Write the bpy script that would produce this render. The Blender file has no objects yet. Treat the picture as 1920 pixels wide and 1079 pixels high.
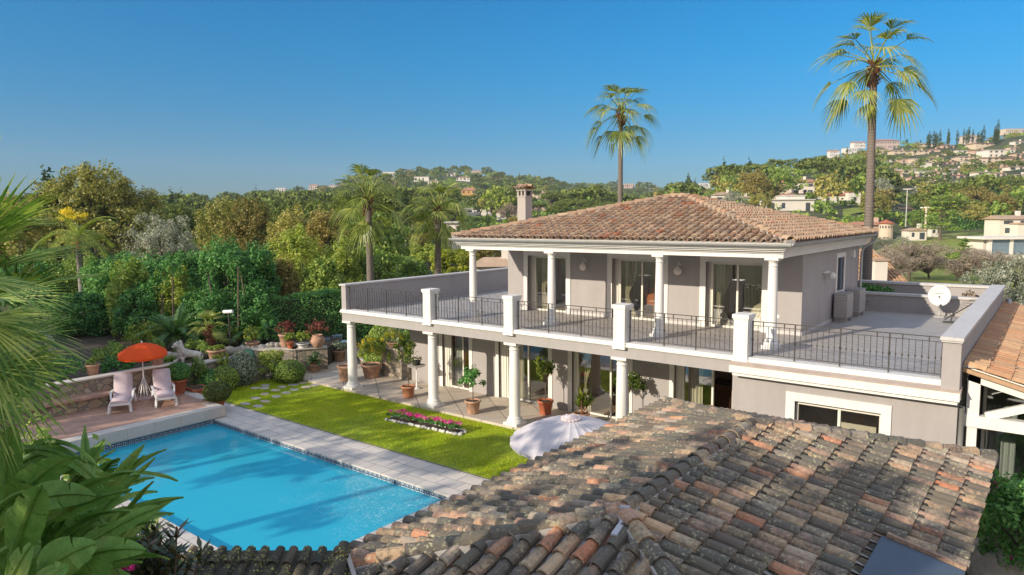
import bpy, math, random
import numpy as np
from math import sin, cos, pi, radians, sqrt, atan2
from mathutils import Vector, Matrix
S = bpy.context.scene
COL = S.collection
# ---------------------------------------------------------------- camera (metres; x along the facade, y away, z up)
H = 6.5
F = 1310.0
YAW, PITCH, ROLL = radians(-38.12), radians(5.79), radians(-0.46)
_cy, _sy, _cp, _sp = cos(YAW), sin(YAW), cos(PITCH), sin(PITCH)
FW = np.array([_sy*_cp, _cy*_cp, -_sp]); R0 = np.array([_cy, -_sy, 0.0]); U0 = np.cross(R0, FW)
RT = R0*cos(ROLL)+U0*sin(ROLL); UP = -R0*sin(ROLL)+U0*cos(ROLL)
cam_d = bpy.data.cameras.new('camera'); cam = bpy.data.objects.new('camera', cam_d); COL.objects.link(cam)
cam_d.sensor_width = 36.0; cam_d.lens = 36.0*F/1920.0
cam_d.clip_start = 0.1; cam_d.clip_end = 6000
cam.matrix_world = Matrix(((RT[0], UP[0], -FW[0], 0), (RT[1], UP[1], -FW[1], 0), (RT[2], UP[2], -FW[2], H), (0, 0, 0, 1)))
S.camera = cam
# ---------------------------------------------------------------- sun and sky
SUN_EL, SUN_AZ = radians(22.5), radians(16.0)          # light travels towards +y and a little +x
sv = Vector((-sin(SUN_AZ)*cos(SUN_EL), -cos(SUN_AZ)*cos(SUN_EL), sin(SUN_EL)))
sun_d = bpy.data.lights.new('sun', 'SUN'); sun_d.energy = 4.0; sun_d.angle = radians(0.55); sun_d.color = (1.0, 0.88, 0.70)
sun = bpy.data.objects.new('sun', sun_d); COL.objects.link(sun); sun.rotation_euler = sv.to_track_quat('Z', 'Y').to_euler()
W = bpy.data.worlds.new('World'); S.world = W; W.use_nodes = True
wn = W.node_tree; bg = wn.nodes['Background']
sky = wn.nodes.new('ShaderNodeTexSky'); sky.sky_type = 'NISHITA'; sky.sun_disc = False
sky.sun_elevation = SUN_EL; sky.sun_rotation = atan2(sv.x, sv.y)
sky.air_density = 1.0; sky.dust_density = 0.3; sky.ozone_density = 3.0; sky.altitude = 0
# sky tinted darker in view; fill light added sunward, towards +x and overhead
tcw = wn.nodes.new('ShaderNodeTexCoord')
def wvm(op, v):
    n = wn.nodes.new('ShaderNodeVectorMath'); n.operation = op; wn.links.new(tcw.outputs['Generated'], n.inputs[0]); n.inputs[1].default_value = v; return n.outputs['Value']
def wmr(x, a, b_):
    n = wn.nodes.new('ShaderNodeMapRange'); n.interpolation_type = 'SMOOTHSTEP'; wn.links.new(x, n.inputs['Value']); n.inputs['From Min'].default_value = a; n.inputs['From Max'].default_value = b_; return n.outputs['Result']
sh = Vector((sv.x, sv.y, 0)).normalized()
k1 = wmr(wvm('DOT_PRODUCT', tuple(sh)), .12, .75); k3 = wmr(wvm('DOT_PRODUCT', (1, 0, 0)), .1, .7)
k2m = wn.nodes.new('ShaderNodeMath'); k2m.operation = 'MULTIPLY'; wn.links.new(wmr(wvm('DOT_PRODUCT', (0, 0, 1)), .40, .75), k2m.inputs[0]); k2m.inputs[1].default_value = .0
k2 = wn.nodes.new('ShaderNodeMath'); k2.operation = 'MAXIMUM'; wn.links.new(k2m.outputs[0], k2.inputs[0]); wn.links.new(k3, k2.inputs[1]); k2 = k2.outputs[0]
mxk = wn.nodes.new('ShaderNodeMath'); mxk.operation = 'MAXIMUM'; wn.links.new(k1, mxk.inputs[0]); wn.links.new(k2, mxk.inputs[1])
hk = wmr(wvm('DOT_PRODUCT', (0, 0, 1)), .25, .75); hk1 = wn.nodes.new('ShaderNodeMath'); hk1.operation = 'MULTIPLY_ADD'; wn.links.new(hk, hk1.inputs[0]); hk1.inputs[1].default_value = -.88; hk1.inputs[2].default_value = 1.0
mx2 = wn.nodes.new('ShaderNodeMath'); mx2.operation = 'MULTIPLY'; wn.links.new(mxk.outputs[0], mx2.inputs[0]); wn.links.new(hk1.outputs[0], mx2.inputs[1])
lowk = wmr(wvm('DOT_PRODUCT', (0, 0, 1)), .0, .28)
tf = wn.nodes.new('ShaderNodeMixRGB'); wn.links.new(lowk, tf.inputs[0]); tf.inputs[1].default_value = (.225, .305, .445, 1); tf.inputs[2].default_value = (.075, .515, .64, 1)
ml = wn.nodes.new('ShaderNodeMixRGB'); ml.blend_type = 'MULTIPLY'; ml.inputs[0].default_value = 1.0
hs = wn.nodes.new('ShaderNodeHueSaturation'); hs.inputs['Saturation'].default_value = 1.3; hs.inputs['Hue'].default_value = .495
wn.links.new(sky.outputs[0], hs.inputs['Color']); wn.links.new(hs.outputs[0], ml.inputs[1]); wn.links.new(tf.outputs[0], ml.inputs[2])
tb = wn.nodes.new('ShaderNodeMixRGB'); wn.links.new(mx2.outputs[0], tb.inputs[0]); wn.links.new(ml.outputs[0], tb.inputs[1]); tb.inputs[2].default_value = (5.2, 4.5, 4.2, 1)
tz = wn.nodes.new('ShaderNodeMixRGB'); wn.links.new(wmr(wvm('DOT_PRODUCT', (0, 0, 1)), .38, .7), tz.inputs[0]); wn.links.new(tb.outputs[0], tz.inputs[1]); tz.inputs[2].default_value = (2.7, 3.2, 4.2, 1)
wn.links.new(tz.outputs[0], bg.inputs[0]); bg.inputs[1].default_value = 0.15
S.view_settings.view_transform = 'Standard'; S.view_settings.look = 'None'; S.view_settings.exposure = 0.47; S.view_settings.gamma = 1
S.cycles.max_bounces = 8; S.cycles.transparent_max_bounces = 16; S.cycles.diffuse_bounces = 3; S.cycles.glossy_bounces = 3
S.cycles.caustics_reflective = False; S.cycles.caustics_refractive = False

# ---------------------------------------------------------------- helpers
def ray(px, py): return RT*(px-960)/F - UP*(py-539.5)/F + FW
def at_depth(px, py, d): return np.array([0, 0, H]) + ray(px, py)*d
def on_z(px, py, z):
    r = ray(px, py); return np.array([0, 0, H]) + r*((z-H)/r[2])
def proj(P):
    v = np.asarray(P, float)-np.array([0, 0, H]); w = v@FW
    return 960+F*(v@RT)/w, 539.5-F*(v@UP)/w
def unit(v):
    v = np.asarray(v, float); return v/max(1e-9, np.linalg.norm(v))

class MB:
    """collects polygons and links them as one mesh object"""
    def __init__(s): s.v = []; s.f = []; s.n = 0; s.qa = []
    def add(s, verts, faces):
        s.v.append(np.asarray(verts, float).reshape(-1, 3)); s.f += [tuple(i+s.n for i in f) for f in faces]; s.n += len(s.v[-1]); return s
    def quads(s, verts, k=4):                     # verts (n,k,3): loose polygons
        verts = np.asarray(verts, float); n = len(verts)
        s.v.append(verts.reshape(-1, 3)); s.qa.append((k, np.arange(n*k).reshape(n, k)+s.n)); s.n += n*k; return s
    def grid(s, P, closed=False):                 # P (a,b,3) lattice
        P = np.asarray(P, float); a, b = P.shape[:2]
        idx = np.arange(a*b).reshape(a, b)+s.n
        if closed: idx = np.concatenate([idx, idx[:, :1]], 1)
        q = np.stack([idx[:-1, :-1], idx[:-1, 1:], idx[1:, 1:], idx[1:, :-1]], -1).reshape(-1, 4)
        s.v.append(P.reshape(-1, 3)); s.qa.append((4, q)); s.n += a*b; return s
    def box(s, x0, y0, z0, x1, y1, z1):
        x0, x1 = sorted((x0, x1)); y0, y1 = sorted((y0, y1)); z0, z1 = sorted((z0, z1))
        return s.add([(x0,y0,z0),(x1,y0,z0),(x1,y1,z0),(x0,y1,z0),(x0,y0,z1),(x1,y0,z1),(x1,y1,z1),(x0,y1,z1)],
                     [(0,3,2,1),(4,5,6,7),(0,1,5,4),(1,2,6,5),(2,3,7,6),(3,0,4,7)])
    def beam(s, a, b, w, h, up=(0,0,1)):          # bar between two points
        a = np.array(a, float); b = np.array(b, float); d = unit(b-a); x = unit(np.cross(d, up)); y = np.cross(x, d)
        c = [a+x*i*w/2+y*j*h/2 for i, j in ((-1,-1),(1,-1),(1,1),(-1,1))]; c += [p+(b-a) for p in c]
        return s.add(c, [(3,2,1,0),(4,5,6,7),(0,1,5,4),(1,2,6,5),(2,3,7,6),(3,0,4,7)])
    def tube(s, pts, r, seg=8, cap=True):
        pts = [np.array(p, float) for p in pts]; n = len(pts)
        r = [r]*n if np.isscalar(r) else list(r)
        ref = np.array([0, 0, 1.0]); rows = []
        for i, p in enumerate(pts):
            d = unit(pts[min(i+1, n-1)]-pts[max(i-1, 0)])
            if abs(d@ref) > .95: ref = np.array([1.0, 0, 0])
            x = unit(np.cross(d, ref)); y = np.cross(d, x); ref = np.cross(x, d) if abs(d@np.cross(x, d)) < .9 else ref
            a = np.arange(seg)*2*pi/seg
            rows.append(p+np.outer(np.cos(a), x)*r[i]+np.outer(np.sin(a), y)*r[i])
        base = s.n; s.grid(np.array(rows), closed=True)
        if cap: s.f += [tuple(base+i for i in range(seg)), tuple(base+(n-1)*seg+i for i in range(seg-1, -1, -1))]
        return s
    def lathe(s, prof, c=(0, 0, 0), seg=24, sq=None):
        a = np.arange(seg)*2*pi/seg
        P = np.array([[(c[0]+r*cos(t), c[1]+r*sin(t), c[2]+z) for t in a] for r, z in prof])
        return s.grid(P, closed=True)
    def prism(s, poly, z0, z1):
        n = len(poly); v = [(x, y, z0) for x, y in poly]+[(x, y, z1) for x, y in poly]
        return s.add(v, [tuple(range(n-1, -1, -1)), tuple(range(n, 2*n))]+[(i, (i+1) % n, n+(i+1) % n, n+i) for i in range(n)])
    def blob(s, c, r, seg=16, rings=10, noise=0.0, seed=0):
        rs = np.random.RandomState(seed); rr = np.array(r if np.ndim(r) else (r, r, r), float)
        th = np.linspace(0, pi, rings+1); ph = np.arange(seg)*2*pi/seg
        P = np.array([[(sin(t)*cos(p), sin(t)*sin(p), cos(t)) for p in ph] for t in th])
        if noise:
            k = rs.normal(size=(6, 3))*2.2; o = rs.rand(6)*6
            nz = sum(np.sin(P@k[i]+o[i]) for i in range(6))/3
            P = P*(1+noise*nz)[..., None]
        return s.grid(P*rr+np.array(c), closed=True)
    def build(s, name, m, parent=None, smooth=False, off=None, loc=None):
        V = np.concatenate(s.v) if s.v else np.zeros((0, 3))
        if off is None and parent is not None:
            rt_ = parent
            while rt_.parent is not None: rt_ = rt_.parent
            if rt_.get('_w'): off = tuple(rt_.location)
        if off is not None: V = V-np.array(off)
        lt = [np.full(len(q), k, np.int32) for k, q in s.qa]; li = [q.reshape(-1).astype(np.int32) for k, q in s.qa]
        lt.append(np.array([len(f) for f in s.f], np.int32)); li.append(np.array([i for f in s.f for i in f], np.int32))
        lt = np.concatenate(lt); li = np.concatenate(li)
        me = bpy.data.meshes.new(name); me.vertices.add(len(V)); me.vertices.foreach_set('co', V.astype(np.float32).ravel())
        me.loops.add(len(li)); me.loops.foreach_set('vertex_index', li)
        me.polygons.add(len(lt)); st = np.zeros(len(lt), np.int32); st[1:] = np.cumsum(lt)[:-1]
        me.polygons.foreach_set('loop_start', st); me.polygons.foreach_set('loop_total', lt)
        me.polygons.foreach_set('use_smooth', np.full(len(lt), bool(smooth)))
        me.update(calc_edges=True); me.validate()
        o = bpy.data.objects.new(name, me); COL.objects.link(o)
        if m is not None: me.materials.append(m)
        if parent is not None: o.parent = parent
        if loc is not None: o.location = loc
        return o

def tag(o, label=None, cat=None, group=None, kind=None):
    if label: o['label'] = label
    if cat: o['category'] = cat
    if group: o['group'] = group
    if kind: o['kind'] = kind
    return o
def thing(name, label, cat, loc=(0, 0, 0), group=None, rz=0, world=False):
    o = bpy.data.objects.new(name, None); COL.objects.link(o); o.location = loc; o.rotation_euler = (0, 0, rz)
    o.empty_display_size = .2
    if world: o['_w'] = 1
    return tag(o, label, cat, group)
def dup(root, loc=None, rz=None, label=None, group=None, scale=None):
    def cp(o, par):
        c = o.copy(); COL.objects.link(c)
        if par is not None: c.parent = par
        for ch in o.children: cp(ch, c)
        return c
    r = cp(root, None)
    if loc is not None: r.location = loc
    if rz is not None: r.rotation_euler = (0, 0, rz)
    if scale is not None: r.scale = scale if np.ndim(scale) else (scale,)*3
    if label: r['label'] = label
    if group: r['group'] = group
    return r
def struct(o, label=None): o['kind'] = 'structure'; return o

# ---------------------------------------------------------------- materials
def rgb(c): return (c[0], c[1], c[2], 1.0)
class NT:
    def __init__(s, name):
        s.m = bpy.data.materials.new(name); s.m.use_nodes = True; s.t = s.m.node_tree; s.b = s.t.nodes['Principled BSDF']
        s.b.inputs['Roughness'].default_value = .8
        s.out = s.t.nodes['Material Output']
    def n(s, typ, **kw):
        o = s.t.nodes.new('ShaderNode'+typ)
        for k, v in kw.items():
            if k.startswith('_'): setattr(o, k[1:], v)
            elif k.startswith('i') and k[1:].isdigit(): o.inputs[int(k[1:])].default_value = v
            else: o.inputs[k].default_value = v
        return o
    def l(s, a, b): s.t.links.new(a, b)
    def coord(s, which='Object'):
        if which == 'World': return s.n('NewGeometry').outputs['Position']
        return s.n('TexCoord').outputs[which]
    def noise(s, scale, detail=4, rough=.6, co=None, dist=0.0):
        o = s.n('TexNoise', Scale=scale, Detail=detail, Roughness=rough, Distortion=dist)
        s.l(co if co is not None else s.coord('World'), o.inputs['Vector']); return o.outputs['Fac']
    def ramp(s, fac, stops, interp='LINEAR'):
        r = s.n('ValToRGB'); r.color_ramp.interpolation = interp; e = r.color_ramp.elements
        e[0].position = stops[0][0]; e[0].color = rgb(stops[0][1])
        e[1].position = stops[-1][0]; e[1].color = rgb(stops[-1][1])
        for p, c in stops[1:-1]:
            x = e.new(p); x.color = rgb(c)
        s.l(fac, r.inputs[0]); return r.outputs[0]
    def mix(s, fac, a, b, mode='MIX'):
        m = s.n('MixRGB', _blend_type=mode)
        for i, x in ((0, fac), (1, a), (2, b)):
            if hasattr(x, 'links') or hasattr(x, 'is_linked'): s.l(x, m.inputs[i])
            elif i == 0: m.inputs[0].default_value = x
            else: m.inputs[i].default_value = rgb(x)
        return m.outputs[0]
    def math(s, op, a, b=None, clamp=False):
        m = s.n('Math', _operation=op, _use_clamp=clamp)
        for i, x in ((0, a), (1, b)):
            if x is None: continue
            if hasattr(x, 'is_linked'): s.l(x, m.inputs[i])
            else: m.inputs[i].default_value = x
        return m.outputs[0]
    def bump(s, h, strength=.3, dist=.02):
        b = s.n('Bump', Strength=strength, Distance=dist); s.l(h, b.inputs['Height']); s.l(b.outputs[0], s.b.inputs['Normal']); return b
    def col(s, c):
        if hasattr(c, 'is_linked'): s.l(c, s.b.inputs['Base Color'])
        else: s.b.inputs['Base Color'].default_value = rgb(c)
        return s

def m_plain(name, c, rough=.7, var=.12, scale=3.0, bump=0.0, bscale=60, metal=0):
    t = NT(name); n = t.noise(scale, 5)
    a = [x*(1-var) for x in c]; b = [min(1, x*(1+var)) for x in c]
    t.col(t.ramp(n, [(.3, a), (.7, b)])); t.b.inputs['Roughness'].default_value = rough; t.b.inputs['Metallic'].default_value = metal
    if bump: t.bump(t.noise(bscale, 3), bump, .01)
    return t.m
def m_wall(name, c, streak=.25, rough=.85, sc=1.0):
    """painted render: cloudy patches, faint runs of rain dirt, fine trowel texture"""
    t = NT(name); co = t.coord('World'); mp = t.n('Mapping'); t.l(co, mp.inputs[0]); mp.inputs['Scale'].default_value = (5*sc, 5*sc, .35*sc)
    n1 = t.noise(.9, 5, .65, co); n2 = t.noise(1.0, 6, .7, mp.outputs[0]); n3 = t.noise(35, 4, .7, co)
    a = t.ramp(n1, [(.3, [x*.93 for x in c]), (.7, [min(1, x*1.05) for x in c])])
    a = t.mix(streak, a, t.ramp(n2, [(.35, (.66, .64, .6)), (.58, (1, 1, 1))]), 'MULTIPLY'); a = t.mix(.12, a, t.ramp(n3, [(.3, (.6, .6, .6)), (.7, (1.2, 1.2, 1.2))]), 'MULTIPLY')
    t.col(a); t.b.inputs['Roughness'].default_value = rough; t.bump(n3, .12, .006); return t.m
def m_leaf(name, c1, c2, c3=None, trans=.35, rough=.45, spec=.35, patch=1.2, gloss=True):
    """c1 dark, c2 mid, c3 light or autumn tint, varied per leaf, per clump and per plant"""
    t = NT(name); g = t.n('NewGeometry'); oi = t.n('ObjectInfo')
    k = t.noise(patch, 2, .5)
    a = t.math('ADD', t.math('MULTIPLY', g.outputs['Random Per Island'], .55), t.math('MULTIPLY', k, .75))
    a = t.math('ADD', a, t.math('MULTIPLY', t.math('SUBTRACT', oi.outputs['Random'], .5), .25))
    c3 = c3 or [min(1, x*1.5) for x in c2]
    col = t.ramp(a, [(.30, c1), (.58, c2), (.92, c3)])
    t.col(col); t.b.inputs['Roughness'].default_value = rough; t.b.inputs['Specular IOR Level'].default_value = spec
    tr = t.n('BsdfTranslucent'); t.l(t.mix(1.0, col, (1.0, 1.1, .55), 'MULTIPLY'), tr.inputs[0])
    mx = t.n('MixShader', i0=trans); t.l(t.b.outputs[0], mx.inputs[1]); t.l(tr.outputs[0], mx.inputs[2]); t.l(mx.outputs[0], t.out.inputs[0])
    return t.m
def m_tile(name, stops, lichen=.35, dark=.35, lich_col=(.42, .36, .12), darkc=(.03, .032, .03), scale=3.0):
    t = NT(name); g = t.n('NewGeometry'); r = g.outputs['Random Per Island']
    base = t.ramp(r, stops)
    n1 = t.noise(scale*4, 6, .65); base = t.mix(.5, base, t.ramp(n1, [(.3, (.6, .56, .52)), (.7, (1.15, 1.08, 1.0))]), 'MULTIPLY')
    n2 = t.noise(scale*.45, 4, .6); n3 = t.noise(scale*7, 5, .75)
    a = t.math('ADD', t.math('MULTIPLY', n2, .55), t.math('MULTIPLY', n3, .5)); a = t.math('ADD', a, t.math('MULTIPLY', t.math('FRACT', t.math('MULTIPLY', r, 7.31)), .3))
    base = t.mix(t.math('MULTIPLY', t.ramp(a, [(.58-.16*dark, (0, 0, 0)), (.74-.1*dark, (1, 1, 1))]), .85*min(1, dark*2)), base, darkc)
    n4 = t.noise(scale*9, 3, .5); n5 = t.noise(scale*.8, 3)
    l = t.math('MULTIPLY', t.ramp(n4, [(.56, (0, 0, 0)), (.66, (1, 1, 1))]), t.ramp(n5, [(.42, (0, 0, 0)), (.62, (1, 1, 1))]))
    base = t.mix(t.math('MULTIPLY', l, lichen), base, lich_col)
    n6 = t.noise(scale*22, 2, .5); base = t.mix(t.math('MULTIPLY', t.ramp(n6, [(.7, (0, 0, 0)), (.76, (1, 1, 1))]), .28*lichen), base, (.5, .5, .45))
    t.col(base); t.b.inputs['Roughness'].default_value = .9
    t.bump(t.math('ADD', n1, n3), .35, .012)
    return t.m
def m_glass(name, tint=(.86, .9, .88), refl=.12):
    t = NT(name); tr = t.n('BsdfTransparent'); tr.inputs[0].default_value = rgb(tint)
    gl = t.n('BsdfGlossy', Roughness=.01); gl.inputs[0].default_value = (1, 1, 1, 1)
    fr = t.n('Fresnel', IOR=1.5); f = t.math('ADD', t.math('MULTIPLY', fr.outputs[0], 1.3), refl, True)
    mx = t.n('MixShader'); t.l(f, mx.inputs[0]); t.l(tr.outputs[0], mx.inputs[1]); t.l(gl.outputs[0], mx.inputs[2]); t.l(mx.outputs[0], t.out.inputs[0])
    return t.m
def m_stone(name, cols, mortar=(.22, .2, .17), scale=3.4, axis=None, edge=.06, stretch=(1, 1, 1.35)):
    t = NT(name); mp = t.n('Mapping'); t.l(t.coord('World'), mp.inputs[0]); mp.inputs['Scale'].default_value = stretch
    w = t.n('TexNoise', Scale=1.5); t.l(mp.outputs[0], w.inputs['Vector'])
    ad = t.n('MixRGB', _blend_type='LINEAR_LIGHT', i0=.12); t.l(mp.outputs[0], ad.inputs[1]); t.l(w.outputs['Color'], ad.inputs[2])
    v = t.n('TexVoronoi', Scale=scale); t.l(ad.outputs[0], v.inputs['Vector'])
    e = t.n('TexVoronoi', _feature='DISTANCE_TO_EDGE', Scale=scale); t.l(ad.outputs[0], e.inputs['Vector'])
    sp = t.n('SeparateColor'); t.l(v.outputs['Color'], sp.inputs[0])
    base = t.ramp(sp.outputs[0], [(i/(len(cols)-1), c) for i, c in enumerate(cols)])
    n = t.noise(18, 5, .7); base = t.mix(.6, base, t.ramp(n, [(.3, (.6, .58, .55)), (.7, (1.1, 1.08, 1.0))]), 'MULTIPLY')
    ef = t.ramp(e.outputs['Distance'], [(edge*.5, (0, 0, 0)), (edge*1.4, (1, 1, 1))])
    t.col(t.mix(ef, mortar, base)); t.b.inputs['Roughness'].default_value = .9
    t.bump(t.math('ADD', t.math('MULTIPLY', ef, 1.0), t.math('MULTIPLY', n, .4)), .8, .03)
    return t.m
def m_slabs(name, c1, c2, joint, w, h, gap=.01, rot=0, off=.5, stain=.3, rough=.6, bumps=.2):
    t = NT(name); mp = t.n('Mapping'); t.l(t.coord('World'), mp.inputs[0]); mp.inputs['Rotation'].default_value = (0, 0, rot)
    b = t.n('TexBrick', Scale=1.0); t.l(mp.outputs[0], b.inputs['Vector']); b.offset = off
    b.inputs['Color1'].default_value = rgb(c1); b.inputs['Color2'].default_value = rgb(c2); b.inputs['Mortar'].default_value = rgb(joint)
    b.inputs['Mortar Size'].default_value = gap; b.inputs['Brick Width'].default_value = w; b.inputs['Row Height'].default_value = h; b.inputs['Mortar Smooth'].default_value = .3
    n = t.noise(1.4, 6, .65); n2 = t.noise(12, 6, .7)
    c = t.mix(stain, b.outputs['Color'], t.ramp(n, [(.3, (.55, .52, .5)), (.68, (1.15, 1.1, 1.05))]), 'MULTIPLY')
    c = t.mix(stain*.8, c, t.ramp(n2, [(.32, (.7, .68, .66)), (.65, (1.1, 1.1, 1.1))]), 'MULTIPLY')
    t.col(c); t.b.inputs['Roughness'].default_value = rough
    t.bump(t.math('SUBTRACT', t.math('MULTIPLY', n2, .4), b.outputs['Fac']), bumps, .01)
    return t.m
M = {}
M['wall'] = m_wall('wall_render', (.375, .35, .345), .18)
M['white'] = m_wall('white_paint', (.76, .74, .71), .22, .6, 1.5)
M['column'] = m_wall('column_white', (.77, .76, .74), .18, .5, 2)
M['frame'] = m_plain('frame_white', (.72, .69, .62), .4, .03, 3)
M['cap'] = m_wall('parapet_cap', (.56, .54, .53), .3, .7, 1.5)
M['iron'] = m_plain('iron_rail', (.05, .045, .042), .5, .1, 6)
M['gutter'] = m_plain('zinc_gutter', (.42, .42, .41), .45, .1, 3, metal=.3)
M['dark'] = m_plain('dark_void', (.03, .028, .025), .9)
M['glass'] = m_glass('window_glass')
M['terrace'] = m_slabs('terrace_tiles', (.41, .385, .37), (.385, .36, .345), (.2, .185, .175), .33, .33, .011, radians(45), 0, .25)
M['patio'] = m_slabs('patio_slabs', (.62, .55, .46), (.55, .48, .41), (.2, .18, .15), 1.25, 1.25, .016, radians(38), 0, .4)
M['coping'] = m_slabs('coping_stone', (.55, .52, .49), (.66, .60, .54), (.22, .22, .22), .62, .44, .011, 0, .5, .3)
M['deck'] = m_slabs('deck_terracotta', (.46, .28, .21), (.42, .26, .195), (.34, .21, .16), .3, .3, .006, 0, 0, .55)
M['curb'] = m_slabs('curb_stone', (.60, .55, .49), (.56, .51, .46), (.4, .36, .33), .8, 1.2, .006, pi/2, 0, .3)
M['stone'] = m_stone('dry_stone', [(.40, .31, .22), (.30, .26, .21), (.45, .38, .29), (.24, .2, .16), (.5, .44, .36), (.36, .25, .15)])
M['rock'] = m_plain('pale_rock', (.42, .39, .34), .9, .3, 5, .6, 14)
M['soil'] = m_plain('garden_soil', (.06, .045, .03), 1, .4, 3, .6, 12)
M['sand'] = m_plain('sandy_path', (.5, .41, .31), .95, .2, 1.3, .25, 40)
M['terra'] = m_plain('terracotta', (.47, .20, .10), .8, .2, 6, .15, 30)
M['terra2'] = m_plain('terracotta_aged', (.45, .27, .18), .9, .28, 7, .25, 26)
M['terra3'] = m_plain('terracotta_red', (.42, .12, .055), .8, .18, 6, .1, 30)
M['pwhite'] = m_plain('white_plastic', (.74, .74, .74), .35, .03, 4)
M['cushion'] = m_plain('mauve_cushion', (.50, .40, .42), .9, .1, 5, .1, 50)
M['mortar'] = m_plain('ridge_mortar', (.42, .40, .38), .95, .2, 5, .4, 25)
M['bark'] = m_plain('tree_bark', (.13, .10, .075), .95, .35, 8, .7, 20)
M['greybark'] = m_plain('palm_bark', (.24, .205, .175), .95, .25, 9, .5, 25)
# ================================================================ roof tiles
def tile_rows(mb, O, u, v, poly, pitch=.24, exp=.33, r=.085, seg=6, rs=None, pans=True, lift=.035, skip=None, jit=.012):
    """Canal tiles on the plane O + a*u + b*v (v up the slope), inside the convex polygon poly [(a,b)]."""
    O = np.array(O, float); u = unit(u); v = unit(v); n = unit(np.cross(u, v))
    if n[2] < 0: n = -n
    rs = rs or np.random.RandomState(1)
    pa = [p[0] for p in poly]; a0, a1 = min(pa), max(pa)
    def span(a):
        bs = []
        for i in range(len(poly)):
            (x0, y0), (x1, y1) = poly[i], poly[(i+1) % len(poly)]
            if (x0 <= a < x1) or (x1 <= a < x0): bs.append(y0+(y1-y0)*(a-x0)/(x1-x0))
        return (min(bs), max(bs)) if len(bs) >= 2 else None
    th = np.linspace(0, pi, seg+1); cs, sn = np.cos(th), np.sin(th)
    def arc(a, b, rad, hgt, sgn, dj):
        return O + np.outer(a+rad*cs+dj, u) + b*v + np.outer(hgt+sgn*rad*sn*(1.0 if sgn > 0 else .55), n)
    a = a0+pitch*.5; 
    while a < a1:
        for k, (ac, sgn) in enumerate(((a, 1), (a+pitch*.5, -1)) if pans else ((a, 1),)):
            sp = span(ac)
            if not sp: continue
            b0, b1 = sp
            if sgn > 0: b0 -= .05
            b = b0
            while b < b1-.05:
                e = min(b+exp*1.16, b1+.03)
                if skip and skip(ac, b+.15): b += exp; continue
                dj = rs.uniform(-jit, jit, 2); dh = rs.uniform(-.004, .006)
                if sgn > 0:
                    r0, r1 = r*rs.uniform(.97, 1.05), r*.84
                    lo = arc(ac, b+rs.uniform(-.02, .02), r0, lift+.022+dh, 1, dj[0]); hi = arc(ac, e, r1, lift-.004, 1, dj[1])
                    li = arc(ac, b+.002, r0-.014, lift+.016+dh, 1, dj[0])
                    mb.grid(np.array([li, lo, hi]))
                else:
                    r0, r1 = r*.95, r*1.05
                    mb.grid(np.array([arc(ac, b, r0, lift+.018, -1, 0), arc(ac, e, r1, lift+.004, -1, 0)]))
                b += exp
        a += pitch
def ridge_tiles(mb, A, B, r=.12, L=.42, exp=.34, seg=7, rs=None, up=(0, 0, 1), z=.03):
    A = np.array(A, float); B = np.array(B, float); d = unit(B-A); s = unit(np.cross(d, up)); n = np.cross(s, d)
    if n[2] < 0: n = -n
    rs = rs or np.random.RandomState(2); tot = np.linalg.norm(B-A); t = 0; th = np.linspace(-.12*pi, 1.12*pi, seg+1)
    while t < tot-.05:
        e = min(t+L, tot+.05); r0 = r*rs.uniform(.97, 1.06); r1 = r*.84; j = rs.uniform(-.012, .012, 2)
        def arc(tt, rad, h, dj): return A+d*tt+np.outer(rad*np.cos(th)+dj, s)+np.outer(rad*np.sin(th)+h, n)
        mb.grid(np.array([arc(t+.003, r0-.016, z+.014, j[0]), arc(t, r0, z+.022, j[0]), arc(e, r1, z, j[1])])); t += exp
def hip_roof(thing_, name, x0, x1, y0, y1, z0, A, B, mat, pitch, exp, r, seed, name_ridge='ridge_tiles', mort=True, rr=.12, thick=.1, skips=None, faces='SENW', pans=True, under=None):
    """A, B: the two ridge ends (south end A, north end B); may coincide"""
    rs = np.random.RandomState(seed); A = np.array(A, float); B = np.array(B, float)
    c = [np.array(p, float) for p in ((x0, y0, z0), (x1, y0, z0), (x1, y1, z0), (x0, y1, z0))]
    if abs(A[0]-B[0]) > abs(A[1]-B[1]): fs = {'S': [c[0], c[1], B, A], 'E': [c[1], c[2], B], 'N': [c[2], c[3], A, B], 'W': [c[3], c[0], A]}
    else: fs = {'S': [c[0], c[1], A], 'E': [c[1], c[2], B, A], 'N': [c[2], c[3], B], 'W': [c[3], c[0], A, B]}
    base = MB(); tm = MB()
    for k, P in fs.items():
        base.add([p for p in P]+[p-np.array([0, 0, thick]) for p in P[:2]], [tuple(range(len(P))), (0, 1, len(P)+1, len(P))])
        if k not in faces: continue
        O = P[0]; u = unit(P[1]-P[0]); n = unit(np.cross(u, P[2]-P[0])); v = np.cross(n, u)
        if v[2] < 0: v = -v
        poly = [((p-O)@u, (p-O)@v) for p in P]
        tile_rows(tm, O, u, v, poly, pitch, exp, r, 6, rs, pans, skip=(skips or {}).get(k))
    base.add([p-np.array([0, 0, thick]) for p in c], [(3, 2, 1, 0)])
    b = base.build('roof_deck', under or M['mortar'], thing_); o = tm.build(name, mat, b, smooth=False)
    rm = MB(); mo = MB()
    for p, q in ((c[0], A), (c[1], A if abs(A[0]-B[0]) <= abs(A[1]-B[1]) else B), (c[2], B), (c[3], B if abs(A[0]-B[0]) <= abs(A[1]-B[1]) else A), (A, B)):
        if np.linalg.norm(q-p) < .2: continue
        ridge_tiles(rm, p, q, rr, .42, .34, 7, rs, z=.05)
        mo.beam(p+np.array([0, 0, .01]), q+np.array([0, 0, .01]), rr*2.1, .13)
    rm.build(name_ridge, mat, b); mo.build('mortar_bed', M['mortar'], b)
    return b
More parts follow.
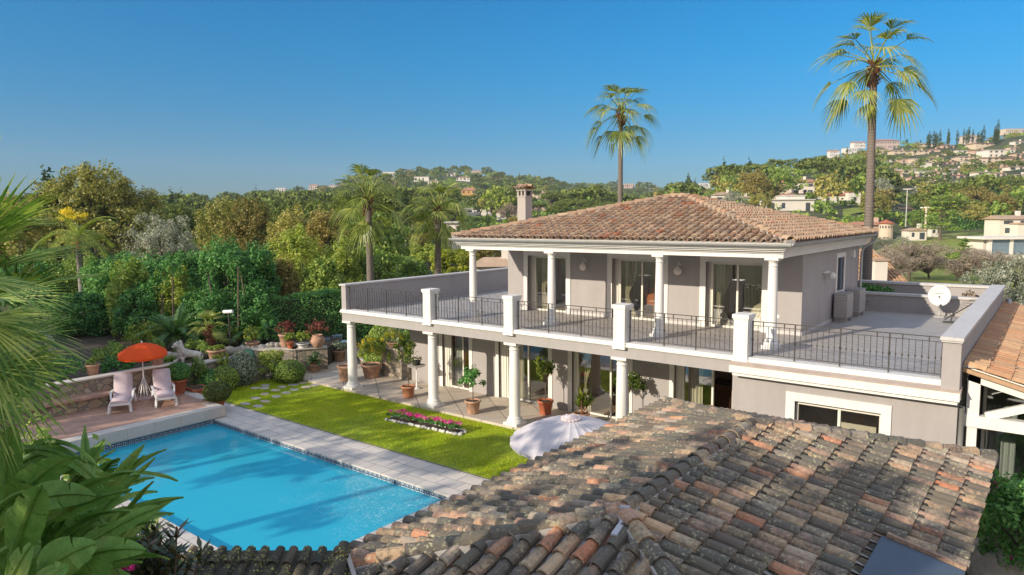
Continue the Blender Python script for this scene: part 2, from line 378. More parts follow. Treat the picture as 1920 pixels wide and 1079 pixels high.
M['tile_house'] = m_tile('canal_tiles', [(0, (.42, .25, .155)), (.25, (.50, .34, .225)), (.5, (.38, .26, .18)), (.7, (.54, .40, .27)), (.88, (.33, .25, .19)), (.96, (.42, .25, .16)), (1, (.46, .17, .08))], .2, .12, (.4, .34, .17), (.12, .09, .07))
M['tile_old'] = m_tile('weathered_canal_tiles', [(0, (.52, .34, .22)), (.22, (.62, .44, .27)), (.4, (.34, .29, .24)), (.55, (.46, .30, .22)), (.72, (.56, .34, .24)), (.85, (.44, .38, .30)), (.96, (.56, .31, .19)), (1, (.55, .22, .12))], .8, .55, (.5, .48, .3), (.075, .08, .07), 2.6)
M['tile_annex'] = m_tile('annex_tiles', [(0, (.46, .26, .15)), (.4, (.56, .36, .21)), (.7, (.42, .28, .18)), (1, (.58, .27, .13))], .1, .12, (.3, .3, .2), (.1, .08, .06))

# ================================================================ the villa
def col_profile(h, r):
    return [(0, 0), (r*1.5, 0), (r*1.5, .001)] and [(r*1.42, .09), (r*1.46, .12), (r*1.42, .16), (r*1.22, .175), (r*1.2, .19), (r*1.26, .205), (r*1.24, .225), (r*1.06, .245), (r, .29),
            (r, h*.33), (r*.96, h*.6), (r*.87, h-.26), (r*.84, h-.235), (r*.93, h-.23), (r*.93, h-.205), (r*.84, h-.2), (r*.84, h-.14), (r*.95, h-.125), (r*1.2, h-.075), (r*1.22, h-.07)]
def make_column(parent, x, y, z, h, r, m=None):
    mb = MB().lathe(col_profile(h, r), (x, y, z), 28); o = mb.build('column', m or M['column'], parent, smooth=True)
    o.data.shade_smooth() if hasattr(o.data, 'shade_smooth') else None
    a = r*1.5; b = MB().box(x-a, y-a, z, x+a, y+a, z+.09); b.build('plinth', m or M['column'], o, off=tuple(parent.location))
    a = r*1.34; MB().box(x-a, y-a, z+h-.07, x+a, y+a, z+h).build('capital_slab', m or M['column'], o, off=tuple(parent.location))
    return o
def wall_x(mb, y0, y1, z0, z1, x0, x1, holes):
    """wall running along x with rectangular holes [(xa, xb, za, zb)]"""
    x = x0
    for xa, xb, za, zb in sorted(holes):
        if xa > x: mb.box(x, y0, z0, xa, y1, z1)
        if za > z0: mb.box(xa, y0, z0, xb, y1, za)
        if zb < z1: mb.box(xa, y0, zb, xb, y1, z1)
        x = xb
    if x < x1: mb.box(x, y0, z0, x1, y1, z1)
def trim_x(mb, y, xa, xb, za, zb, w, d, bottom=False, top=True):
    mb.box(xa-w, y-d, za, xa, y+.05, zb+(w if top else 0)); mb.box(xb, y-d, za, xb+w, y+.05, zb+(w if top else 0))
    if top: mb.box(xa, y-d, zb, xb, y+.05, zb+w)
    if bottom: mb.box(xa-w, y-d, za-w, xb+w, y+.05, za)
V = thing('villa', 'grey villa with white columns, tiled hip roof and a railed upper terrace', 'house', (-11, 22, 0), world=True)
Z1 = 3.05
# lower storey
w = MB()
GH = [(-18.2, -16.85, .1, 2.36), (-15.45, -13.3, .1, 2.36), (-12.35, -10.3, .1, 2.36), (-8.75, -7.0, .1, 2.36)]
wall_x(w, 18.9, 19.15, .0, 2.68, -19.95, -6.1, GH)
w.box(-19.95, 19.15, 0, -19.7, 30, 2.68); w.box(-19.7, 29.8, 0, -1.6, 30, 2.68)
WH = [(-4.62, -2.83, .95, 2.22)]
wall_x(w, 16.45, 16.75, 0, 2.68, -6.1, -1.45, WH)
w.box(-6.1, 16.75, 0, -5.85, 19.15, 2.68); w.box(-1.75, 16.75, 0, -1.45, 29.8, 2.68)
w.build('ground_floor_wall', M['wall'], V)
# floor slab / edge beam / soffit
b = MB(); b.box(-21.0, 16.45, 2.68, -1.45, 16.85, 3.0); b.box(-21.0, 16.85, 2.68, -20.7, 30, 3.0); b.box(-1.75, 16.85, 2.68, -1.45, 30, 3.0)
b.build('edge_beam', M['wall'], V)
MB().box(-20.7, 16.85, 2.74, -1.75, 30, 3.0).build('floor_slab', m_plain('soffit_plaster', (.5, .46, .42), .9, .05), V)
MB().box(-20.74, 16.78, 3.0, -1.75, 28.6, Z1).build('terrace_floor', M['terrace'], V)
# white kerb moulding under the rails
k = MB(); segs = [(-21.02, -16.63), (-16.27, -13.18), (-12.82, -9.38), (-9.02, -6.08), (-5.72, -1.62)]
for xa, xb in segs:
    k.box(xa, 16.36, 3.0, xb, 16.78, 3.06); k.box(xa, 16.40, 3.06, xb, 16.76, 3.11); k.box(xa, 16.43, 2.965, xb, 16.5, 3.0)
k.build('kerb_moulding', M['white'], V)
# parapets
p = MB(); p.box(-21.0, 16.45, 3.0, -20.75, 29.8, 4.0); pc = MB(); pc.box(-21.06, 16.4, 4.0, -20.70, 29.9, 4.06)
p.box(-1.74, 16.2, 2.98, -1.42, 28.9, 3.98); p.box(-1.70, 16.22, 2.98, -1.46, 16.45, 2.68)
pc.box(-1.78, 16.12, 3.98, -1.38, 28.95, 4.05); pc.box(-1.76, 16.15, 3.94, -1.40, 28.9, 3.98)
p.box(-5.69, 27.6, 3.0, -1.75, 27.8, 3.62); pc.box(-5.69, 27.54, 3.62, -1.75, 27.86, 3.70)
p.box(-20.75, 28.6, 3.0, -1.74, 28.85, 3.94); pc.box(-20.7, 28.55, 3.94, -1.79, 28.95, 4.02)
p.box(-20.75, 17.0, 3.05, -20.70, 28.6, 3.2); p.box(-5.6, 27.5, 3.05, -1.75, 27.6, 3.15)
p.build('parapet', M['wall'], V); pc.build('parapet_coping', M['cap'], V)
MB().box(-5.6, 27.81, 3.05, -1.75, 28.59, 3.45).build('planter_soil', M['soil'], V)
# stepped cornice ledge over the kitchen window
c = MB(); c.box(-6.08, 16.14, 2.76, -1.40, 16.45, 2.95); c.box(-6.02, 16.2, 2.68, -1.44, 16.45, 2.76)
c.build('cornice_ledge', M['white'], V)
MB().add([(-6.1, 16.11, 2.95), (-1.38, 16.11, 2.95), (-1.38, 16.45, 3.02), (-6.1, 16.45, 3.02), (-6.1, 16.11, 2.97), (-1.38, 16.11, 2.97), (-1.38, 16.449, 3.0), (-6.1, 16.449, 3.0)],
         [(0, 1, 5, 4), (4, 5, 2, 3), (1, 2, 5), (0, 4, 3)]).build('ledge_top', m_plain('ledge_tiles', (.46, .37, .31), .85, .12, 4), V)
# columns
for x in (-20.75, -16.5, -13.0, -9.25): make_column(V, x, 16.66, .1, 2.58, .175)
for x in (-16.0, -12.68, -8.93, -5.76): make_column(V, x, 18.2, Z1, 2.36, .13)
# pedestals
for x in (-16.45, -13.0, -9.2, -5.9):
    q = MB(); q.box(x-.17, 16.36, 2.96, x+.17, 16.76, 4.04); q.box(x-.19, 16.33, 2.93, x+.19, 16.79, 3.1); q.box(x-.20, 16.32, 4.04, x+.20, 16.8, 4.13); q.box(x-.185, 16.345, 4.0, x+.185, 16.775, 4.04)
    for s_ in (-1, 1): q.box(x+s_*.12-.015, 16.35, 3.2, x+s_*.12+.015, 16.36, 3.92)
    q.box(x-.105, 16.35, 3.2, x+.105, 16.36, 3.23); q.box(x-.105, 16.35, 3.89, x+.105, 16.36, 3.92)
    q.build('pedestal', M['column'], V)
# railings
def railing(xa, xb):
    L = xb-xa; n = max(2, round(L/.125)); mb = MB(); y = 16.58
    mb.box(xa, y-.018, 3.955, xb, y+.018, 3.972); mb.box(xa, y-.012, 3.86, xb, y+.012, 3.872); mb.box(xa, y-.012, 3.185, xb, y+.012, 3.197)
    npan = max(2, round(L/1.1)); posts = {round(i*n/npan) for i in range(npan+1)}
    for i in range(n+1):
        x = xa+.02+(L-.04)*i/n
        if i in posts: continue
        mb.box(x-.0065, y-.0065, 3.19, x+.0065, y+.0065, 3.87)
        mb.lathe([(.006, -.035), (.017, -.01), (.017, .01), (.006, .035)], (x, y, 3.53), 6)
        if i % 4 == 2: mb.box(x-.012, y-.008, 3.87, x+.012, y+.008, 3.955)
    o = mb.build('railing', M['iron'], V)
    for i in sorted(posts):
        x = xa+.02+(L-.04)*i/n; pm = MB().box(x-.014, y-.014, 3.05, x+.014, y+.014, 3.965)
        pm.lathe([(.012, -.05), (.03, -.012), (.03, .012), (.012, .05)], (x, y, 3.53), 8); pm.build('rail_post', M['iron'], o, off=tuple(V.location))
for xa, xb in ((-20.7, -16.65), (-16.25, -13.2), (-12.8, -9.4), (-9.0, -6.1), (-5.7, -1.76)): railing(xa, xb)
# upper storey
XL, XR, YF, YB = -16.35, -5.69, 20.6, 27.3
UH = [(-15.4, -13.72, Z1, 5.08), (-11.85, -10.0, Z1, 5.08), (-8.55, -6.82, Z1, 5.08)]
w = MB(); wall_x(w, YF, YF+.3, Z1, 5.42, XL, XR, UH)
w.box(XL, YF+.3, Z1, XL+.25, YB, 5.42); w.box(XL, YB, Z1, XR, YB+.25, 5.42)
for a, b_, za, zb in ((YF+.3, 24.42, Z1, 5.42), (24.42, 25.3, Z1, 3.98), (24.42, 25.3, 5.08, 5.42), (25.3, YB, Z1, 5.42)): w.box(XR-.25, a, za, XR, b_, zb)
w.build('upper_wall', M['wall'], V)
for a, b_ in ((XL, -15.6), (-13.5, -12.05), (-9.82, -8.75), (-6.62, XR)): MB().box(a, YF-.02, Z1, b_, YF, Z1+.1).build('skirting', M['cap'], V)
MB().box(XR, YF, Z1, XR+.02, 27.3, Z1+.1).build('skirting', M['cap'], V)
# white surrounds
for xa, xb, za, zb in UH: t = MB(); trim_x(t, YF, xa, xb, za, zb, .19, .03); t.build('opening_surround', M['white'], V)
for xa, xb, za, zb in GH:
    for s_, x in ((-1, xa), (1, xb)): MB().box(min(x, x+s_*.16), 18.875, za, max(x, x+s_*.16), 18.95, zb).build('door_jamb', M['white'], V)
t = MB(); trim_x(t, 16.45, -4.62, -2.83, .95, 2.22, .2, .035); t.build('opening_surround', M['white'], V); t = MB()
t.box(XR-.02, 24.27, 3.84, XR+.03, 24.42, 5.23); t.box(XR-.02, 25.3, 3.84, XR+.03, 25.45, 5.23); t.box(XR-.02, 24.42, 5.08, XR+.03, 25.3, 5.23); t.box(XR-.02, 24.42, 3.84, XR+.03, 25.3, 3.98)
t.build('opening_surround', M['white'], V)
# glazed openings
M['curtain'] = m_plain('cream_curtain', (.62, .56, .42), .95, .06, 2)
M['curtain2'] = m_plain('pale_curtain', (.62, .6, .58), .95, .06, 2)
M['curtain3'] = m_plain('rust_curtain', (.22, .06, .035), .95, .15, 2)
def curtain(parent, xa, xb, y, z0, z1, m, tie=None, amp=.035, wv=.11):
    n = 60; rows = 14; P = []
    for j in range(rows+1):
        f = j/rows; z = z1+(z0-z1)*f; row = []
        for i in range(n+1):
            g = i/n; x = xa+(xb-xa)*g
            if tie: # gathered to one side about two thirds down
                k = 1-.62*math.exp(-((f-.62)/.22)**2); side = xa if tie == 'l' else xb; x = side+(x-side)*k
            row.append((x, y+amp*sin((xb-xa)*g/wv*2*pi)+.01*sin(g*9+f*4), z))
        P.append(row)
    return MB().grid(P).build('curtain', m, parent, smooth=True)
def sliding_door(xa, xb, y, z0, z1, split=(.5,), jamb=.3, cur=None, open_right=False, box_l=0.0, fw=.05, cm='curtain', name='sliding_door'):
    d = MB(); d.box(xa, y, z0, xa+fw+box_l, y+.1, z1); d.box(xb-fw, y, z0, xb, y+.1, z1); d.box(xa+fw+box_l, y, z1-.09, xb-fw, y+.1, z1); d.box(xa+fw+box_l, y, z0, xb-fw, y+.1, z0+.06)
    if box_l: d.box(xa+box_l*.4, y-.02, z0, xa+box_l*.5, y, z1); d.box(xa+box_l*.8, y-.03, z0, xa+box_l*.9, y, z1)
    xl = xa+fw+box_l; xr = xb-fw; cuts = [xl]+[xl+(xr-xl)*s for s in split]+[xr]
    for i, c_ in enumerate(cuts[1:-1]): d.box(c_-.03, y+.01, z0+.06, c_+.03, y+.08, z1-.09)
    o = d.build(name, M['frame'], V)
    for i in range(len(cuts)-1):
        a, b_ = cuts[i], cuts[i+1]
        if open_right and i == len(cuts)-2: continue
        g = MB().add([(a, y+.05, z0+.06), (b_, y+.05, z0+.06), (b_, y+.05, z1-.09), (a, y+.05, z1-.09)], [(0, 1, 2, 3)])
        g.build('glass_pane', M['glass'], o, off=tuple(V.location))
    for (a, b_, tie, mm) in (cur or []):
        c_ = curtain(None, a, b_, y+.24, z0+.02, z1-.05, M[mm], tie); c_.data.transform(Matrix.Translation(-V.location)); c_.parent = o
    return o
sliding_door(-15.4, -13.72, YF+.2, Z1, 5.08, (.55,), box_l=.16, cur=[(-15.1, -14.6, 'l', 'curtain')])
sliding_door(-11.85, -10.0, YF+.2, Z1, 5.08, (.5,), box_l=.16, cur=[(-11.6, -11.15, 'l', 'curtain'), (-10.3, -10.05, 'r', 'curtain2')])
sliding_door(-8.55, -6.82, YF+.2, Z1, 5.08, (.5,), box_l=.1, cur=[(-8.4, -7.9, 'l', 'curtain'), (-7.0, -6.88, None, 'curtain')])
sliding_door(-18.2, -16.85, 19.0, .1, 2.36, (.62,), box_l=.3, cur=[(-17.9, -17.45, None, 'curtain2'), (-17.5, -17.1, None, 'curtain3'), (-17.08, -16.9, None, 'curtain3')])
sliding_door(-15.45, -13.3, 19.0, .1, 2.36, (.5,), box_l=.3, cur=[(-14.95, -14.6, None, 'curtain'), (-13.55, -13.35, None, 'curtain')])
sliding_door(-12.35, -10.3, 19.0, .1, 2.36, (.66,), box_l=.12, cur=[(-12.1, -11.8, 'l', 'curtain')])
sliding_door(-8.75, -7.0, 19.0, .1, 2.36, (.6,), box_l=.2, cur=[(-8.4, -8.0, None, 'curtain'), (-7.15, -7.05, None, 'curtain')], open_right=True)
sliding_door(-4.62, -2.83, 16.55, .95, 2.22, (.52,), name='kitchen_window', cur=[])
o = MB().box(XR-.12, 24.46, 4.02, XR-.08, 25.26, 5.04).build('side_window', M['glass'], V)
f = MB(); f.box(XR-.13, 24.42, 3.98, XR-.06, 24.5, 5.08); f.box(XR-.13, 25.22, 3.98, XR-.06, 25.3, 5.08); f.box(XR-.2, 24.5, 4.0, XR-.16, 25.22, 5.06); f.build('blue_shutter', m_plain('blue_blind', (.16, .24, .34), .6), o, off=tuple(V.location))
# rooms behind the glass
M['room'] = m_plain('room_wall', (.72, .62, .5), .9, .06); M['floorwood'] = m_plain('wood_floor', (.4, .26, .16), .5, .2)
M['wood'] = m_plain('carved_wood', (.30, .15, .06), .5, .2, 9); M['darkwood'] = m_plain('dark_wood', (.07, .03, .018), .45, .2)
r = MB()
for a, b_ in ((XL+.25, -12.6), (-12.5, -9.2), (-9.1, XR-.25)):
    r.box(a, 24.0, Z1, b_, 24.1, 5.4); r.box(a, YF+.35, Z1, a+.03, 24, 5.4); r.box(b_-.03, YF+.35, Z1, b_, 24, 5.4)
for a, b_ in ((-19.7, -16.3), (-16.2, -12.9), (-12.8, -9.3), (-9.2, -6.2)):
    r.box(a, 22.6, .05, b_, 22.7, 2.7); r.box(a, 19.2, .05, a+.03, 22.6, 2.7); r.box(b_-.03, 19.2, .05, b_, 22.6, 2.7)
r.box(-5.8, 18.3, .05, -1.8, 18.4, 2.7); r.build('room_wall', M['room'], V)
MB().box(-5.8, 16.8, .5, -1.8, 18.3, .55).box(-19.6, 19.16, .03, -6.2, 22.6, .09).box(XL+.3, YF+.31, Z1+.001, XR-.3, 24, Z1+.04).build('room_floor', M['floorwood'], V)
# porch soffit, entablature, gutter, roof
MB().box(-16.45, 18.4, 5.42, -5.5, YB+.3, 5.5).build('porch_ceiling', M['white'], V)
e = MB(); e.box(-16.38, 18.02, 5.40, -5.46, 18.4, 5.52); e.box(-16.40, 17.97, 5.52, -5.44, 18.38, 5.57); e.box(-16.43, 17.88, 5.57, -5.40, 18.36, 5.62); e.box(-16.46, 17.80, 5.62, -5.36, 18.36, 5.66)
e.box(-5.7, 18.4, 5.41, -5.47, 27.5, 5.52); e.box(-5.7, 18.38, 5.52, -5.45, 27.52, 5.57); e.box(-5.7, 18.36, 5.57, -5.41, 27.55, 5.62); e.box(-5.7, 18.36, 5.62, -5.37, 27.58, 5.66)
e.box(-16.4, 18.4, 5.41, -16.2, 27.5, 5.66); e.build('entablature', M['white'], V)
MB().box(-16.5, 17.74, 5.66, -5.3, 27.75, 5.72).build('eave_board', M['white'], V)
gl = MB(); a = np.linspace(pi, 2*pi, 9)
for A_, B_ in (((-16.58, 17.68, 5.77), (-5.16, 17.68, 5.77)), ((-5.2, 17.66, 5.77), (-5.2, 27.8, 5.77))):
    A_ = np.array(A_); B_ = np.array(B_); d = unit(B_-A_); s_ = np.cross(d, (0, 0, 1)); s2 = -s_
    for rad in (.075, .068):
        gl.grid([A_+np.outer(np.cos(a)*rad, s_)+np.outer(np.sin(a)*rad, (0, 0, 1)), B_+np.outer(np.cos(a)*rad, s_)+np.outer(np.sin(a)*rad, (0, 0, 1))])
    gl.beam(A_+s_*.075+np.array([0, 0, .004]), B_+s_*.075+np.array([0, 0, .004]), .018, .018); gl.beam(A_-s_*.075+np.array([0, 0, .004]), B_-s_*.075+np.array([0, 0, .004]), .012, .012)
gl.build('gutter', M['gutter'], V)
dp = MB(); dp.tube([(-5.2, 27.72, 5.7), (-5.22, 27.72, 5.55), (-5.55, 27.6, 5.3), (-5.6, 27.55, 5.1), (-5.6, 27.5, 3.7), (-5.5, 27.4, 3.45), (-5.3, 27.42, 3.4)], .045, 10)
dp.build('downpipe', M['gutter'], V, smooth=True)
dp = MB().tube([(-1.3, 28.6, 3.6), (-1.22, 28.4, 3.6), (-1.22, 28.3, 3.4), (-1.22, 28.3, 0)], .06, 10).tube([(-1.38, 16.5, 2.6), (-1.38, 16.5, 0)], .05, 10)
dp.build('downpipe', M['gutter'], V, smooth=True)
hip_roof(V, 'roof_tiles', -16.5, -5.2, 17.7, 27.75, 5.80, (-10.75, 22.7, 7.1), (-10.2, 22.7, 7.1), M['tile_house'], .245, .30, .082, 5, rr=.11)
# wall globe lamps
for x in (-12.9, -9.4):
    l = MB(); l.lathe([(.0, -.01), (.045, 0), (.05, .02), (.03, .03)], (x, YF-.02, 4.95), 12); pts = [(x, YF-.03, 4.9)]+[(x, YF-.12-.08*cos(t_), 4.98+.07*sin(t_)) for t_ in (pi, 2.2, 1.5, .8, 0)]+[(x, YF-.2, 4.9)]
    l.tube(pts, .012, 6); o = l.build('wall_lamp', M['white'], V, smooth=True)
    MB().blob((x, YF-.2, 4.76), .13, 18, 12).lathe([(.05, .1), (.055, .14), (.0, .15)], (x, YF-.2, 4.76), 12).build('globe', m_plain('opal_glass', (.72, .66, .6), .25), o, smooth=True, off=tuple(V.location))
l = MB(); l.tube([(XR, 22.9, 4.72), (XR+.12, 22.95, 4.75), (XR+.2, 23.0, 4.7)], .015, 6).lathe([(0, -.02), (.14, 0), (.15, .02), (0, .06)], (XR+.03, 22.8, 4.7), 14)
o = l.build('wall_lamp', M['white'], V, smooth=True); MB().blob((XR+.2, 23.0, 4.6), .12, 16, 10).build('globe', m_plain('opal_globe', (.72, .68, .64), .25), o, smooth=True, off=tuple(V.location))
MB().box(XR, 26.3, 5.0, XR+.1, 26.55, 5.25).build('alarm_box', M['white'], V)
MB().box(-6.42, YF-.012, Z1+.45, -6.3, YF, Z1+.55).build('wall_socket', M['white'], V)
# chimney
cx, cy_ = -15.35, 20.35
ch = MB(); ch.box(cx-.18, cy_-.2, 5.9, cx+.18, cy_+.2, 7.25); ch.box(cx-.2, cy_-.22, 7.2, cx+.2, cy_+.22, 7.24)
for dx in (-.15, 0, .15):
    for dy in (-.17, .17): ch.box(cx+dx-.035, cy_+dy-.03, 7.25, cx+dx+.035, cy_+dy+.03, 7.42)
ch.box(cx-.21, cy_-.24, 7.42, cx+.21, cy_+.24, 7.47)
co = ch.build('chimney', m_plain('chimney_render', (.42, .38, .355), .9, .05), V)
MB().box(cx-.13, cy_-.13, 7.25, cx+.13, cy_+.13, 7.4).build('flue', M['dark'], co, off=tuple(V.location))
cr = MB(); 
for s_ in (-1, 1): tile_rows(cr, (cx-.28, cy_-.32*s_, 7.47), (1, 0, 0), (0, s_*1.0, .34), [(0, 0), (.56, 0), (.56, .34), (0, .34)], .16, .3, .065, 6, np.random.RandomState(4), True)
ridge_tiles(cr, (cx-.3, cy_, 7.57), (cx+.3, cy_, 7.57), .07); cr.build('chimney_tiles', M['tile_house'], co, off=tuple(V.location))
# things seen inside the rooms
def chair_in(x, y, z, m, label, rz=0):
    t = thing('armchair', label, 'chair', (x, y, z), rz=rz); MB().box(-.28, -.28, .35, .28, .28, .47).build('seat', m, t); MB().box(-.3, .22, .47, .3, .3, .95).build('backrest', m, t)
    for a in (-1, 1):
        for b_ in (-1, 1): MB().box(a*.25-.02, b_*.25-.02, 0, a*.25+.02, b_*.25+.02, .35).build('leg', M['wood'], t)
    return t
chair_in(-10.9, 22.0, Z1+.04, m_plain('orange_leather', (.5, .16, .06), .5), 'orange leather chair inside the middle upstairs glass door', 2.6)
tt = thing('round_table', 'polished reddish wooden table inside the middle upstairs glass door', 'table', (-10.25, 22.2, Z1+.04)); MB().lathe([(0, .7), (.5, .7), (.52, .73), (0, .735)], seg=24).build('tabletop', M['wood'], tt); MB().tube([(0, 0, 0), (0, 0, .7)], .05).build('leg', M['wood'], tt)
s = thing('sofa', 'pale sofa inside the left upstairs glass door', 'sofa', (-14.0, 22.8, Z1+.04)); fb = m_plain('pale_sofa_fabric', (.5, .47, .44), .9)
MB().box(-.9, -.4, .1, .9, .4, .45).build('seat', fb, s); MB().box(-.9, .3, .45, .9, .5, .9).build('backrest', fb, s); MB().blob((-.4, .1, .6), (.25, .12, .22)).build('pillow', fb, s, smooth=True); MB().blob((.4, .1, .6), (.25, .12, .22)).build('pillow', M['cushion'], s, smooth=True)
s = thing('picture_frame', 'dark framed picture on the wall inside the left upstairs room', 'picture', (-13.7, 23.96, 4.7)); MB().box(-.4, 0, -.25, .4, .03, .25).build('frame', M['darkwood'], s); MB().box(-.32, -.006, -.18, .32, 0, .18).build('canvas', m_plain('grey_picture', (.2, .22, .24)), s)
s = thing('bed', 'bed with flowered pale cover inside the right upstairs glass door', 'bed', (-7.05, 22.0, Z1+.04)); MB().blob((0, 0, .38), (.5, .9, .32), 20, 12).build('bedcover', m_plain('floral_cover', (.6, .5, .34), .9, .3, 16), s, smooth=True); MB().box(-.5, -.9, 0, .5, .9, .3).build('bed_base', M['pwhite'], s)
s = thing('carved_door', 'carved wooden panel door inside the right upstairs room', 'door', (-7.7, 23.9, Z1+.04)); MB().box(-.45, 0, 0, .45, .06, 2.05).build('door_leaf', M['wood'], s)
pm = MB(); pm.tube([(-.3, -.01, .2), (.3, -.01, .2), (.3, -.01, .9), (-.3, -.01, .9), (-.3, -.01, .2)], .03, 6).tube([(-.3, -.01, 1.1), (.3, -.01, 1.1), (.3, -.01, 1.6)]+[(.3*cos(a_), -.01, 1.6+.25*sin(a_)) for a_ in (.5, 1, 1.57, 2.1, 2.6)]+[(-.3, -.01, 1.6), (-.3, -.01, 1.1)], .03, 6); pm.build('moulding', M['wood'], s)
s = thing('dining_chair', 'dark wooden chair inside the open ground floor door', 'chair', (-7.35, 20.3, .09), rz=.5); MB().box(-.22, -.22, .43, .22, .22, .47).build('seat', M['darkwood'], s); MB().box(-.22, .19, .75, .22, .23, .98).box(-.22, .19, .5, -.18, .23, 1.0).box(.18, .19, .5, .22, .23, 1.0).build('backrest', M['darkwood'], s)
for a_ in (-1, 1):
    for b_ in (-1, 1): MB().box(a_*.2-.02, b_*.2-.02, 0, a_*.2+.02, b_*.2+.02, .43).build('leg', M['darkwood'], s)
s = thing('sideboard', 'dark wooden sideboard at the back of the open ground floor room', 'cabinet', (-8.1, 22.2, .09)); MB().box(-.7, -.25, .0, .7, .25, .95).build('carcass', M['darkwood'], s); MB().box(-.6, -.27, .15, -.05, -.25, .85).build('door', M['wood'], s); MB().box(.05, -.27, .15, .6, -.25, .85).build('door', M['wood'], s)
s = thing('kitchen_worktop', 'pale kitchen worktop behind the kitchen window', 'worktop', (-3.7, 17.1, 0)); MB().box(-1.0, -.3, .86, 1.1, .35, .92).build('worktop_slab', M['frame'], s); MB().box(-1.0, -.28, .1, 1.1, .35, .86).build('cupboard', M['room'], s)
s = thing('fruit_bowl', 'bowl of bright orange fruit on the worktop behind the kitchen window', 'fruit', (-3.62, 16.95, .92)); MB().lathe([(.05, 0), (.06, .01), (.14, .07), (.15, .08), (.13, .07), (.04, .02)], seg=16).build('bowl', M['pwhite'], s, smooth=True)
om = m_plain('orange_peel', (.8, .25, .02), .5)
fr = MB()
for i, (a, b_, c_) in enumerate(((-.06, 0, .1), (.06, .02, .1), (0, -.06, .1), (0, .06, .1), (.0, 0, .18), (.05, -.05, .17), (-.07, -.04, .16))): MB().blob((a, b_, c_), .05, 12, 8).build('orange', om, s, smooth=True)
s = thing('glass_jar', 'pale glass jar beside the oranges behind the kitchen window', 'jar', (-3.35, 17.0, .92)); MB().lathe([(0, 0), (.06, 0), (.06, .2), (.04, .25), (.04, .28), (0, .29)], seg=16).build('jar_body', m_plain('jar_glass', (.35, .4, .38), .2), s, smooth=True); MB().lathe([(0, .28), (.045, .28), (.045, .31), (0, .315)], seg=14).build('lid', M['gutter'], s)
# AC units, dish, aerial
def ac(loc, label, w=.85, d=.36, h=.8, face='x'):
    t = thing('air_conditioner', label, 'air conditioner', loc, 'air conditioning units beside the side wall')
    MB().box(-d/2, -w/2, .12, d/2, w/2, .12+h).build('casing', M['aircon'], t)
    g = MB()
    for i in range(15): z = .17+i*(h-.1)/15; g.box(d/2, -w/2+.04, z, d/2+.02, w/2-.04, z+.022); g.box(-d/2+.03, -w/2-.02, z, d/2-.03, -w/2, z+.022)
    g.build('louvre_grille', M['aircon2'], t)
    for s_ in (-1, 1): MB().box(-d/2, s_*w*.35-.03, 0, d/2, s_*w*.35+.03, .12).build('foot', M['mortar'], t)
    return t
M['aircon'] = m_plain('ac_casing', (.34, .32, .31), .6, .05); M['aircon2'] = m_plain('ac_louvre', (.5, .47, .45), .5, .05)
ac((-5.42, 24.3, Z1), 'front one of the two grey air conditioners, under the narrow side window', .85, .38, .8)
ac((-5.38, 25.9, Z1), 'rear one of the two grey air conditioners, by the back corner and downpipe', .9, .38, .8)
d = thing('satellite_dish', 'round white satellite dish with small dark lettering on the terrace', 'satellite dish', (-3.0, 26.9, Z1), world=True)
dc = np.array([-3.05, 26.85, 3.78]); ax = unit([.25, -1, .12]); sx = unit(np.cross(ax, (0, 0, 1))); sy = np.cross(sx, ax)
a = np.arange(36)*2*pi/36
P = [dc+np.outer(np.cos(a)*rr_*.33, sx)+np.outer(np.sin(a)*rr_*.35, sy)+ax*(.09*(rr_**2-1)) for rr_ in (0.001, .2, .4, .6, .8, 1.0)]; P += [P[-1]-ax*.015, *[p-ax*.02 for p in P[-2::-1]]]
ds = MB().grid(P, closed=True).build('reflector', M['pwhite'], d, smooth=True)
lt = MB(); x_ = -.13
rs = random.Random(3)
for i in range(12):   # small slanted dark lettering strokes
    wd = .018; q = dc+sx*x_+sy*.06-ax*.078; lt.beam(q, q+sx*.006+sy*(.042 if i in (0, 2) else .025), .008, .004); lt.beam(q+sy*.002, q+sx*.02+sy*.004, .006, .004); x_ += .023
lt.build('lettering', M['dark'], d)
ar = MB().tube([dc-sy*.33, dc-sy*.38+ax*.22, dc-sy*.32+ax*.28], .014, 6).tube([(-3.05, 26.95, 3.6), (-3.05, 27.0, 3.05)], .03, 8).tube([dc-ax*.08, (-3.05, 26.98, 3.5)], .03, 8).build('mounting_arm', M['gutter'], d, smooth=True)
MB().blob(dc-sy*.32+ax*.3, (.04, .05, .04), 10, 6).build('receiver', M['iron'], d, smooth=True)
MB().box(-3.2, 26.85, Z1, -2.9, 27.15, Z1+.04).build('foot', M['mortar'], d)
an = thing('television_aerial', 'dark spiky television aerial lying on the terrace beside the dish', 'aerial', (-2.35, 26.3, Z1), world=True)
am = MB(); am.beam((-2.75, 25.7, Z1+.1), (-2.1, 26.8, Z1+.55), .025, .025)
for i in range(6): c_ = np.array((-2.6, 25.95, Z1+.2))*(1-i/5)+np.array((-2.1, 26.7, Z1+.5))*(i/5); am.beam(c_-np.array([.18, -.05, -.14]), c_+np.array([.2, -.1, .22]), .014, .014)
am.build('antenna_elements', M['iron'], an); MB().box(-2.8, 25.6, Z1, -2.4, 25.9, Z1+.03).tube([(-2.6, 25.75, Z1), (-2.55, 25.95, Z1+.3)], .02, 6).build('base', M['iron'], an)
# annex with tiled roof and white timber frame, east of the villa
AN = thing('annex', 'lean-to veranda with orange tiled roof and white timber truss against the villa', 'veranda', (0, 20, 0), world=True)
tm = MB(); A0 = np.array([-1.40, 16.6, 3.42]); u_ = unit((1, 0, -.27)); v_ = unit((0.0, 1, .0)); 
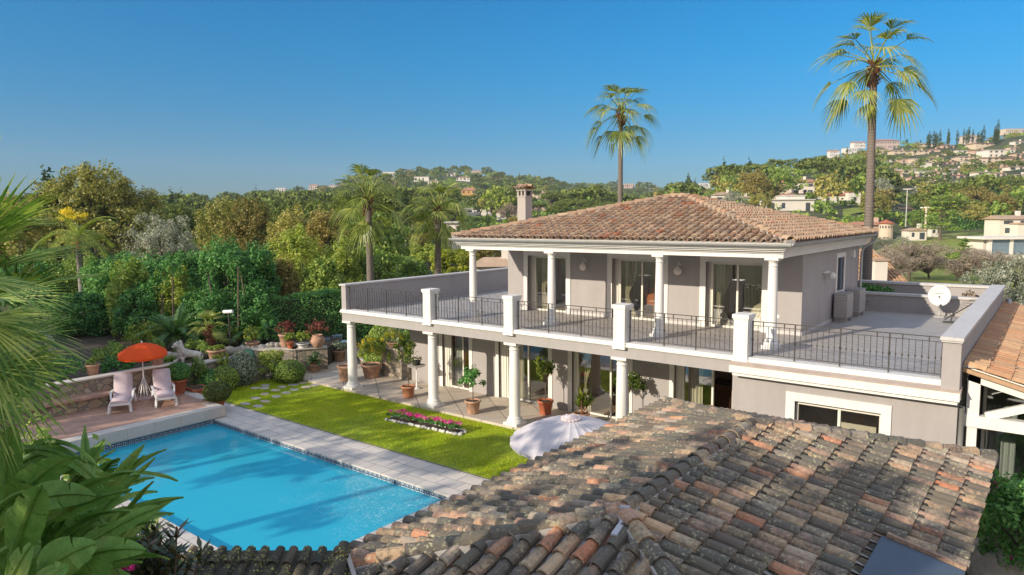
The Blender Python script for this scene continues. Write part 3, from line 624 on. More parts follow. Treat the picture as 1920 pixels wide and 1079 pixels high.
# tiles run down towards +x: rows follow the slope direction
O = np.array([4.6, 16.5, 3.42-.27*6.0]); poly = [(0, 0), (12.4, 0), (12.4, 6.2), (0, 6.2)]
tile_rows(tm, O, (0, 1, 0), (-1, 0, .27), poly, .26, .42, .1, 6, np.random.RandomState(8))
tm.build('roof_tiles', M['tile_annex'], AN)
MB().add([(-1.41, 16.5, 3.40), (4.6, 16.5, 3.40-.27*6.0), (4.6, 28.9, 3.40-.27*6.0), (-1.41, 28.9, 3.40), (-1.41, 16.5, 3.32), (4.6, 16.5, 3.32-.27*6), (4.6, 28.9, 3.32-.27*6), (-1.41, 28.9, 3.32)], [(0, 1, 2, 3), (7, 6, 5, 4), (0, 4, 5, 1)]).build('roof_deck', M['tile_annex'], AN)
MB().box(-1.41, 16.55, 3.4, -1.15, 28.8, 3.44).build('flashing', M['mortar'], AN)
ti = MB(); ti.box(-1.32, 16.62, 2.42, -1.10, 16.8, 3.3); ti.beam((-1.3, 16.7, 3.26), (4.5, 16.7, 3.26-.27*5.8), .16, .26); ti.box(-1.34, 16.6, 2.18, 4.5, 16.82, 2.42); ti.beam((-.98, 16.7, 2.42), (.2, 16.7, 2.93), .12, .16)
ti.box(-1.3, 16.64, 0, -1.12, 16.8, 2.18); ti.box(1.2, 16.64, 0, 1.38, 16.8, 2.7)
ti.build('timber_frame', M['white'], AN)
gp = MB().box(-1.1, 17.6, 0.1, 2.4, 17.63, 2.9).build('glass_wall', M['glass'], AN)
fm = MB(); 
for x in (-1.1, -.2, .7, 1.6): fm.box(x, 17.55, .1, x+.06, 17.62, 2.9)
fm.box(-1.1, 17.55, 2.0, 2.4, 17.62, 2.06); fm.build('glazing_bars', M['frame'], AN)
MB().box(-1.45, 19.5, 0, 4, 19.6, 3).build('back_wall', m_plain('annex_wall', (.25, .24, .24)), AN)
c_ = curtain(None, -1.05, -.5, 17.9, .15, 2.4, M['curtain2']); c_.data.transform(Matrix.Translation(-AN.location)); c_.parent = AN
# ================================================================ outbuilding roofs in the foreground
P_ = thing('pool_house', 'near outbuilding under a weathered hipped clay tile roof', 'outbuilding', (-3.8, 9.5, 0), world=True)
pw = MB().box(-6.5, 5.0, 0, -1.0, 13.9, 2.15).build('wall', M['wall'], P_)
def sk_e(a, b):   # east face: a along y from the south corner, b up the slope; the eave steps back there
    return (a < 4.95 and b < .78) or (a < 2.75 and b < 1.55)
hip_roof(P_, 'roof_tiles', -6.85, -.72, 4.55, 14.3, 2.25, (-3.86, 7.0, 3.0), (-3.86, 11.35, 3.0), M['tile_old'], .235, .335, .088, 11, rr=.115, thick=.12, skips={'E': sk_e})
rk = MB(); k_ = .75/3.14
rk.add([(-1.55, 4.5, 2.31+.15+.04), (-.66, 4.5, 2.24+.075), (-.66, 9.42, 2.24+.075), (-1.55, 9.42, 2.46+.04)], [(0, 1, 2, 3)]); rk.build('zinc_valley', m_plain('bluish_membrane', (.07, .1, .135), .6, .12, 2), P_)
MB().beam((-1.5, 9.45, 2.52), (-.66, 9.5, 2.32), .06, .05).build('edge_batten', M['tile_old'], P_)
fl = MB(); fl.beam((-3.78, 7.05, 3.06), (-3.7, 6.5, 2.98), .07, .05); fl.beam((-3.84, 7.1, 3.1), (-3.8, 6.9, 3.12), .1, .06); fl.build('lead_flashing', m_plain('lead_grey', (.45, .46, .5), .5, .15, 6), P_)
g2 = thing('shed', 'dark mossy tiled shed roof at the bottom edge of the garden', 'shed', (-6.5, 3.4, 0), world=True)
A = np.array([-7.85, 3.86, 2.62]); B = np.array([-6.41, 4.94, 2.62]); zz = np.array([0, 0, 1.0])
M['tile_moss'] = m_tile('mossy_tiles', [(0, (.12, .09, .06)), (.4, (.18, .13, .09)), (.7, (.08, .075, .06)), (1, (.22, .16, .1))], 1.0, .8, (.5, .5, .12), (.03, .035, .028), 4)
C = A+np.array([-1.3, -2.2, -.3]); D = B+np.array([.1, -2.6, -.35]); u = unit(B-A)
n = unit(np.cross(u, C-A)); v = np.cross(n, u); v = v if v[2] > 0 else -v
mb = MB(); O = A+u*(-1.6)-v*2.2; tile_rows(mb, O, u, v, [(0, 0), (3.4, 0), (3.4, 2.2), (1.6, 2.2), (.4, 1.2)], .17, .4, .062, 5, np.random.RandomState(3), False, .0)
base = MB().add([A, B, B-v*2.2, A-u*1.6-v*2.2, A-u*1.2-v*1.0], [(0, 1, 2, 3, 4)])
E2 = B+np.array([1.3, -.55, -.75]); E3 = B-v*2.2+np.array([1.3, -.55, -.75])
base.add([B+.03*zz, E2, E3, B-v*2.2+.03*zz], [(0, 1, 2, 3)]); base.add([A-u*1.2-v*1.0, A, B, E2, A-u*1.2-v*1.0-zz*.3, A-zz*.3, B-zz*.3, E2-zz*.1], [(0, 1, 5, 4), (1, 2, 6, 5), (2, 3, 7, 6)])
b_ = base.build('roof_deck', M['tile_moss'], g2); mb.build('roof_tiles', M['tile_moss'], b_)
rm = MB(); ridge_tiles(rm, B-v*2.2, B, .09, rs=np.random.RandomState(9)); rm.build('ridge_tiles', M['tile_moss'], b_)
MB().beam(B+.06*zz, E2+.06*zz, .05, .06).build('verge_strip', M['mortar'], b_)
MB().box(-8.2, 2.0, 0, -5.9, 3.9, 2.2).build('wall', M['wall'], g2)

# ================================================================ pool
PX0, PX1, PY0, PY1, WZ = -21.55, -10.9, 6.8, 11.53, -.17
def m_pool():
    t = NT('pool_liner'); n = t.noise(.5, 3); b = t.n('TexBrick', Scale=1.0, _offset=0.0); t.l(t.coord('World'), b.inputs['Vector'])
    b.inputs['Brick Width'].default_value = .25; b.inputs['Row Height'].default_value = .25; b.inputs['Mortar Size'].default_value = .006
    b.inputs['Color1'].default_value = rgb((.32, .86, .97)); b.inputs['Color2'].default_value = rgb((.30, .84, .96)); b.inputs['Mortar'].default_value = rgb((.36, .88, .97))
    t.col(b.outputs['Color']); t.b.inputs['Roughness'].default_value = .7; return t.m
def m_water():
    t = NT('pool_water'); tr = t.n('BsdfTransparent'); tr.inputs[0].default_value = (.5, .95, 1, 1)
    gl = t.n('BsdfGlossy', Roughness=.03); co = t.coord('World')
    n1 = t.noise(2.2, 3, .55, co, .6); n2 = t.noise(9, 3, .6, co, .4)
    # the jet at the east end roughens the surface
    ge = t.n('SeparateXYZ'); t.l(co, ge.inputs[0])
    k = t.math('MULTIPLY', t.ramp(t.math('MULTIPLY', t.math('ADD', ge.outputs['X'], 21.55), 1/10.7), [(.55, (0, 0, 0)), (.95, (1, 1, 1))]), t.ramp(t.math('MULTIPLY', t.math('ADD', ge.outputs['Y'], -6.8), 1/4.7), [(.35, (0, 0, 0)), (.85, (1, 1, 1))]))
    h = t.math('ADD', t.math('MULTIPLY', n1, .8), t.math('MULTIPLY', n2, t.math('ADD', t.math('MULTIPLY', k, 1.1), .2)))
    bp = t.n('Bump', Strength=.35, Distance=.03); t.l(h, bp.inputs['Height']); t.l(bp.outputs[0], gl.inputs['Normal'])
    fr = t.n('Fresnel', IOR=1.333); t.l(bp.outputs[0], fr.inputs['Normal'])
    sc_ = t.n('BsdfDiffuse'); sc_.inputs[0].default_value = (.06, .68, .93, 1); ms = t.n('MixShader', i0=.5); t.l(tr.outputs[0], ms.inputs[1]); t.l(sc_.outputs[0], ms.inputs[2])
    mx = t.n('MixShader'); t.l(t.math('ADD', t.math('MULTIPLY', fr.outputs[0], 1.0), .02, True), mx.inputs[0]); t.l(ms.outputs[0], mx.inputs[1]); t.l(gl.outputs[0], mx.inputs[2])
    # thin broken foam and ripple highlights painted white over the inlet
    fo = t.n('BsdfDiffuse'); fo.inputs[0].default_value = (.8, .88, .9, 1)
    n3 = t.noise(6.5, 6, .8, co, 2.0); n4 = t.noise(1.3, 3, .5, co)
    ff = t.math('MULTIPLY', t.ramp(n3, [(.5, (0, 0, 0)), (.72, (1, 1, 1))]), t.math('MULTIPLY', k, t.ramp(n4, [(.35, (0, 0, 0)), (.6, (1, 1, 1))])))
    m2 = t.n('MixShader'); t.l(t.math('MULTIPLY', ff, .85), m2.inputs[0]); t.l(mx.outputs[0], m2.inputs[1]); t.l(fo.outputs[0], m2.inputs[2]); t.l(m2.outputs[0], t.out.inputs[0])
    return t.m
p = MB(); p.add([(PX0, PY0, -1.25), (PX1, PY0, -1.25), (PX1, PY1, -1.25), (PX0, PY1, -1.25), (PX0, PY0, -.02), (PX1, PY0, -.02), (PX1, PY1, -.02), (PX0, PY1, -.02)], [(0, 1, 2, 3), (0, 4, 5, 1), (1, 5, 6, 2), (2, 6, 7, 3), (3, 7, 4, 0)])
struct(p.build('pool_basin', m_pool()))
wm = MB(); nx, ny = 90, 44
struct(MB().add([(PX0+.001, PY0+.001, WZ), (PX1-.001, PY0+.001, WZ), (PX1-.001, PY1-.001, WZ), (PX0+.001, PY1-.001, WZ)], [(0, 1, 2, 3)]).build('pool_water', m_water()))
MB_ = MB()
# waterline band with a Greek key
band = MB(); band.box(PX0, PY1-.012, -.2, PX1, PY1-.002, -.025); band.box(PX0+.002, PY0, -.2, PX0+.012, PY1-.012, -.025); band.box(PX1-.012, PY0, -.2, PX1-.002, PY1-.012, -.025)
struct(band.build('waterline_tiles', m_plain('waterline_tile', (.42, .5, .58), .3, .1, 12)))
key = MB(); u_ = .026
strokes = [(0, 0, 6, 0), (0, 0, 0, 5), (0, 5, 5, 5), (5, 5, 5, 2), (5, 2, 2, 2), (2, 2, 2, 3.4)]
def keyrun(fn, L):
    x = 0
    while x < L-.16:
        for a0, b0, a1, b1 in strokes: fn(x+min(a0, a1)*u_-.012, -.185+min(b0, b1)*u_-.012, x+max(a0, a1)*u_+.012, -.185+max(b0, b1)*u_+.012)
        x += 6.6*u_
keyrun(lambda a, b, c, d: key.box(PX0+a, PY1-.018, b, PX0+c, PY1-.0125, d), PX1-PX0)
keyrun(lambda a, b, c, d: key.box(PX0+.0125, PY0+a, b, PX0+.018, PY0+c, d), PY1-PY0)
struct(key.build('greek_key_border', m_plain('key_tile', (.035, .06, .11), .3)))
# coping
cp = MB(); cp.box(-23.4, PY1-.03, -.05, -9.4, 12.82, 0); cp.box(PX1-.03, PY0-1.2, -.05, -9.4, PY1-.03, 0); cp.box(-22.5, PY0-1.2, -.05, PX1-.03, PY0+.03, 0)
struct(cp.build('pool_coping', M['coping']))
struct(MB().box(-23.4, 12.82, -.05, -7.2, 12.86, .012).build('lawn_edging', m_plain('edging', (.16, .15, .14), .9)))
sk = thing('pool_skimmer', 'small bright blue float beside the near edge of the pool', 'pool float', (-11.75, 7.55, WZ)); MB().lathe([(0, 0), (.1, 0), (.12, .03), (.1, .06), (.04, .07), (0, .07)], seg=16).build('float_body', m_plain('blue_plastic', (.02, .12, .5), .3), sk, smooth=True); MB().tube([(-.05, 0, .06), (0, 0, .12), (.05, 0, .06)], .008, 6).build('handle', M['pwhite'], sk)
for i, x in enumerate((-20.2, -17.2, -14.6)):
    sk = thing('pool_light', ['round pale pool light low on the far wall near the deck corner', 'round pale pool light in the middle of the far pool wall', 'round pale pool light on the far pool wall towards the roof'][i], 'pool light', (x, PY1-.02, -.55), 'pool lights'); MB().lathe([(0, 0), (.09, 0), (.1, .02), (.07, .03), (0, .03)], seg=16).build('rim', M['pwhite'], sk); sk.rotation_euler = (pi/2, 0, 0)
# deck
struct(MB().box(-26, -2, -.4, -21.86, 11.55, .35).box(-26, 11.55, -.4, -22.3, 11.86, .35).build('sun_deck', M['deck']))
struct(MB().box(-21.86, -2, -.1+.12, -21.42, 11.9, .352).box(-22.3, 11.55, 0.0, -21.86, 11.9, .352).build('deck_curb', M['curb']))
struct(MB().box(-24.6, 11.86, -.02, -22.9, 12.25, .345).build('deck_step', M['coping']))
struct(MB().box(-21.86, -2, -.4, -21.56, 11.5, .019).build('curb_slot_shade', M['dark']))  # dark block standing in for the shade in the slot under the curb
# ================================================================ lawn, patio, path
LAWN = [(-25.2, 14.0), (-23.6, 12.86), (-7.2, 12.86), (-5.0, 14.6), (-5.0, 16.4), (-23.8, 16.4), (-24.4, 16.5), (-25.0, 15.9)]
M['lawn'] = m_plain('lawn_turf', (.24, .30, .03), .95, .4, 1.6, .3, 60)
struct(MB().prism(LAWN, -.06, .012).build('lawn_ground', M['lawn']))
def in_poly(x, y, poly):
    c = np.zeros(x.shape, bool); n = len(poly)
    for i in range(n):
        x0, y0 = poly[i]; x1, y1 = poly[(i+1) % n]
        k = ((y0 > y) != (y1 > y)); c ^= k & (x < (x1-x0)*(y-y0)/((y1-y0) or 1e-9)+x0)
    return c
STEPS = []
for px, py in ((477,708),(497,717),(468,727),(508,727),(487,736),(515,733),(545,708),(560,716),(533,726),(552,731),(497,745),(531,739),(462,750),(486,758),(570,721),(590,722),(512,712),(540,722)):
    q = on_z(px, py+12-6, .02); STEPS.append((q[0], q[1]))
STEPS = [(on_z(px, py, .02)[0], on_z(px, py, .02)[1]) for px, py in ((479,728),(497,723),(496,728.5),(517,732),(530,726),(550,722),(566,718),(551,731),(536,737),(497,739),(518,744),(479,747),(498,753),(460,757),(484,762),(574,726),(590,722.5),(480,753))][:17]
def grass(x, y, h0, h1, seed, wd=.011):
    rs = np.random.RandomState(seed); n = len(x); h = rs.uniform(h0, h1, n); a = rs.uniform(0, 2*pi, n); le = rs.normal(0, .8, (n, 2))*h[:, None]
    dx, dy = np.cos(a)*wd, np.sin(a)*wd; z = np.full(n, .01)
    return np.stack([np.stack([x-dx, y-dy, z], 1), np.stack([x+dx, y+dy, z], 1), np.stack([x+le[:, 0], y+le[:, 1], z+h], 1)], 1)
rs = np.random.RandomState(12); N = 260000
gx = rs.uniform(-25.2, -5, N); gy = rs.uniform(12.86, 16.4, N); k = in_poly(gx, gy, LAWN)
for sx_, sy_ in STEPS: k &= ((gx-sx_)/.22)**2+((gy-sy_)/.17)**2 > 1
BED0, BED1 = np.array([-16.75, 14.93]), np.array([-13.9, 15.15])
d_ = unit(BED1-BED0); n_ = np.array([-d_[1], d_[0]]); la = (gx-BED0[0])*d_[0]+(gy-BED0[1])*d_[1]; lb = (gx-BED0[0])*n_[0]+(gy-BED0[1])*n_[1]
k &= ~((la > -.05) & (la < 2.95) & (np.abs(lb) < .21))
patch = np.sin(gx*1.3+2)+np.sin(gy*2.1+gx*.7)+np.sin(gx*.37-gy*1.1)+np.sin(gx*3.1+gy*2.3)*.6; edge = np.clip((gy-12.86)/.35, 0, 1); k &= rs.rand(N) < np.clip(.78+patch*.17, .2, 1)*(.45+.55*edge)
t = NT('grass_blades'); g = t.n('NewGeometry'); nz = t.noise(1.5, 4, .6); nz2 = t.noise(.45, 2, .5)
a_ = t.math('ADD', t.math('MULTIPLY', g.outputs['Random Per Island'], .45), t.math('MULTIPLY', t.math('ADD', nz, nz2), .4))
cg = t.ramp(a_, [(.25, (.22, .38, .01)), (.5, (.38, .55, .015)), (.68, (.55, .64, .02)), (.9, (.68, .64, .07))]); t.col(cg); t.b.inputs['Roughness'].default_value = .6; t.b.inputs['Specular IOR Level'].default_value = .2
tr = t.n('BsdfTranslucent'); t.l(cg, tr.inputs[0]); mx = t.n('MixShader', i0=.35); t.l(t.b.outputs[0], mx.inputs[1]); t.l(tr.outputs[0], mx.inputs[2]); t.l(mx.outputs[0], t.out.inputs[0]); M['grass'] = t.m
tag(MB().quads(grass(gx[k], gy[k], .012, .032, 4), 3).build('lawn_grass', M['grass']), 'short bright green lawn grass beside the pool', 'grass', kind='stuff')
for i, (x, y) in enumerate(STEPS):
    rr = random.Random(i); pts = [(x+(.23+rr.uniform(-.05, .04))*cos(a_), y+(.17+rr.uniform(-.04, .03))*sin(a_)) for a_ in np.arange(7)*2*pi/7+rr.uniform(0, 1)]
    tag(MB().prism(pts, -.02, .028).build('stepping_stone', M['sand' if i % 3 == 0 else 'rock']), 'flat pale stepping stone set in the lawn', 'stepping stone', 'stepping stones across the corner of the lawn')
struct(MB().box(-23.7, 16.4, -.1, -1.45, 18.9, .1).box(-23.7, 18.9, -.1, -19.95, 20.2, .1).build('patio_floor', M['patio']))
struct(MB().prism([(-25.4, 15.9), (-24.2, 16.45), (-23.7, 16.4), (-23.7, 21.2), (-27.8, 23.0), (-27.8, 19.0)], -.1, .085).build('sandy_path', M['sand']))
# flower bed
fb = thing('flower_bed', 'narrow bed of pink cyclamen edged with white stones on the lawn', 'flower bed', (-15.4, 14.9, 0), world=True)
MB().beam((*BED0, .03), (*(BED0+d_*2.9), .03), .36, .06).build('soil', M['soil'], fb)
rs = np.random.RandomState(5)
st = MB(); t_ = 0
for i in range(46):
    f = i/46*6.4
    if f < 2.9: q = BED0+d_*f-n_*.2
    elif f < 3.3: q = BED0+d_*2.93+n_*(f-3.1)*.9
    elif f < 6.2: q = BED0+d_*(2.9-(f-3.3))+n_*.19
    else: q = BED0-d_*.03+n_*(.19-(f-6.2)*1.5)
    st.blob((q[0]+rs.normal(0, .015), q[1]+rs.normal(0, .015), .045), (rs.uniform(.05, .1), rs.uniform(.04, .065), rs.uniform(.035, .06)), 9, 6, .15, i)
so = st.build('edging_stones', m_plain('white_stone', (.6, .58, .52), .85, .15, 9), fb, smooth=True); so['kind'] = 'part'
del so['kind']
# ================================================================ foliage builders
M['lf_oak'] = m_leaf('leaf_oak', (0.143, 0.16, 0.0397), (0.319, 0.319, 0.0797), (0.574, 0.493, 0.143), .35)
M['lf_green'] = m_leaf('leaf_green', (0.0837, 0.158, 0.0373), (0.177, 0.298, 0.0558), (0.447, 0.539, 0.111), .35)
M['lf_laurel'] = m_leaf('leaf_laurel', (0.0316, 0.119, 0.0348), (0.0791, 0.238, 0.0554), (0.221, 0.428, 0.111), .25, .5, .25)
M['lf_bright'] = m_leaf('leaf_bright', (0.12, 0.186, 0.024), (0.279, 0.373, 0.0532), (0.532, 0.559, 0.12), .4)
M['lf_yellow'] = m_leaf('leaf_yellow', (.16, .2, .012), (.34, .38, .03), (.55, .52, .06), .4)
M['lf_olive'] = m_leaf('leaf_olive', (0.13, 0.15, 0.1), (0.27, 0.29, 0.21), (0.45, 0.46, 0.36), .2, .5, .3)
M['lf_autumn'] = m_leaf('leaf_autumn', (.13, .12, .03), (.27, .23, .06), (.42, .33, .1), .35)
M['lf_pine'] = m_leaf('leaf_pine', (0.0486, 0.0806, 0.0194), (0.108, 0.151, 0.0324), (0.216, 0.259, 0.054), .2, .6, .2)
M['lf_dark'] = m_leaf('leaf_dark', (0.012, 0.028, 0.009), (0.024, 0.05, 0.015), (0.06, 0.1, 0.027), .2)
M['lf_cypress'] = m_leaf('leaf_cypress', (0.0297, 0.0594, 0.0214), (0.0594, 0.101, 0.0356), (0.119, 0.167, 0.0594), .15, .7, .15)
M['lf_lavender'] = m_leaf('twig_grey', (0.19, 0.15, 0.12), (0.31, 0.25, 0.2), (0.45, 0.37, 0.3), .1, .8, .1)
M['lf_box'] = m_leaf('leaf_box', (.03, .06, .01), (.08, .125, .022), (.19, .22, .05), .3, patch=6)
M['lf_silver'] = m_leaf('leaf_silver', (.12, .16, .11), (.25, .30, .21), (.42, .45, .33), .25, patch=6)
M['lf_citrus'] = m_leaf('leaf_citrus', (.04, .08, .012), (.12, .19, .025), (.32, .36, .05), .35, .3, .5, patch=6)
M['lf_red'] = m_leaf('leaf_red', (.09, .02, .015), (.22, .05, .04), (.38, .13, .09), .3, patch=6)
M['lf_palm'] = m_leaf('leaf_fan_palm', (0.105, 0.151, 0.0232), (0.232, 0.302, 0.0466), (0.536, 0.523, 0.14), .35, .35, .5)
M['lf_palm2'] = m_leaf('leaf_fan_palm_near', (0.0759, 0.167, 0.0379), (0.198, 0.333, 0.0607), (0.577, 0.637, 0.182), .3, .45, .25, patch=3)
t_ = NT('leaf_banana'); n_a = t_.noise(2.2, 4, .6); n_b = t_.noise(14, 3, .6); cb_ = t_.mix(.45, t_.ramp(n_a, [(.3, (.09, .23, .05)), (.52, (.19, .38, .07)), (.68, (.5, .58, .16))]), t_.ramp(n_b, [(.3, (.1, .24, .04)), (.7, (.3, .48, .11))])); n_c = t_.noise(5, 5, .7); cb_ = t_.mix(t_.ramp(n_c, [(.62, (0, 0, 0)), (.72, (.75, .75, .75))]), cb_, (.28, .2, .07)); n_d = t_.noise(60, 2, .5); cb_ = t_.mix(.3, cb_, t_.ramp(n_d, [(.35, (.6, .65, .5)), (.65, (1.2, 1.2, 1.1))]), 'MULTIPLY'); t_.bump(n_d, .25, .004)
t_.col(cb_); t_.b.inputs['Roughness'].default_value = .5; t_.b.inputs['Specular IOR Level'].default_value = .4
tr_ = t_.n('BsdfTranslucent'); t_.l(cb_, tr_.inputs[0]); mx_ = t_.n('MixShader', i0=.3); t_.l(t_.b.outputs[0], mx_.inputs[1]); t_.l(tr_.outputs[0], mx_.inputs[2]); t_.l(mx_.outputs[0], t_.out.inputs[0]); M['lf_banana'] = t_.m
M['lf_cycad'] = m_leaf('leaf_cycad', (0.0216, 0.066, 0.0216), (0.054, 0.144, 0.036), (0.12, 0.228, 0.06), .2, .3, .5)
M['pink'] = m_leaf('pink_petals', (.6, .03, .25), (.8, .06, .38), (.85, .3, .55), .3, .6, .2)
M['yellow'] = m_leaf('yellow_bloom', (.65, .45, .01), (.85, .62, .02), (.9, .75, .1), .3, .6, .2)

def rhomb(C, T, N, L, Wd):
    """leaf cards: centre C, long axis T, normal N, length L, width Wd (arrays)"""
    Sx = np.cross(N, T); Sx /= np.linalg.norm(Sx, axis=1)[:, None]+1e-9; L = L[:, None]; Wd = Wd[:, None]
    return np.stack([C-T*L*.5, C+Sx*Wd*.5-T*L*.05, C+T*L*.5, C-Sx*Wd*.5-T*L*.05], 1)
def crown_cards(n, radii, leaf, seed, clumps=60, spread=.22, cut=-1.0, shell=.55, asp=.55, lumps=.22, droop=0.0, outward=.75):
    rs = np.random.RandomState(seed); R = np.array(radii, float)
    d = rs.normal(size=(clumps, 3)); d /= np.linalg.norm(d, axis=1)[:, None]; d[:, 2] = np.where(d[:, 2] < cut, -d[:, 2]*.7, d[:, 2])
    rr = (shell+(1-shell)*rs.rand(clumps)**.7); kk = rs.normal(size=(5, 3))*2.0; oo = rs.rand(5)*6
    lump = 1+lumps*sum(np.sin(d@kk[i]+oo[i]) for i in range(5))/2.2
    cc = d*rr[:, None]*lump[:, None]; cs = spread*rs.uniform(.6, 1.35, clumps)
    w = rs.uniform(.5, 1.5, clumps); w /= w.sum(); idx = rs.choice(clumps, n, p=w)
    g = rs.normal(size=(n, 3)); g /= np.linalg.norm(g, axis=1)[:, None]; g *= (rs.rand(n)**.45)[:, None]
    Pn = cc[idx]+g*cs[idx][:, None]
    out = Pn/(np.linalg.norm(Pn, axis=1)[:, None]+1e-6)*.5+g*.9
    nrm = out*outward+rs.normal(size=(n, 3))*.55; nrm[:, 2] += .25; nrm /= np.linalg.norm(nrm, axis=1)[:, None]
    tt = rs.normal(size=(n, 3)); tt[:, 2] -= droop; tt -= nrm*(tt*nrm).sum(1)[:, None]; tt /= np.linalg.norm(tt, axis=1)[:, None]+1e-9
    L = leaf*rs.uniform(.6, 1.35, n)
    return rhomb(Pn*R, tt, nrm, L, L*asp), cc*R
def limbs(mb, base, top, r, targets, rs, k=8):
    mid = np.array(base)*.5+np.array(top)*.5+np.array([rs.normal(0, .15), rs.normal(0, .15), 0])*r*3
    mb.tube([base, mid, top], [r*1.15, r*.9, r*.65], 8)
    for i in rs.permutation(len(targets))[:k]:
        t_ = targets[i]; s_ = np.array(top)*(.75+.25*rs.rand())+np.array(base)*.1*0; m_ = s_*.45+t_*.55+np.array([0, 0, .12*np.linalg.norm(t_-s_)])
        mb.tube([s_, m_, t_], [r*.5, r*.3, r*.08], 6)
def make_tree(name, label, cat, loc, h, rx, rz, leafm, n=4000, leaf=.3, seed=1, trunk_r=None, group=None, bark='bark', cut=-.5, clumps=60, spread=.22, shell=.5, asp=.55, ry=None, lumps=.22, droop=0, trunk=True, limbk=8, base=None):
    t = thing(name, label, cat, loc, group); rs = np.random.RandomState(seed)
    cz = h-rz if base is None else base+rz
    q, cc = crown_cards(n, (rx, ry or rx, rz), leaf, seed, clumps, spread, cut, shell, asp, lumps, droop)
    q[..., 2] += cz; cc[:, 2] += cz
    if trunk:
        mb = MB(); r = trunk_r or max(.06, h*.022); limbs(mb, (0, 0, -.3), (rs.normal(0, .2)*.3, rs.normal(0, .2)*.3, max(cz-rz*.35, h*.2)), r, cc, rs, limbk); mb.build('trunk', M[bark], t, smooth=True)
    MB().quads(q).build('crown', M[leafm], t)
    return t
def shrub(name, label, cat, loc, r, leafm, n=1500, leaf=.07, seed=1, group=None, shape=None, clumps=40, spread=.25, shell=.6, cut=-.3, parts='foliage', parent=None, asp=.55, lumps=.12, droop=0):
    R = (r, r, r) if np.isscalar(r) else r
    q, _ = crown_cards(n, R, leaf, seed, clumps, spread, cut, shell, asp, lumps, droop); q[..., 2] += R[2]*.9
    t = parent or thing(name, label, cat, loc, group)
    o = MB().quads(q).build(parts, M[leafm], t)
    if parent is not None: o.location = loc
    else:
        st = MB(); rs = np.random.RandomState(seed)
        for i in range(5): st.tube([(0, 0, -.05), (rs.normal(0, .15)*R[0], rs.normal(0, .15)*R[1], R[2]*.5), (rs.normal(0, .35)*R[0], rs.normal(0, .35)*R[1], R[2]*1.1)], [.02, .015, .006], 5)
        st.build('stem', M['bark'], t)
    return t
def ball_cards(r, n, leaf, seed):
    """clipped topiary: cards hugging an ellipsoid"""
    rs = np.random.RandomState(seed); R = np.array(r if np.ndim(r) else (r, r, r), float)
    d = rs.normal(size=(n, 3)); d /= np.linalg.norm(d, axis=1)[:, None]; P = d*R*(rs.uniform(.9, 1.03, n))[:, None]
    nr = d+rs.normal(size=(n, 3))*.55; nr /= np.linalg.norm(nr, axis=1)[:, None]; tt = rs.normal(size=(n, 3)); tt -= nr*(tt*nr).sum(1)[:, None]; tt /= np.linalg.norm(tt, axis=1)[:, None]
    L = leaf*rs.uniform(.6, 1.4, n); return rhomb(P, tt, nr, L, L*.6)
def fan_leaf(out, base, d, up, R, nseg, rs, droop=.35, arc=2.1, fold=.25, tip=.35, w=.055, split=.45):
    """a palmate leaf: nseg pleated blades from the hub; d outward axis, up the leaf normal"""
    d = unit(d); side = unit(np.cross(d, up)); nrm = np.cross(side, d)
    for i in range(nseg):
        a = (i/(nseg-1)-.5)*2*arc+rs.normal(0, .015); L = R*(1-.28*abs(a/arc)**2)*rs.uniform(.93, 1.05)
        dr = d*cos(a)+side*sin(a)+nrm*(fold*(abs(sin(a)))-.05); dr = unit(dr)
        sd = unit(np.cross(dr, nrm)); hw = 2*arc/nseg*.5
        p0 = base; pts = []
        for f in (0.04, split, .75, 1.0):
            g = max(0, f-split)/(1-split); q = p0+dr*L*f+np.array([0, 0, -1.0])*droop*L*(f**2*.15+g**1.6*1.15)+nrm*(.0)
            ww = L*f*hw*1.0 if f <= split else L*split*hw*(1-g*.93)
            off = nrm*(.022*L if f < .99 else 0)
            pts.append((q-sd*ww, q+off*.4, q+sd*ww))
        for j in range(3):
            a_, b_ = pts[j], pts[j+1]
            out.append((a_[0], a_[1], b_[1], b_[0])); out.append((a_[1], a_[2], b_[2], b_[1]))
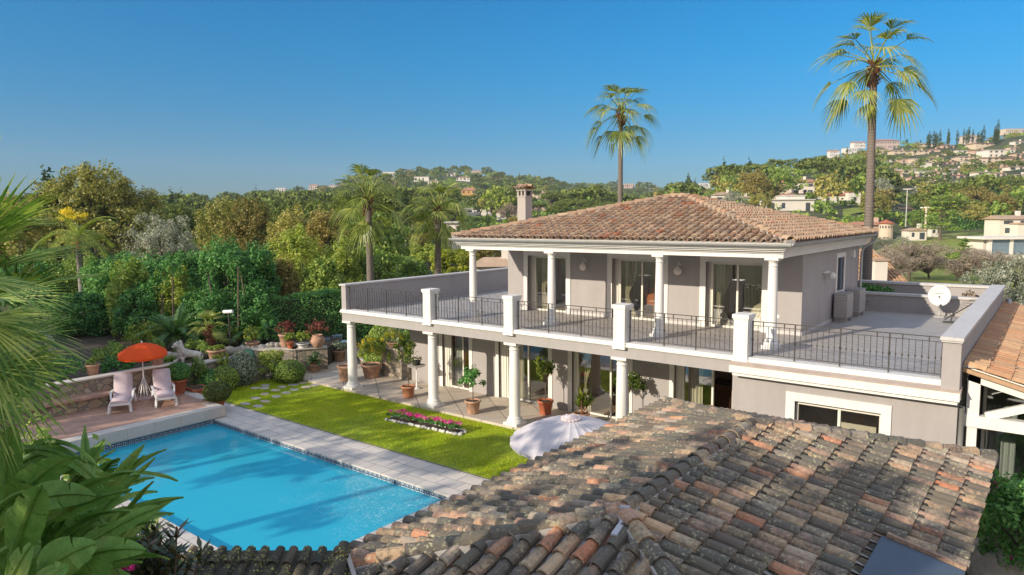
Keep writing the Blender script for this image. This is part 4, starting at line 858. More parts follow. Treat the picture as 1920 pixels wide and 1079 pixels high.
def fan_palm(name, label, loc, h, nf, R, seed, leafm='lf_palm', tr=.2, pet=1.1, nseg=26, group=None, lean=(0, 0), elev=(-.75, 1.35), skirt=0, droop=.4, tufts=True, trunk_mat='palmtrunk', rs_w=None):
    t = thing(name, label, 'palm tree', loc, group); rs = np.random.RandomState(seed)
    mb = MB(); pts = [np.array([lean[0]*f**1.5, lean[1]*f**1.5, -.2+(h+.2)*f]) for f in np.linspace(0, 1, 14)]
    mb.tube(pts, [tr*(1.18-.38*f)*(1.22 if f < .06 else 1) for f in np.linspace(0, 1, 14)], 14); mb.build('trunk', M[trunk_mat], t, smooth=True)
    top = pts[-1]; bt = MB()
    for i in range(60 if tufts else 0):   # old leaf bases under the crown
        a = rs.rand()*2*pi; z = -.75+rs.rand()*.9; d = np.array([cos(a), sin(a), .9]); p = top+np.array([cos(a)*tr*.7, sin(a)*tr*.7, z]); bt.beam(p, p+unit(d)*rs.uniform(.12, .3), .07, .02)
    if tufts: bt.build('leaf_bases', M['leafbase'], t)
    q = []; pm = MB(); ga = 2.399963
    for i in range(nf):
        f = (i+.5)/nf; el = elev[1]+(elev[0]-elev[1])*f**1.15+rs.normal(0, .1); a = i*ga+rs.normal(0, .15); pl = pet*rs.uniform(.8, 1.2)*(1-.25*(1-f))
        d = np.array([cos(a)*cos(el), sin(a)*cos(el), sin(el)]); s0 = top+d*tr*.5+np.array([0, 0, .15*(1-f)]); e = s0+d*pl+np.array([0, 0, -.12*pl*max(0, cos(el))])
        m_ = (s0+e)/2+np.array([0, 0, .05*pl]); pm.tube([s0, m_, e], [.025, .018, .014], 5)
        d2 = unit(unit(e-m_)+np.array([rs.normal(0, .2), rs.normal(0, .2), -.45])); up = np.cross(np.cross(d2, (0, 0, 1)), d2) if abs(d2[2]) < .97 else np.array([cos(a), sin(a), 0]); up = unit(up)*(1 if (up[2] if np.ndim(up) else 1) >= 0 else -1)
        fan_leaf(q, e, d2, up, R*rs.uniform(.85, 1.12), nseg, rs, droop=droop*rs.uniform(.7, 1.4), arc=rs.uniform(1.0, 1.45), fold=rs.uniform(.15, .6))
    for i in range(skirt):
        a = rs.rand()*2*pi; s0 = top+np.array([cos(a)*tr, sin(a)*tr, -.4-rs.rand()*.6]); d2 = unit([cos(a)*.35, sin(a)*.35, -1]); fan_leaf(q, s0+d2*.5, d2, np.array([cos(a), sin(a), .3]), R*.8, 18, rs, droop=.2, arc=1.0)
    pm.build('leaf_stalks', M[leafm], t); MB().quads(np.array(q)).build('crown', M[leafm], t)
    return t
def pinnate(out, base, d, up, L, n, rs, leaf=.35, wd=.03, droop=.5, ang=.9, vfold=.3):
    d = unit(d); pts = []; p = np.array(base, float); dd = d.copy()
    for i in range(n+1): pts.append(p.copy()); p = p+dd*L/n; dd = unit(dd+np.array([0, 0, -droop/n*1.6]))
    for i in range(2, n):
        f = i/n; ax = unit(pts[i+1]-pts[i-1]) if i < n else d; sd = unit(np.cross(ax, up)); nm = np.cross(sd, ax); l = leaf*sin(pi*min(1, .15+f*.83))**.6*rs.uniform(.9, 1.1)
        for s_ in (-1, 1):
            q = unit(ax*cos(ang)+sd*s_*sin(ang)+nm*vfold); e = pts[i]+q*l+np.array([0, 0, -l*.25]); w_ = ax*wd*.5
            out.append((pts[i]-w_, pts[i]+w_, (pts[i]+e)/2+w_*1.2+nm*.01, (pts[i]+e)/2-w_*1.2+nm*.01)); out.append(((pts[i]+e)/2-w_*1.2+nm*.01, (pts[i]+e)/2+w_*1.2+nm*.01, e+w_*.15, e-w_*.15))
    return pts
def cycad(name, label, loc, n, L, seed, h=.4, leafm='lf_cycad', cat='plant', leaf=.2, elev=(.1, 1.3), nl=26, group=None, wd=.022, tr=.16):
    t = thing(name, label, cat, loc, group); rs = np.random.RandomState(seed); q = []; st = MB()
    st.tube([(0, 0, -.1), (0, 0, h*.6), (0, 0, h)], [tr*1.1, tr, tr*.8], 10); st.build('trunk', M['leafbase'], t); rb = MB()
    for i in range(n):
        f = (i+.5)/n; el = elev[1]+(elev[0]-elev[1])*f; a = i*2.4+rs.normal(0, .1); d = np.array([cos(a)*cos(el), sin(a)*cos(el), sin(el)])
        pts = pinnate(q, (0, 0, h), d, np.array([0, 0, 1.0]) if el < 1.2 else np.array([cos(a), sin(a), .2]), L*rs.uniform(.85, 1.1), nl, rs, leaf, wd, .9)
        rb.tube(pts[::4], [.012]*len(pts[::4]), 4, False)
    rb.build('leaf_ribs', M[leafm], t); MB().quads(np.array(q)).build('fronds', M[leafm], t)
    return t
def paddle(q, rib, base, d, L, Wd, rs, droop=.6, tear=.35, up=None, roll=0, nseg=18, pet=.3, face=None):
    """banana leaf: drooping midrib with two torn halves"""
    d = unit(d); p = np.array(base, float); dd = d.copy(); pts = [p.copy()]
    for i in range(nseg): p = p+dd*L/nseg; dd = unit(dd+np.array([0, 0, -droop/nseg*1.5])); pts.append(p.copy())
    side = unit(np.cross(d, (0, 0, 1))) if abs(d[2]) < .98 else np.array([1., 0, 0])
    i0 = int(nseg*pet)
    if face is not None: side = unit(np.cross(d, face))
    if roll: side = unit(side*cos(roll)+np.cross(side, d)*sin(roll))
    def w(f): return Wd*(max(0, sin(pi*min(1, f**.75*.98+.02))))**.6
    for s_ in (-1, 1):
        off = 0.0; dv = .35; lastb = None
        for i in range(i0, nseg):
            f0 = (i-i0)/(nseg-i0); f1 = (i+1-i0)/(nseg-i0); ax = unit(pts[i+1]-pts[i]); nm = np.cross(side, ax); nm = nm if (nm[2] > 0 if face is None else nm@face > 0) else -nm
            if rs.rand() < tear: dv = rs.uniform(-.25, .8); lastb = None
            def edge(f, P, k=1.0):
                ww = w(f)*.5; sw = side*s_; return [P, P+(sw*.5*ww*2*.55+nm*(-dv*.12)*ww*2+ax*.05*ww), P+(sw*ww*(1-.15*abs(dv))+nm*(-dv*.45)*ww+ax*.18*ww*k)]
            a_ = lastb or edge(f0, pts[i]); b_ = edge(f1, pts[i+1]); lastb = b_
            for j in range(2): q.append((a_[j], a_[j+1], b_[j+1], b_[j]))
    rib.tube(pts, [.028*(1-.75*i/nseg) for i in range(nseg+1)], 6, False)
def ringbark(name, c1, c2, sc):
    t = NT(name); sp = t.n('SeparateXYZ'); t.l(t.coord('World'), sp.inputs[0]); n = t.noise(4, 4)
    s_ = t.math('FRACT', t.math('ADD', t.math('MULTIPLY', sp.outputs['Z'], sc), t.math('MULTIPLY', n, .8)))
    t.col(t.mix(t.noise(14, 5, .7), t.ramp(s_, [(.0, c1), (.75, c2), (.95, [x*.45 for x in c1])]), [x*.6 for x in c2])); t.b.inputs['Roughness'].default_value = .9; t.bump(t.math('ADD', s_, n), .6, .03); return t.m
M['palmtrunk'] = ringbark('palm_trunk', (.20, .165, .14), (.27, .23, .2), 9)
M['queentrunk'] = ringbark('queen_palm_trunk', (.3, .29, .28), (.4, .38, .36), 3)
M['leafbase'] = m_plain('old_leaf_bases', (.2, .085, .045), .9, .35, 8, .4, 20)
# ================================================================ garden furniture and pots
def pot(parent, r, h, m, taper=.72, rim=True, z=0, soil=True, seg=24):
    pr_ = [(0, z), (r*taper, z), (r*taper*1.02, z+.02), (r*.95, z+h*.84)]
    pr_ += [(r*1.06, z+h*.85), (r*1.08, z+h*.98), (r*1.04, z+h), (r*.93, z+h), (r*.9, z+h*.88), (0, z+h*.88)] if rim else [(r, z+h), (r*.92, z+h), (r*.88, z+h*.9), (0, z+h*.9)]
    o = MB().lathe(pr_, seg=seg).build('pot', m, parent, smooth=True)
    MB().lathe([(0, z+h*.895), (r*.9, z+h*.89)], seg=16).build('soil', M['soil'], parent); return o
def std_tree(name, label, loc, pr_, ph, m, stem, cr, leafm, n=900, leaf=.09, seed=1, group='clipped trees in clay pots', cut=-.6, crz=None, dx=0):
    t = thing(name, label, 'potted tree', loc, group); pot(t, pr_, ph, m); rs = np.random.RandomState(seed)
    q, cc = crown_cards(n, (cr, cr, crz or cr), leaf, seed, 26, .3, cut, .35, .55, .25); zc = ph+stem+(crz or cr)*.7; q[..., 2] += zc; q[..., 0] += dx; cc[:, 2] += zc; cc[:, 0] += dx
    mb = MB(); mb.tube([(0, 0, ph*.8), (.01, .0, ph+stem*.5), (dx*.6, 0, ph+stem)], .016, 6)
    for c_ in cc[:10]: mb.tube([(dx*.6, 0, ph+stem), (c_+np.array([dx*.6, 0, ph+stem]))/2, c_], [.012, .008, .003], 5)
    mb.build('stem', M['bark'], t); MB().quads(q).build('foliage', M[leafm], t); return t
std_tree('potted_citrus', 'leafy citrus tree in a clay pot beside the second patio column', (-18.05, 16.95, .1), .24, .42, M['terra'], .75, .5, 'lf_citrus', 800, .1, 1, crz=.55, dx=-.12)
std_tree('potted_citrus', 'small dark leaved tree in a clay pot between the second and third patio columns', (-14.85, 16.8, .1), .25, .44, M['terra2'], .42, .42, 'lf_laurel', 900, .1, 2, crz=.38)
std_tree('potted_citrus', 'airy upright citrus in a reddish pot against the grey patio wall', (-12.9, 18.15, .1), .25, .46, M['terra3'], .55, .34, 'lf_citrus', 620, .1, 3, crz=.62)
std_tree('potted_citrus', 'round bright citrus tree behind the fourth patio column', (-9.95, 18.3, .1), .24, .42, M['terra3'], .65, .4, 'lf_citrus', 1100, .09, 4, crz=.42)
t = thing('potted_agave', 'spiky pale green succulent in a pot behind the white parasol', 'potted plant', (-11.35, 17.9, .1)); pot(t, .24, .36, M['terra2']); rs = np.random.RandomState(4); q = []
for hd in ((0, 0, .75), (.14, .08, .55), (-.12, .05, .5)):
    for i in range(22):
        el = rs.uniform(.1, 1.3); a = rs.rand()*6.28; d = np.array([cos(a)*cos(el), sin(a)*cos(el), sin(el)]); sd = unit(np.cross(d, (0, 0, 1))); b0 = np.array(hd); L = rs.uniform(.3, .5)
        q.append((b0-sd*.015, b0+sd*.015, b0+d*L*.55+sd*.045, b0+d*L*.55-sd*.045)); q.append((b0+d*L*.55-sd*.045, b0+d*L*.55+sd*.045, b0+d*L+sd*.003, b0+d*L-sd*.003))
MB().quads(np.array(q)).build('foliage', M['lf_citrus'], t); MB().tube([(0, 0, .3), (0, 0, .75)], .03).tube([(0, 0, .3), (.14, .08, .55)], .02).build('stem', M['leafbase'], t)
# small table with a bowl
t = thing('bistro_table', 'little round pedestal table by the stone wall on the patio', 'table', (-18.75, 18.05, .1)); MB().lathe([(0, .86), (.33, .86), (.34, .89), (0, .9)], seg=28).build('tabletop', M['mortar'], t); MB().lathe([(0, 0), (.2, 0), (.2, .02), (.04, .06), (.022, .3), (.022, .86), (0, .86)], seg=16).build('leg', M['pwhite'], t, smooth=True)
t = thing('table_plant', 'low bushy plant in a dark bowl on the little round table', 'potted plant', (-18.75, 18.05, 1.0)); MB().lathe([(0, 0), (.13, 0), (.17, .16), (.15, .16), (0, .13)], seg=18).build('pot', M['dark'], t, smooth=True); shrub('', '', '', (0, 0, .1), (.18, .18, .13), 'lf_box', 250, .05, 3, parent=t)
# yellow shrub in stacked pots behind column one
t = thing('potted_shrub', 'big yellow flowering bush in a clay pot next to the first patio column', 'potted plant', (-21.6, 18.3, .1)); pot(t, .4, .55, M['terra2']); shrub('', '', '', (0, 0, .5), (.65, .65, .6), 'lf_bright', 1800, .09, 8, parent=t)
q, _ = crown_cards(260, (.66, .66, .6), .08, 9, 30, .15, .0, .9); q[..., 2] += 1.15; MB().quads(q).build('blossom', M['yellow'], t)
t = thing('empty_pot', 'broad clay pot standing just behind the first patio column', 'pot', (-21.95, 17.35, .1)); pot(t, .36, .62, M['terra2'], .8)
# stone pier and low wall at the patio's end
def stone_wall(name, label, parts, cap=None, cat='wall'):
    x, y = parts[0][0], parts[0][1]; t = thing(name, label, cat, (x, y, 0), world=True); w_ = MB(); c_ = MB()
    for (x0, y0, z0, x1, y1, z1) in parts: w_.box(x0, y0, z0, x1, y1, z1); c_.box(x0-.05, y0-.05, z1, x1+.05, y1+.05, z1+.05)
    w_.build('stonework', M['stone'], t); c_.build('coping', cap or M['coping'], t); return t
def poly_wall(name, label, pts, th, z0, z1, cap=True, capm=None):
    t = thing(name, label, 'wall', (pts[0][0], pts[0][1], 0), world=True); w_ = MB(); c_ = MB()
    for a, b in zip(pts[:-1], pts[1:]):
        a = np.array(a, float); b = np.array(b, float); d = unit(b-a); a3 = np.array([*(a-d*th*.3), 0]); b3 = np.array([*(b+d*th*.3), 0]); za, zb = (z1, z1) if np.isscalar(z1) else z1
        zc = (z0+za)/2; w_.beam(a3+np.array([0, 0, zc]), b3+np.array([0, 0, zc]), th, za-z0)
        if cap: c_.beam(a3+np.array([0, 0, za+.025]), b3+np.array([0, 0, za+.025]), th+.1, .05)
    w_.build('stonework', M['stone'], t)
    if cap: c_.build('coping', capm or M['coping'], t)
    return t
stone_wall('stone_pier', 'tawny stone pier with grey capping at the end of the patio wall', [(-21.5, 18.75, .05, -19.95, 19.2, 1.25)])
poly_wall('low_stone_wall', 'low stone edging wall running from the pier to the back of the path', [(-21.5, 18.9), (-23.6, 19.6), (-25.2, 20.6)], .22, 0, .35)
t = thing('potted_flowers', 'mass of yellow flowers and sword leaves in a bowl on the stone pier', 'potted plant', (-20.95, 18.97, 1.3)); pot(t, .32, .22, M['terra2']); shrub('', '', '', (0, 0, .15), (.5, .35, .3), 'lf_yellow', 900, .07, 12, parent=t); rs = np.random.RandomState(2); q = []
for i in range(45):
    a = rs.rand()*6.28; el = rs.uniform(.9, 1.5); d = np.array([cos(a)*cos(el), sin(a)*cos(el), sin(el)]); sd = unit(np.cross(d, (0, 0, 1)))*.02; L = rs.uniform(.45, .8); b0 = np.array([rs.normal(0, .18), rs.normal(0, .1), .2]); q.append((b0-sd, b0+sd, b0+d*L+sd*.1, b0+d*L-sd*.1))
MB().quads(np.array(q)).build('sword_leaves', M['lf_silver'], t)
# wall by the deck, bench, lion and bed walls
poly_wall('deck_wall', 'honey coloured rubble wall behind the sun loungers with a pale capping', [(-25.3, -1.0), (-25.3, 12.2)], .32, .3, 1.22, True, M['curb'])
t = thing('stone_bench', 'long terracotta topped bench built along the rubble wall', 'bench', (-24.9, 6, 0), world=True); MB().box(-25.14, 1.0, .72, -24.5, 9.75, .8).build('seat', M['deck'], t); MB().box(-25.13, 1.0, .35, -24.65, 9.6, .72).build('stone_base', M['stone'], t)
poly_wall('lion_wall', 'rubble wall under the lion statue with a pale capping', [(-25.4, 12.4), (-25.75, 14.3)], .34, -.05, 1.02, True, M['curb'])
poly_wall('path_wall', 'tawny stone retaining wall beside the sandy path holding the potted plants', [(-26.7, 16.0), (-25.2, 17.2), (-24.55, 18.25)], .34, -.05, 1.0, True, M['curb'])
poly_wall('bed_wall', 'short low stone wall by the green fountain', [(-26.2, 14.9), (-26.7, 16.0)], .3, -.05, .85)
struct(MB().prism([(-25.5, -2), (-25.5, 12.3), (-25.9, 14.4), (-26.4, 14.9), (-26.85, 16.1), (-25.35, 17.35), (-24.7, 18.3), (-26.2, 20.5), (-40, 24), (-40, -2)], -.1, .86).build('raised_bed', M['soil']))
# upper row of pale stones
rs = np.random.RandomState(31); st = MB()
for i in range(60):
    f = i/59; x = -28.4+2.3*f+rs.normal(0, .05); y = 12.5+5.2*f; st.blob((x, y, 1.0), (rs.uniform(.12, .25), rs.uniform(.12, .2), rs.uniform(.12, .22)), 9, 6, .2, i)
tag(st.build('rockery_edging', M['rock'], smooth=True), 'line of pale rocks edging the upper shrub bed', 'rock edging')
t = thing('rock', 'large pale boulder slab behind the wall at the left', 'rock', (-31.3, 9.6, .8)); MB().blob((0, 0, .6), (1.0, .7, .9), 12, 8, .16, 3).build('boulder', M['rock'], t, smooth=False)
# loungers
def lounger(loc, rz, label):
    t = thing('sun_lounger', label, 'sun lounger', loc, 'sun loungers on the terracotta deck', rz)
    fr = MB()  # foot towards +x, head towards -x
    for s_ in (-1, 1):
        fr.box(-.75, s_*.30-.03, .27, 1.05, s_*.30+.03, .35); fr.beam((-.55, s_*.36, .52), (.15, s_*.36, .56), .07, .05); fr.beam((.13, s_*.36, .56), (.3, s_*.34, .34), .06, .05)
    fr.box(-.72, -.3, .28, -.66, .3, .34); fr.box(.99, -.3, .28, 1.05, .3, .36); fr.box(.1, -.3, .28, .16, .3, .34)
    for i in range(8): fr.box(-.1+i*.145, -.28, .335, 0+i*.145, .28, .352)
    fr.build('frame', M['pwhite'], t)
    for x in (-.6, .92):
        for s_ in (-1, 1): MB().beam((x, s_*.31, .3), (x+(.06 if x > 0 else -.04), s_*.34, 0), .07, .09).build('leg', M['pwhite'], t)
    a_ = radians(58); bk = MB(); d = np.array([-cos(a_), 0, sin(a_)]); o_ = np.array([-.12, 0, .36]); n__ = np.array([sin(a_), 0, cos(a_)])
    for s_ in (-1, 1): bk.beam(o_+np.array([0, s_*.28, 0]), o_+np.array([0, s_*.28, 0])+d*.8, .05, .05)
    bk.beam(o_+d*.8+np.array([0, -.3, 0]), o_+d*.8+np.array([0, .3, 0]), .06, .05); bk.build('back_frame', M['pwhite'], t)
    cu = MB(); r_ = []
    for f, (p_, nn) in enumerate([(np.array([1.03, 0, .40]), np.array([0, 0, 1.])), (np.array([.45, 0, .41]), np.array([0, 0, 1.])), (np.array([-.02, 0, .42]), unit([.35, 0, 1.])), (o_+d*.12+n__*.06, n__), (o_+d*.48+n__*.06, n__), (o_+d*.86+n__*.055, n__)]):
        r_.append([p_+np.array([0, y_, 0])+nn*h_ for y_, h_ in ((-.27, -.03), (-.29, 0), (-.27, .035), (0, .05), (.27, .035), (.29, 0), (.27, -.03))])
    cu.grid(r_); b0 = r_[0]; cu.add(b0, [tuple(range(7))]); cu.add(r_[-1], [tuple(range(6, -1, -1))]); cu.build('cushion', M['cushion'], t, smooth=True)
    t.scale = (.9, .9, .9); return t
lounger((-24.15, 9.85, .35), -.50, 'mauve cushioned sun lounger to the left of the orange parasol pole')
lounger((-23.75, 11.0, .35), -.36, 'mauve cushioned sun lounger to the right of the orange parasol pole')
# orange parasol
def parasol(name, label, top, R, hgt, drop, m, tilt, foot, nrib=8, scallop=.05, seg=6, poler=.02, polem='pwhite'):
    t = thing(name, label, 'parasol', foot, world=True); top = np.array(top, float); foot = np.array(foot, float); ax = unit(tilt); sx = unit(np.cross(ax, (0, 1, .01))); sy = np.cross(ax, sx); P = []
    for f in np.linspace(.03, 1, 9):
        row = []
        for k in range(nrib*seg):
            a = 2*pi*k/(nrib*seg); c_ = abs(sin(nrib*a/2)); rr_ = R*f*(1-scallop*c_); h_ = -drop*f**1.9-.03*c_*f; row.append(top+sx*cos(a)*rr_+sy*sin(a)*rr_+ax*h_)
        P.append(row)
    P.append([p-ax*.05*0+np.array([0, 0, -.07]) for p in P[-1]])
    MB().grid(P, closed=True).build('canopy', m, t, smooth=False)
    rb = MB()
    for k in range(nrib):
        a = 2*pi*k/nrib; pts = [top+sx*cos(a)*R*f+sy*sin(a)*R*f-ax*(drop*f**1.9+.02) for f in np.linspace(.03, 1, 6)]; rb.tube(pts, .007, 4)
    rb.build('ribs', M['gutter'], t); MB().tube([foot, foot*.5+top*.5, top+ax*.04], poler, 10).build('pole', M[polem], t); MB().blob(top+ax*.05, .035, 10, 6).build('finial', M['pwhite'], t)
    return t, sx, sy
t_or = NT('orange_canopy'); g_ = t_or.n('NewGeometry'); oc = (.95, .11, .012); t_or.col(oc); tr = t_or.n('BsdfTranslucent'); tr.inputs[0].default_value = (1, .16, .03, 1); mx = t_or.n('MixShader', i0=.4); t_or.l(t_or.b.outputs[0], mx.inputs[1]); t_or.l(tr.outputs[0], mx.inputs[2]); t_or.l(mx.outputs[0], t_or.out.inputs[0])
tp, _, _ = parasol('orange_parasol', 'orange parasol standing between the two sun loungers', (-24.62, 10.77, 2.28), .8, 2.2, .36, t_or.m, (.06, -.05, 1), (-24.62, 10.75, .35))
rb = MB(); c_ = np.array([-24.6, 10.75, .35])
for i in range(6): a = i*pi/3; rb.beam(c_+np.array([.02*cos(a), .02*sin(a), .75]), c_+np.array([.26*cos(a), .26*sin(a), 0]), .02, .02)
rb.build('tripod_foot', M['pwhite'], tp); MB().lathe([(0, 0), (.3, 0), (.3, .04), (0, .06)], (-24.6, 10.75, .35), 20).build('base', M['cushion'], tp)
# white parasol by the patio
m_wp = NT('white_canopy'); m_wp.col((.66, .62, .66)); tr = m_wp.n('BsdfTranslucent'); tr.inputs[0].default_value = (.7, .66, .68, 1); mx = m_wp.n('MixShader', i0=.2); m_wp.l(m_wp.b.outputs[0], mx.inputs[1]); m_wp.l(tr.outputs[0], mx.inputs[2]); m_wp.l(mx.outputs[0], m_wp.out.inputs[0])
WP = (-8.42, 12.85, 1.98)
tp, sx, sy = parasol('white_parasol', 'large round white parasol with a frilled top in front of the patio', WP, 1.4, 2.2, .46, m_wp.m, (0.0, -.02, 1), (WP[0], WP[1], 0), 24, .015, 4, .03)
fr = MB(); rs = np.random.RandomState(1)
for i in range(16): a = i*2*pi/16; fr.blob(np.array(WP)+sx*cos(a)*.19+sy*sin(a)*.19+np.array([0, 0, .0+rs.rand()*.03]), (.055, .055, .035), 8, 6, .2, i)
fr.blob(np.array(WP)+np.array([0, 0, .03]), (.17, .17, .05), 14, 6); fr.build('frill', m_plain('frill_cloth', (.66, .56, .56), .9, .12, 20), tp, smooth=True)
MB().lathe([(0, 0), (.35, 0), (.35, .08), (.06, .12)], (WP[0], WP[1], 0), 20).build('base', M['mortar'], tp)
# topiary in pots on the deck edge
def topiary(label, loc, pr_, ph, m, r, seed, leafm='lf_box', n=3500):
    t = thing('potted_topiary', label, 'potted plant', loc, 'clipped round shrubs in clay pots'); pot(t, pr_, ph, m, .68); R = r if np.ndim(r) else (r, r, r)
    q = ball_cards(R, n, .055, seed); q[..., 2] += ph+R[2]*.78; MB().quads(q).build('foliage', M[leafm], t)
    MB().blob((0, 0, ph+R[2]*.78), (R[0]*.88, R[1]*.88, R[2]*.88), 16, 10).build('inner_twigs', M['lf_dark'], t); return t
topiary('bright clipped round shrub in a clay pot on the pool corner', (-22.35, 12.15, 0), .24, .36, M['terra3'], (.46, .46, .36), 1)
topiary('dark clipped shrub in a tall clay pot right of the loungers', (-24.4, 11.85, .35), .28, .5, M['terra3'], (.42, .42, .34), 2, 'lf_laurel', 3000)
t = thing('planter_box', 'square reddish planter box beside the deck step', 'planter', (-24.35, 12.5, 0)); MB().box(-.33, -.28, .05, .33, .28, .42).box(-.36, -.31, .36, .36, .31, .44).box(-.34, -.29, 0, .34, .29, .06).build('box', M['terra3'], t); MB().box(-.29, -.24, .44, .29, .24, .446).build('soil', M['soil'], t)
def ball(label, loc, r, leafm, seed, n=4500, leaf=.06):
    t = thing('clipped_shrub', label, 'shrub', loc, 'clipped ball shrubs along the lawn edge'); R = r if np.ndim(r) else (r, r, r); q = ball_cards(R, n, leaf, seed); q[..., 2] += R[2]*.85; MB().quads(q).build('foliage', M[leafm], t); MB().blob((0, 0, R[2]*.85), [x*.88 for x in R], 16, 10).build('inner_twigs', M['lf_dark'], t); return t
ball('dark green clipped ball behind the square planter', (-25.0, 13.25, 0), (.5, .5, .48), 'lf_laurel', 1)
ball('mid green clipped ball between the planter and the silver bush', (-24.75, 13.75, 0), (.55, .55, .5), 'lf_green', 2)
ball('tall silvery clipped bush in front of the green fountain', (-25.0, 14.65, 0), (.55, .55, .72), 'lf_silver', 3, 5000, .07)
ball('large green clipped ball at the corner of the lawn', (-23.95, 16.05, 0), (.68, .6, .48), 'lf_green', 4, 6000)
ball('big round clipped shrub behind the first patio column', (-23.0, 20.2, .1), (.75, .7, 1.0), 'lf_green', 6, 6000, .08)
ball('low green clipped shrub to the left of the stone pier', (-22.6, 19.7, .1), (.9, .6, .5), 'lf_green', 7, 6000, .08)
# fountain
t = thing('wall_fountain', 'dark green round topped garden fountain on a stone block', 'fountain', (-25.35, 15.15, 0), rz=.55); fm = m_plain('green_iron', (.018, .08, .065), .45, .2, 8)
MB().prism([(-.28, -.06), (.28, -.06), (.28, .06), (-.28, .06)], .35, 1.05).build('panel', fm, t)
a_ = np.linspace(0, pi, 13); v = [(.28*cos(x), -.06, 1.05+.28*sin(x)) for x in a_]+[(.28*cos(x), .06, 1.05+.28*sin(x)) for x in a_]; MB().add(v, [tuple(range(12, -1, -1)), tuple(range(13, 26))]+[(i, i+1, 14+i, 13+i) for i in range(12)]).build('arched_top', fm, t)
MB().lathe([(0, .38), (.2, .38), (.3, .5), (.34, .52), (.28, .5), (0, .44)], (0, -.16, 0), 20).build('basin', fm, t, smooth=True); MB().blob((0, -.08, 1.05), (.05, .02, .06), 10, 6).tube([(0, -.06, .85), (0, -.16, .86), (0, -.17, .82)], .015, 6).build('spout', M['pwhite'], t)
MB().box(-.38, -.38, -.02, .38, .2, .34).build('stone_block', M['stone'], t); MB().box(-.42, -.42, .34, .42, .24, .385).build('block_coping', M['curb'], t)
# lamp post with twin heads
t = thing('garden_lamp', 'slim dark post with a white double spotlight head in the shrub bed', 'garden lamp', (-27.0, 15.35, .86)); MB().tube([(0, 0, 0), (0, 0, 1.75)], .035, 8).build('post', M['iron'], t); MB().tube([(-.2, -.1, 1.8), (.2, .06, 1.83)], .075, 10).build('lamp_head', M['pwhite'], t)
# potted plants along the path wall
def potplant(label, loc, pr_, ph, m, r, leafm, seed, n=700, leaf=.08, prof=None, group='potted plants along the garden walls', cut=-.3):
    t = thing('potted_plant', label, 'potted plant', loc, group)
    if prof: MB().lathe(prof, seg=24).build('pot', m, t, smooth=True)
    else: pot(t, pr_, ph, m, .72)
    shrub('', '', '', (0, 0, ph*.85), r, leafm, n, leaf, seed, parent=t, cut=cut); return t
amph = [(0, 0), (.16, 0), (.2, .06), (.3, .2), (.32, .32), (.27, .44), (.2, .48), (.24, .53), (.2, .53), (.17, .47), (0, .42)]
potplant('reddish leaved plant in a tall clay pot at the left end of the path wall', (-26.0, 17.35, 1.02), .3, .55, M['terra2'], (.42, .4, .35), 'lf_red', 1)
potplant('little green plant in a small orange pot on the path wall', (-25.35, 17.12, 1.05), .16, .26, M['terra3'], (.26, .25, .24), 'lf_bright', 2)
potplant('green plant in a low white bowl on the path wall', (-25.0, 17.5, 1.05), .26, .2, M['pwhite'], (.26, .25, .3), 'lf_bright', 3)
potplant('red leaved plant in a bulbous clay urn on the path wall', (-24.62, 17.95, 1.05), .3, .53, M['terra2'], (.5, .42, .38), 'lf_red', 4, prof=amph)
potplant('grassy plant in a clay pot at the far end of the sandy path', (-25.3, 19.6, .09), .3, .5, M['terra2'], (.35, .35, .25), 'lf_silver', 5)
potplant('clay pot with yellowish succulent beside the fountain', (-26.1, 14.25, .86), .34, .5, M['terra2'], (.28, .28, .14), 'lf_bright', 6)
potplant('bushy herb in a clay pot on the wall behind the fountain', (-26.9, 16.3, .86), .28, .42, M['terra2'], (.35, .35, .42), 'lf_bright', 7)
potplant('leafy plant in a broad clay pot under the rim of the orange parasol', (-25.6, 11.7, 1.25), .26, .42, M['terra2'], (.25, .25, .3), 'lf_green', 8)
potplant('small plant in a clay pot at the left end of the loungers wall', (-25.75, 9.6, 1.25), .22, .36, M['terra2'], (.16, .16, .16), 'lf_green', 9)
cycad('potted_cycad', 'little cycad in a clay pot against the path wall', (-24.35, 17.55, .09), 18, .55, 4, .42, 'lf_cycad', 'potted plant', .12, (.1, 1.3), 18)
t = bpy.data.objects[-1] if False else None
tt = thing('clay_pot', 'squat clay pot holding the little cycad by the path wall', 'pot', (-24.35, 17.55, .09)); pot(tt, .24, .34, M['terra2'])
# blue chairs at the path's end
def chair_blue(loc, rz, label):
    t = thing('garden_chair', label, 'chair', loc, 'blue garden chairs at the end of the path', rz); bm_ = M['bluem']; MB().box(-.22, -.22, .42, .22, .22, .45).build('seat', bm_, t)
    b = MB(); 
    for i in range(5): b.box(-.2+i*.09, .2, .45, -.16+i*.09, .22, .85)
    b.box(-.23, .195, .84, .23, .225, .9); b.build('backrest', bm_, t)
    for i in (-1, 1):
        for j in (-1, 1): MB().box(i*.2-.015, j*.2-.015, 0, i*.2+.015, j*.2+.015, .42).build('leg', bm_, t)
M['bluem'] = m_plain('pale_blue_paint', (.25, .38, .48), .5, .08)
chair_blue((-26.4, 19.6, .09), .6, 'pale blue metal chair nearest the path wall'); chair_blue((-26.6, 20.6, .09), 1.2, 'pale blue metal chair tucked behind the other by the hedge')
t = thing('garden_table', 'pale blue round garden table between the two blue chairs', 'table', (-25.9, 20.2, .09)); MB().lathe([(0, .7), (.38, .7), (.4, .73), (0, .735)], seg=24).build('tabletop', M['bluem'], t); MB().tube([(0, 0, 0), (0, 0, .7)], .03).build('leg', M['bluem'], t)
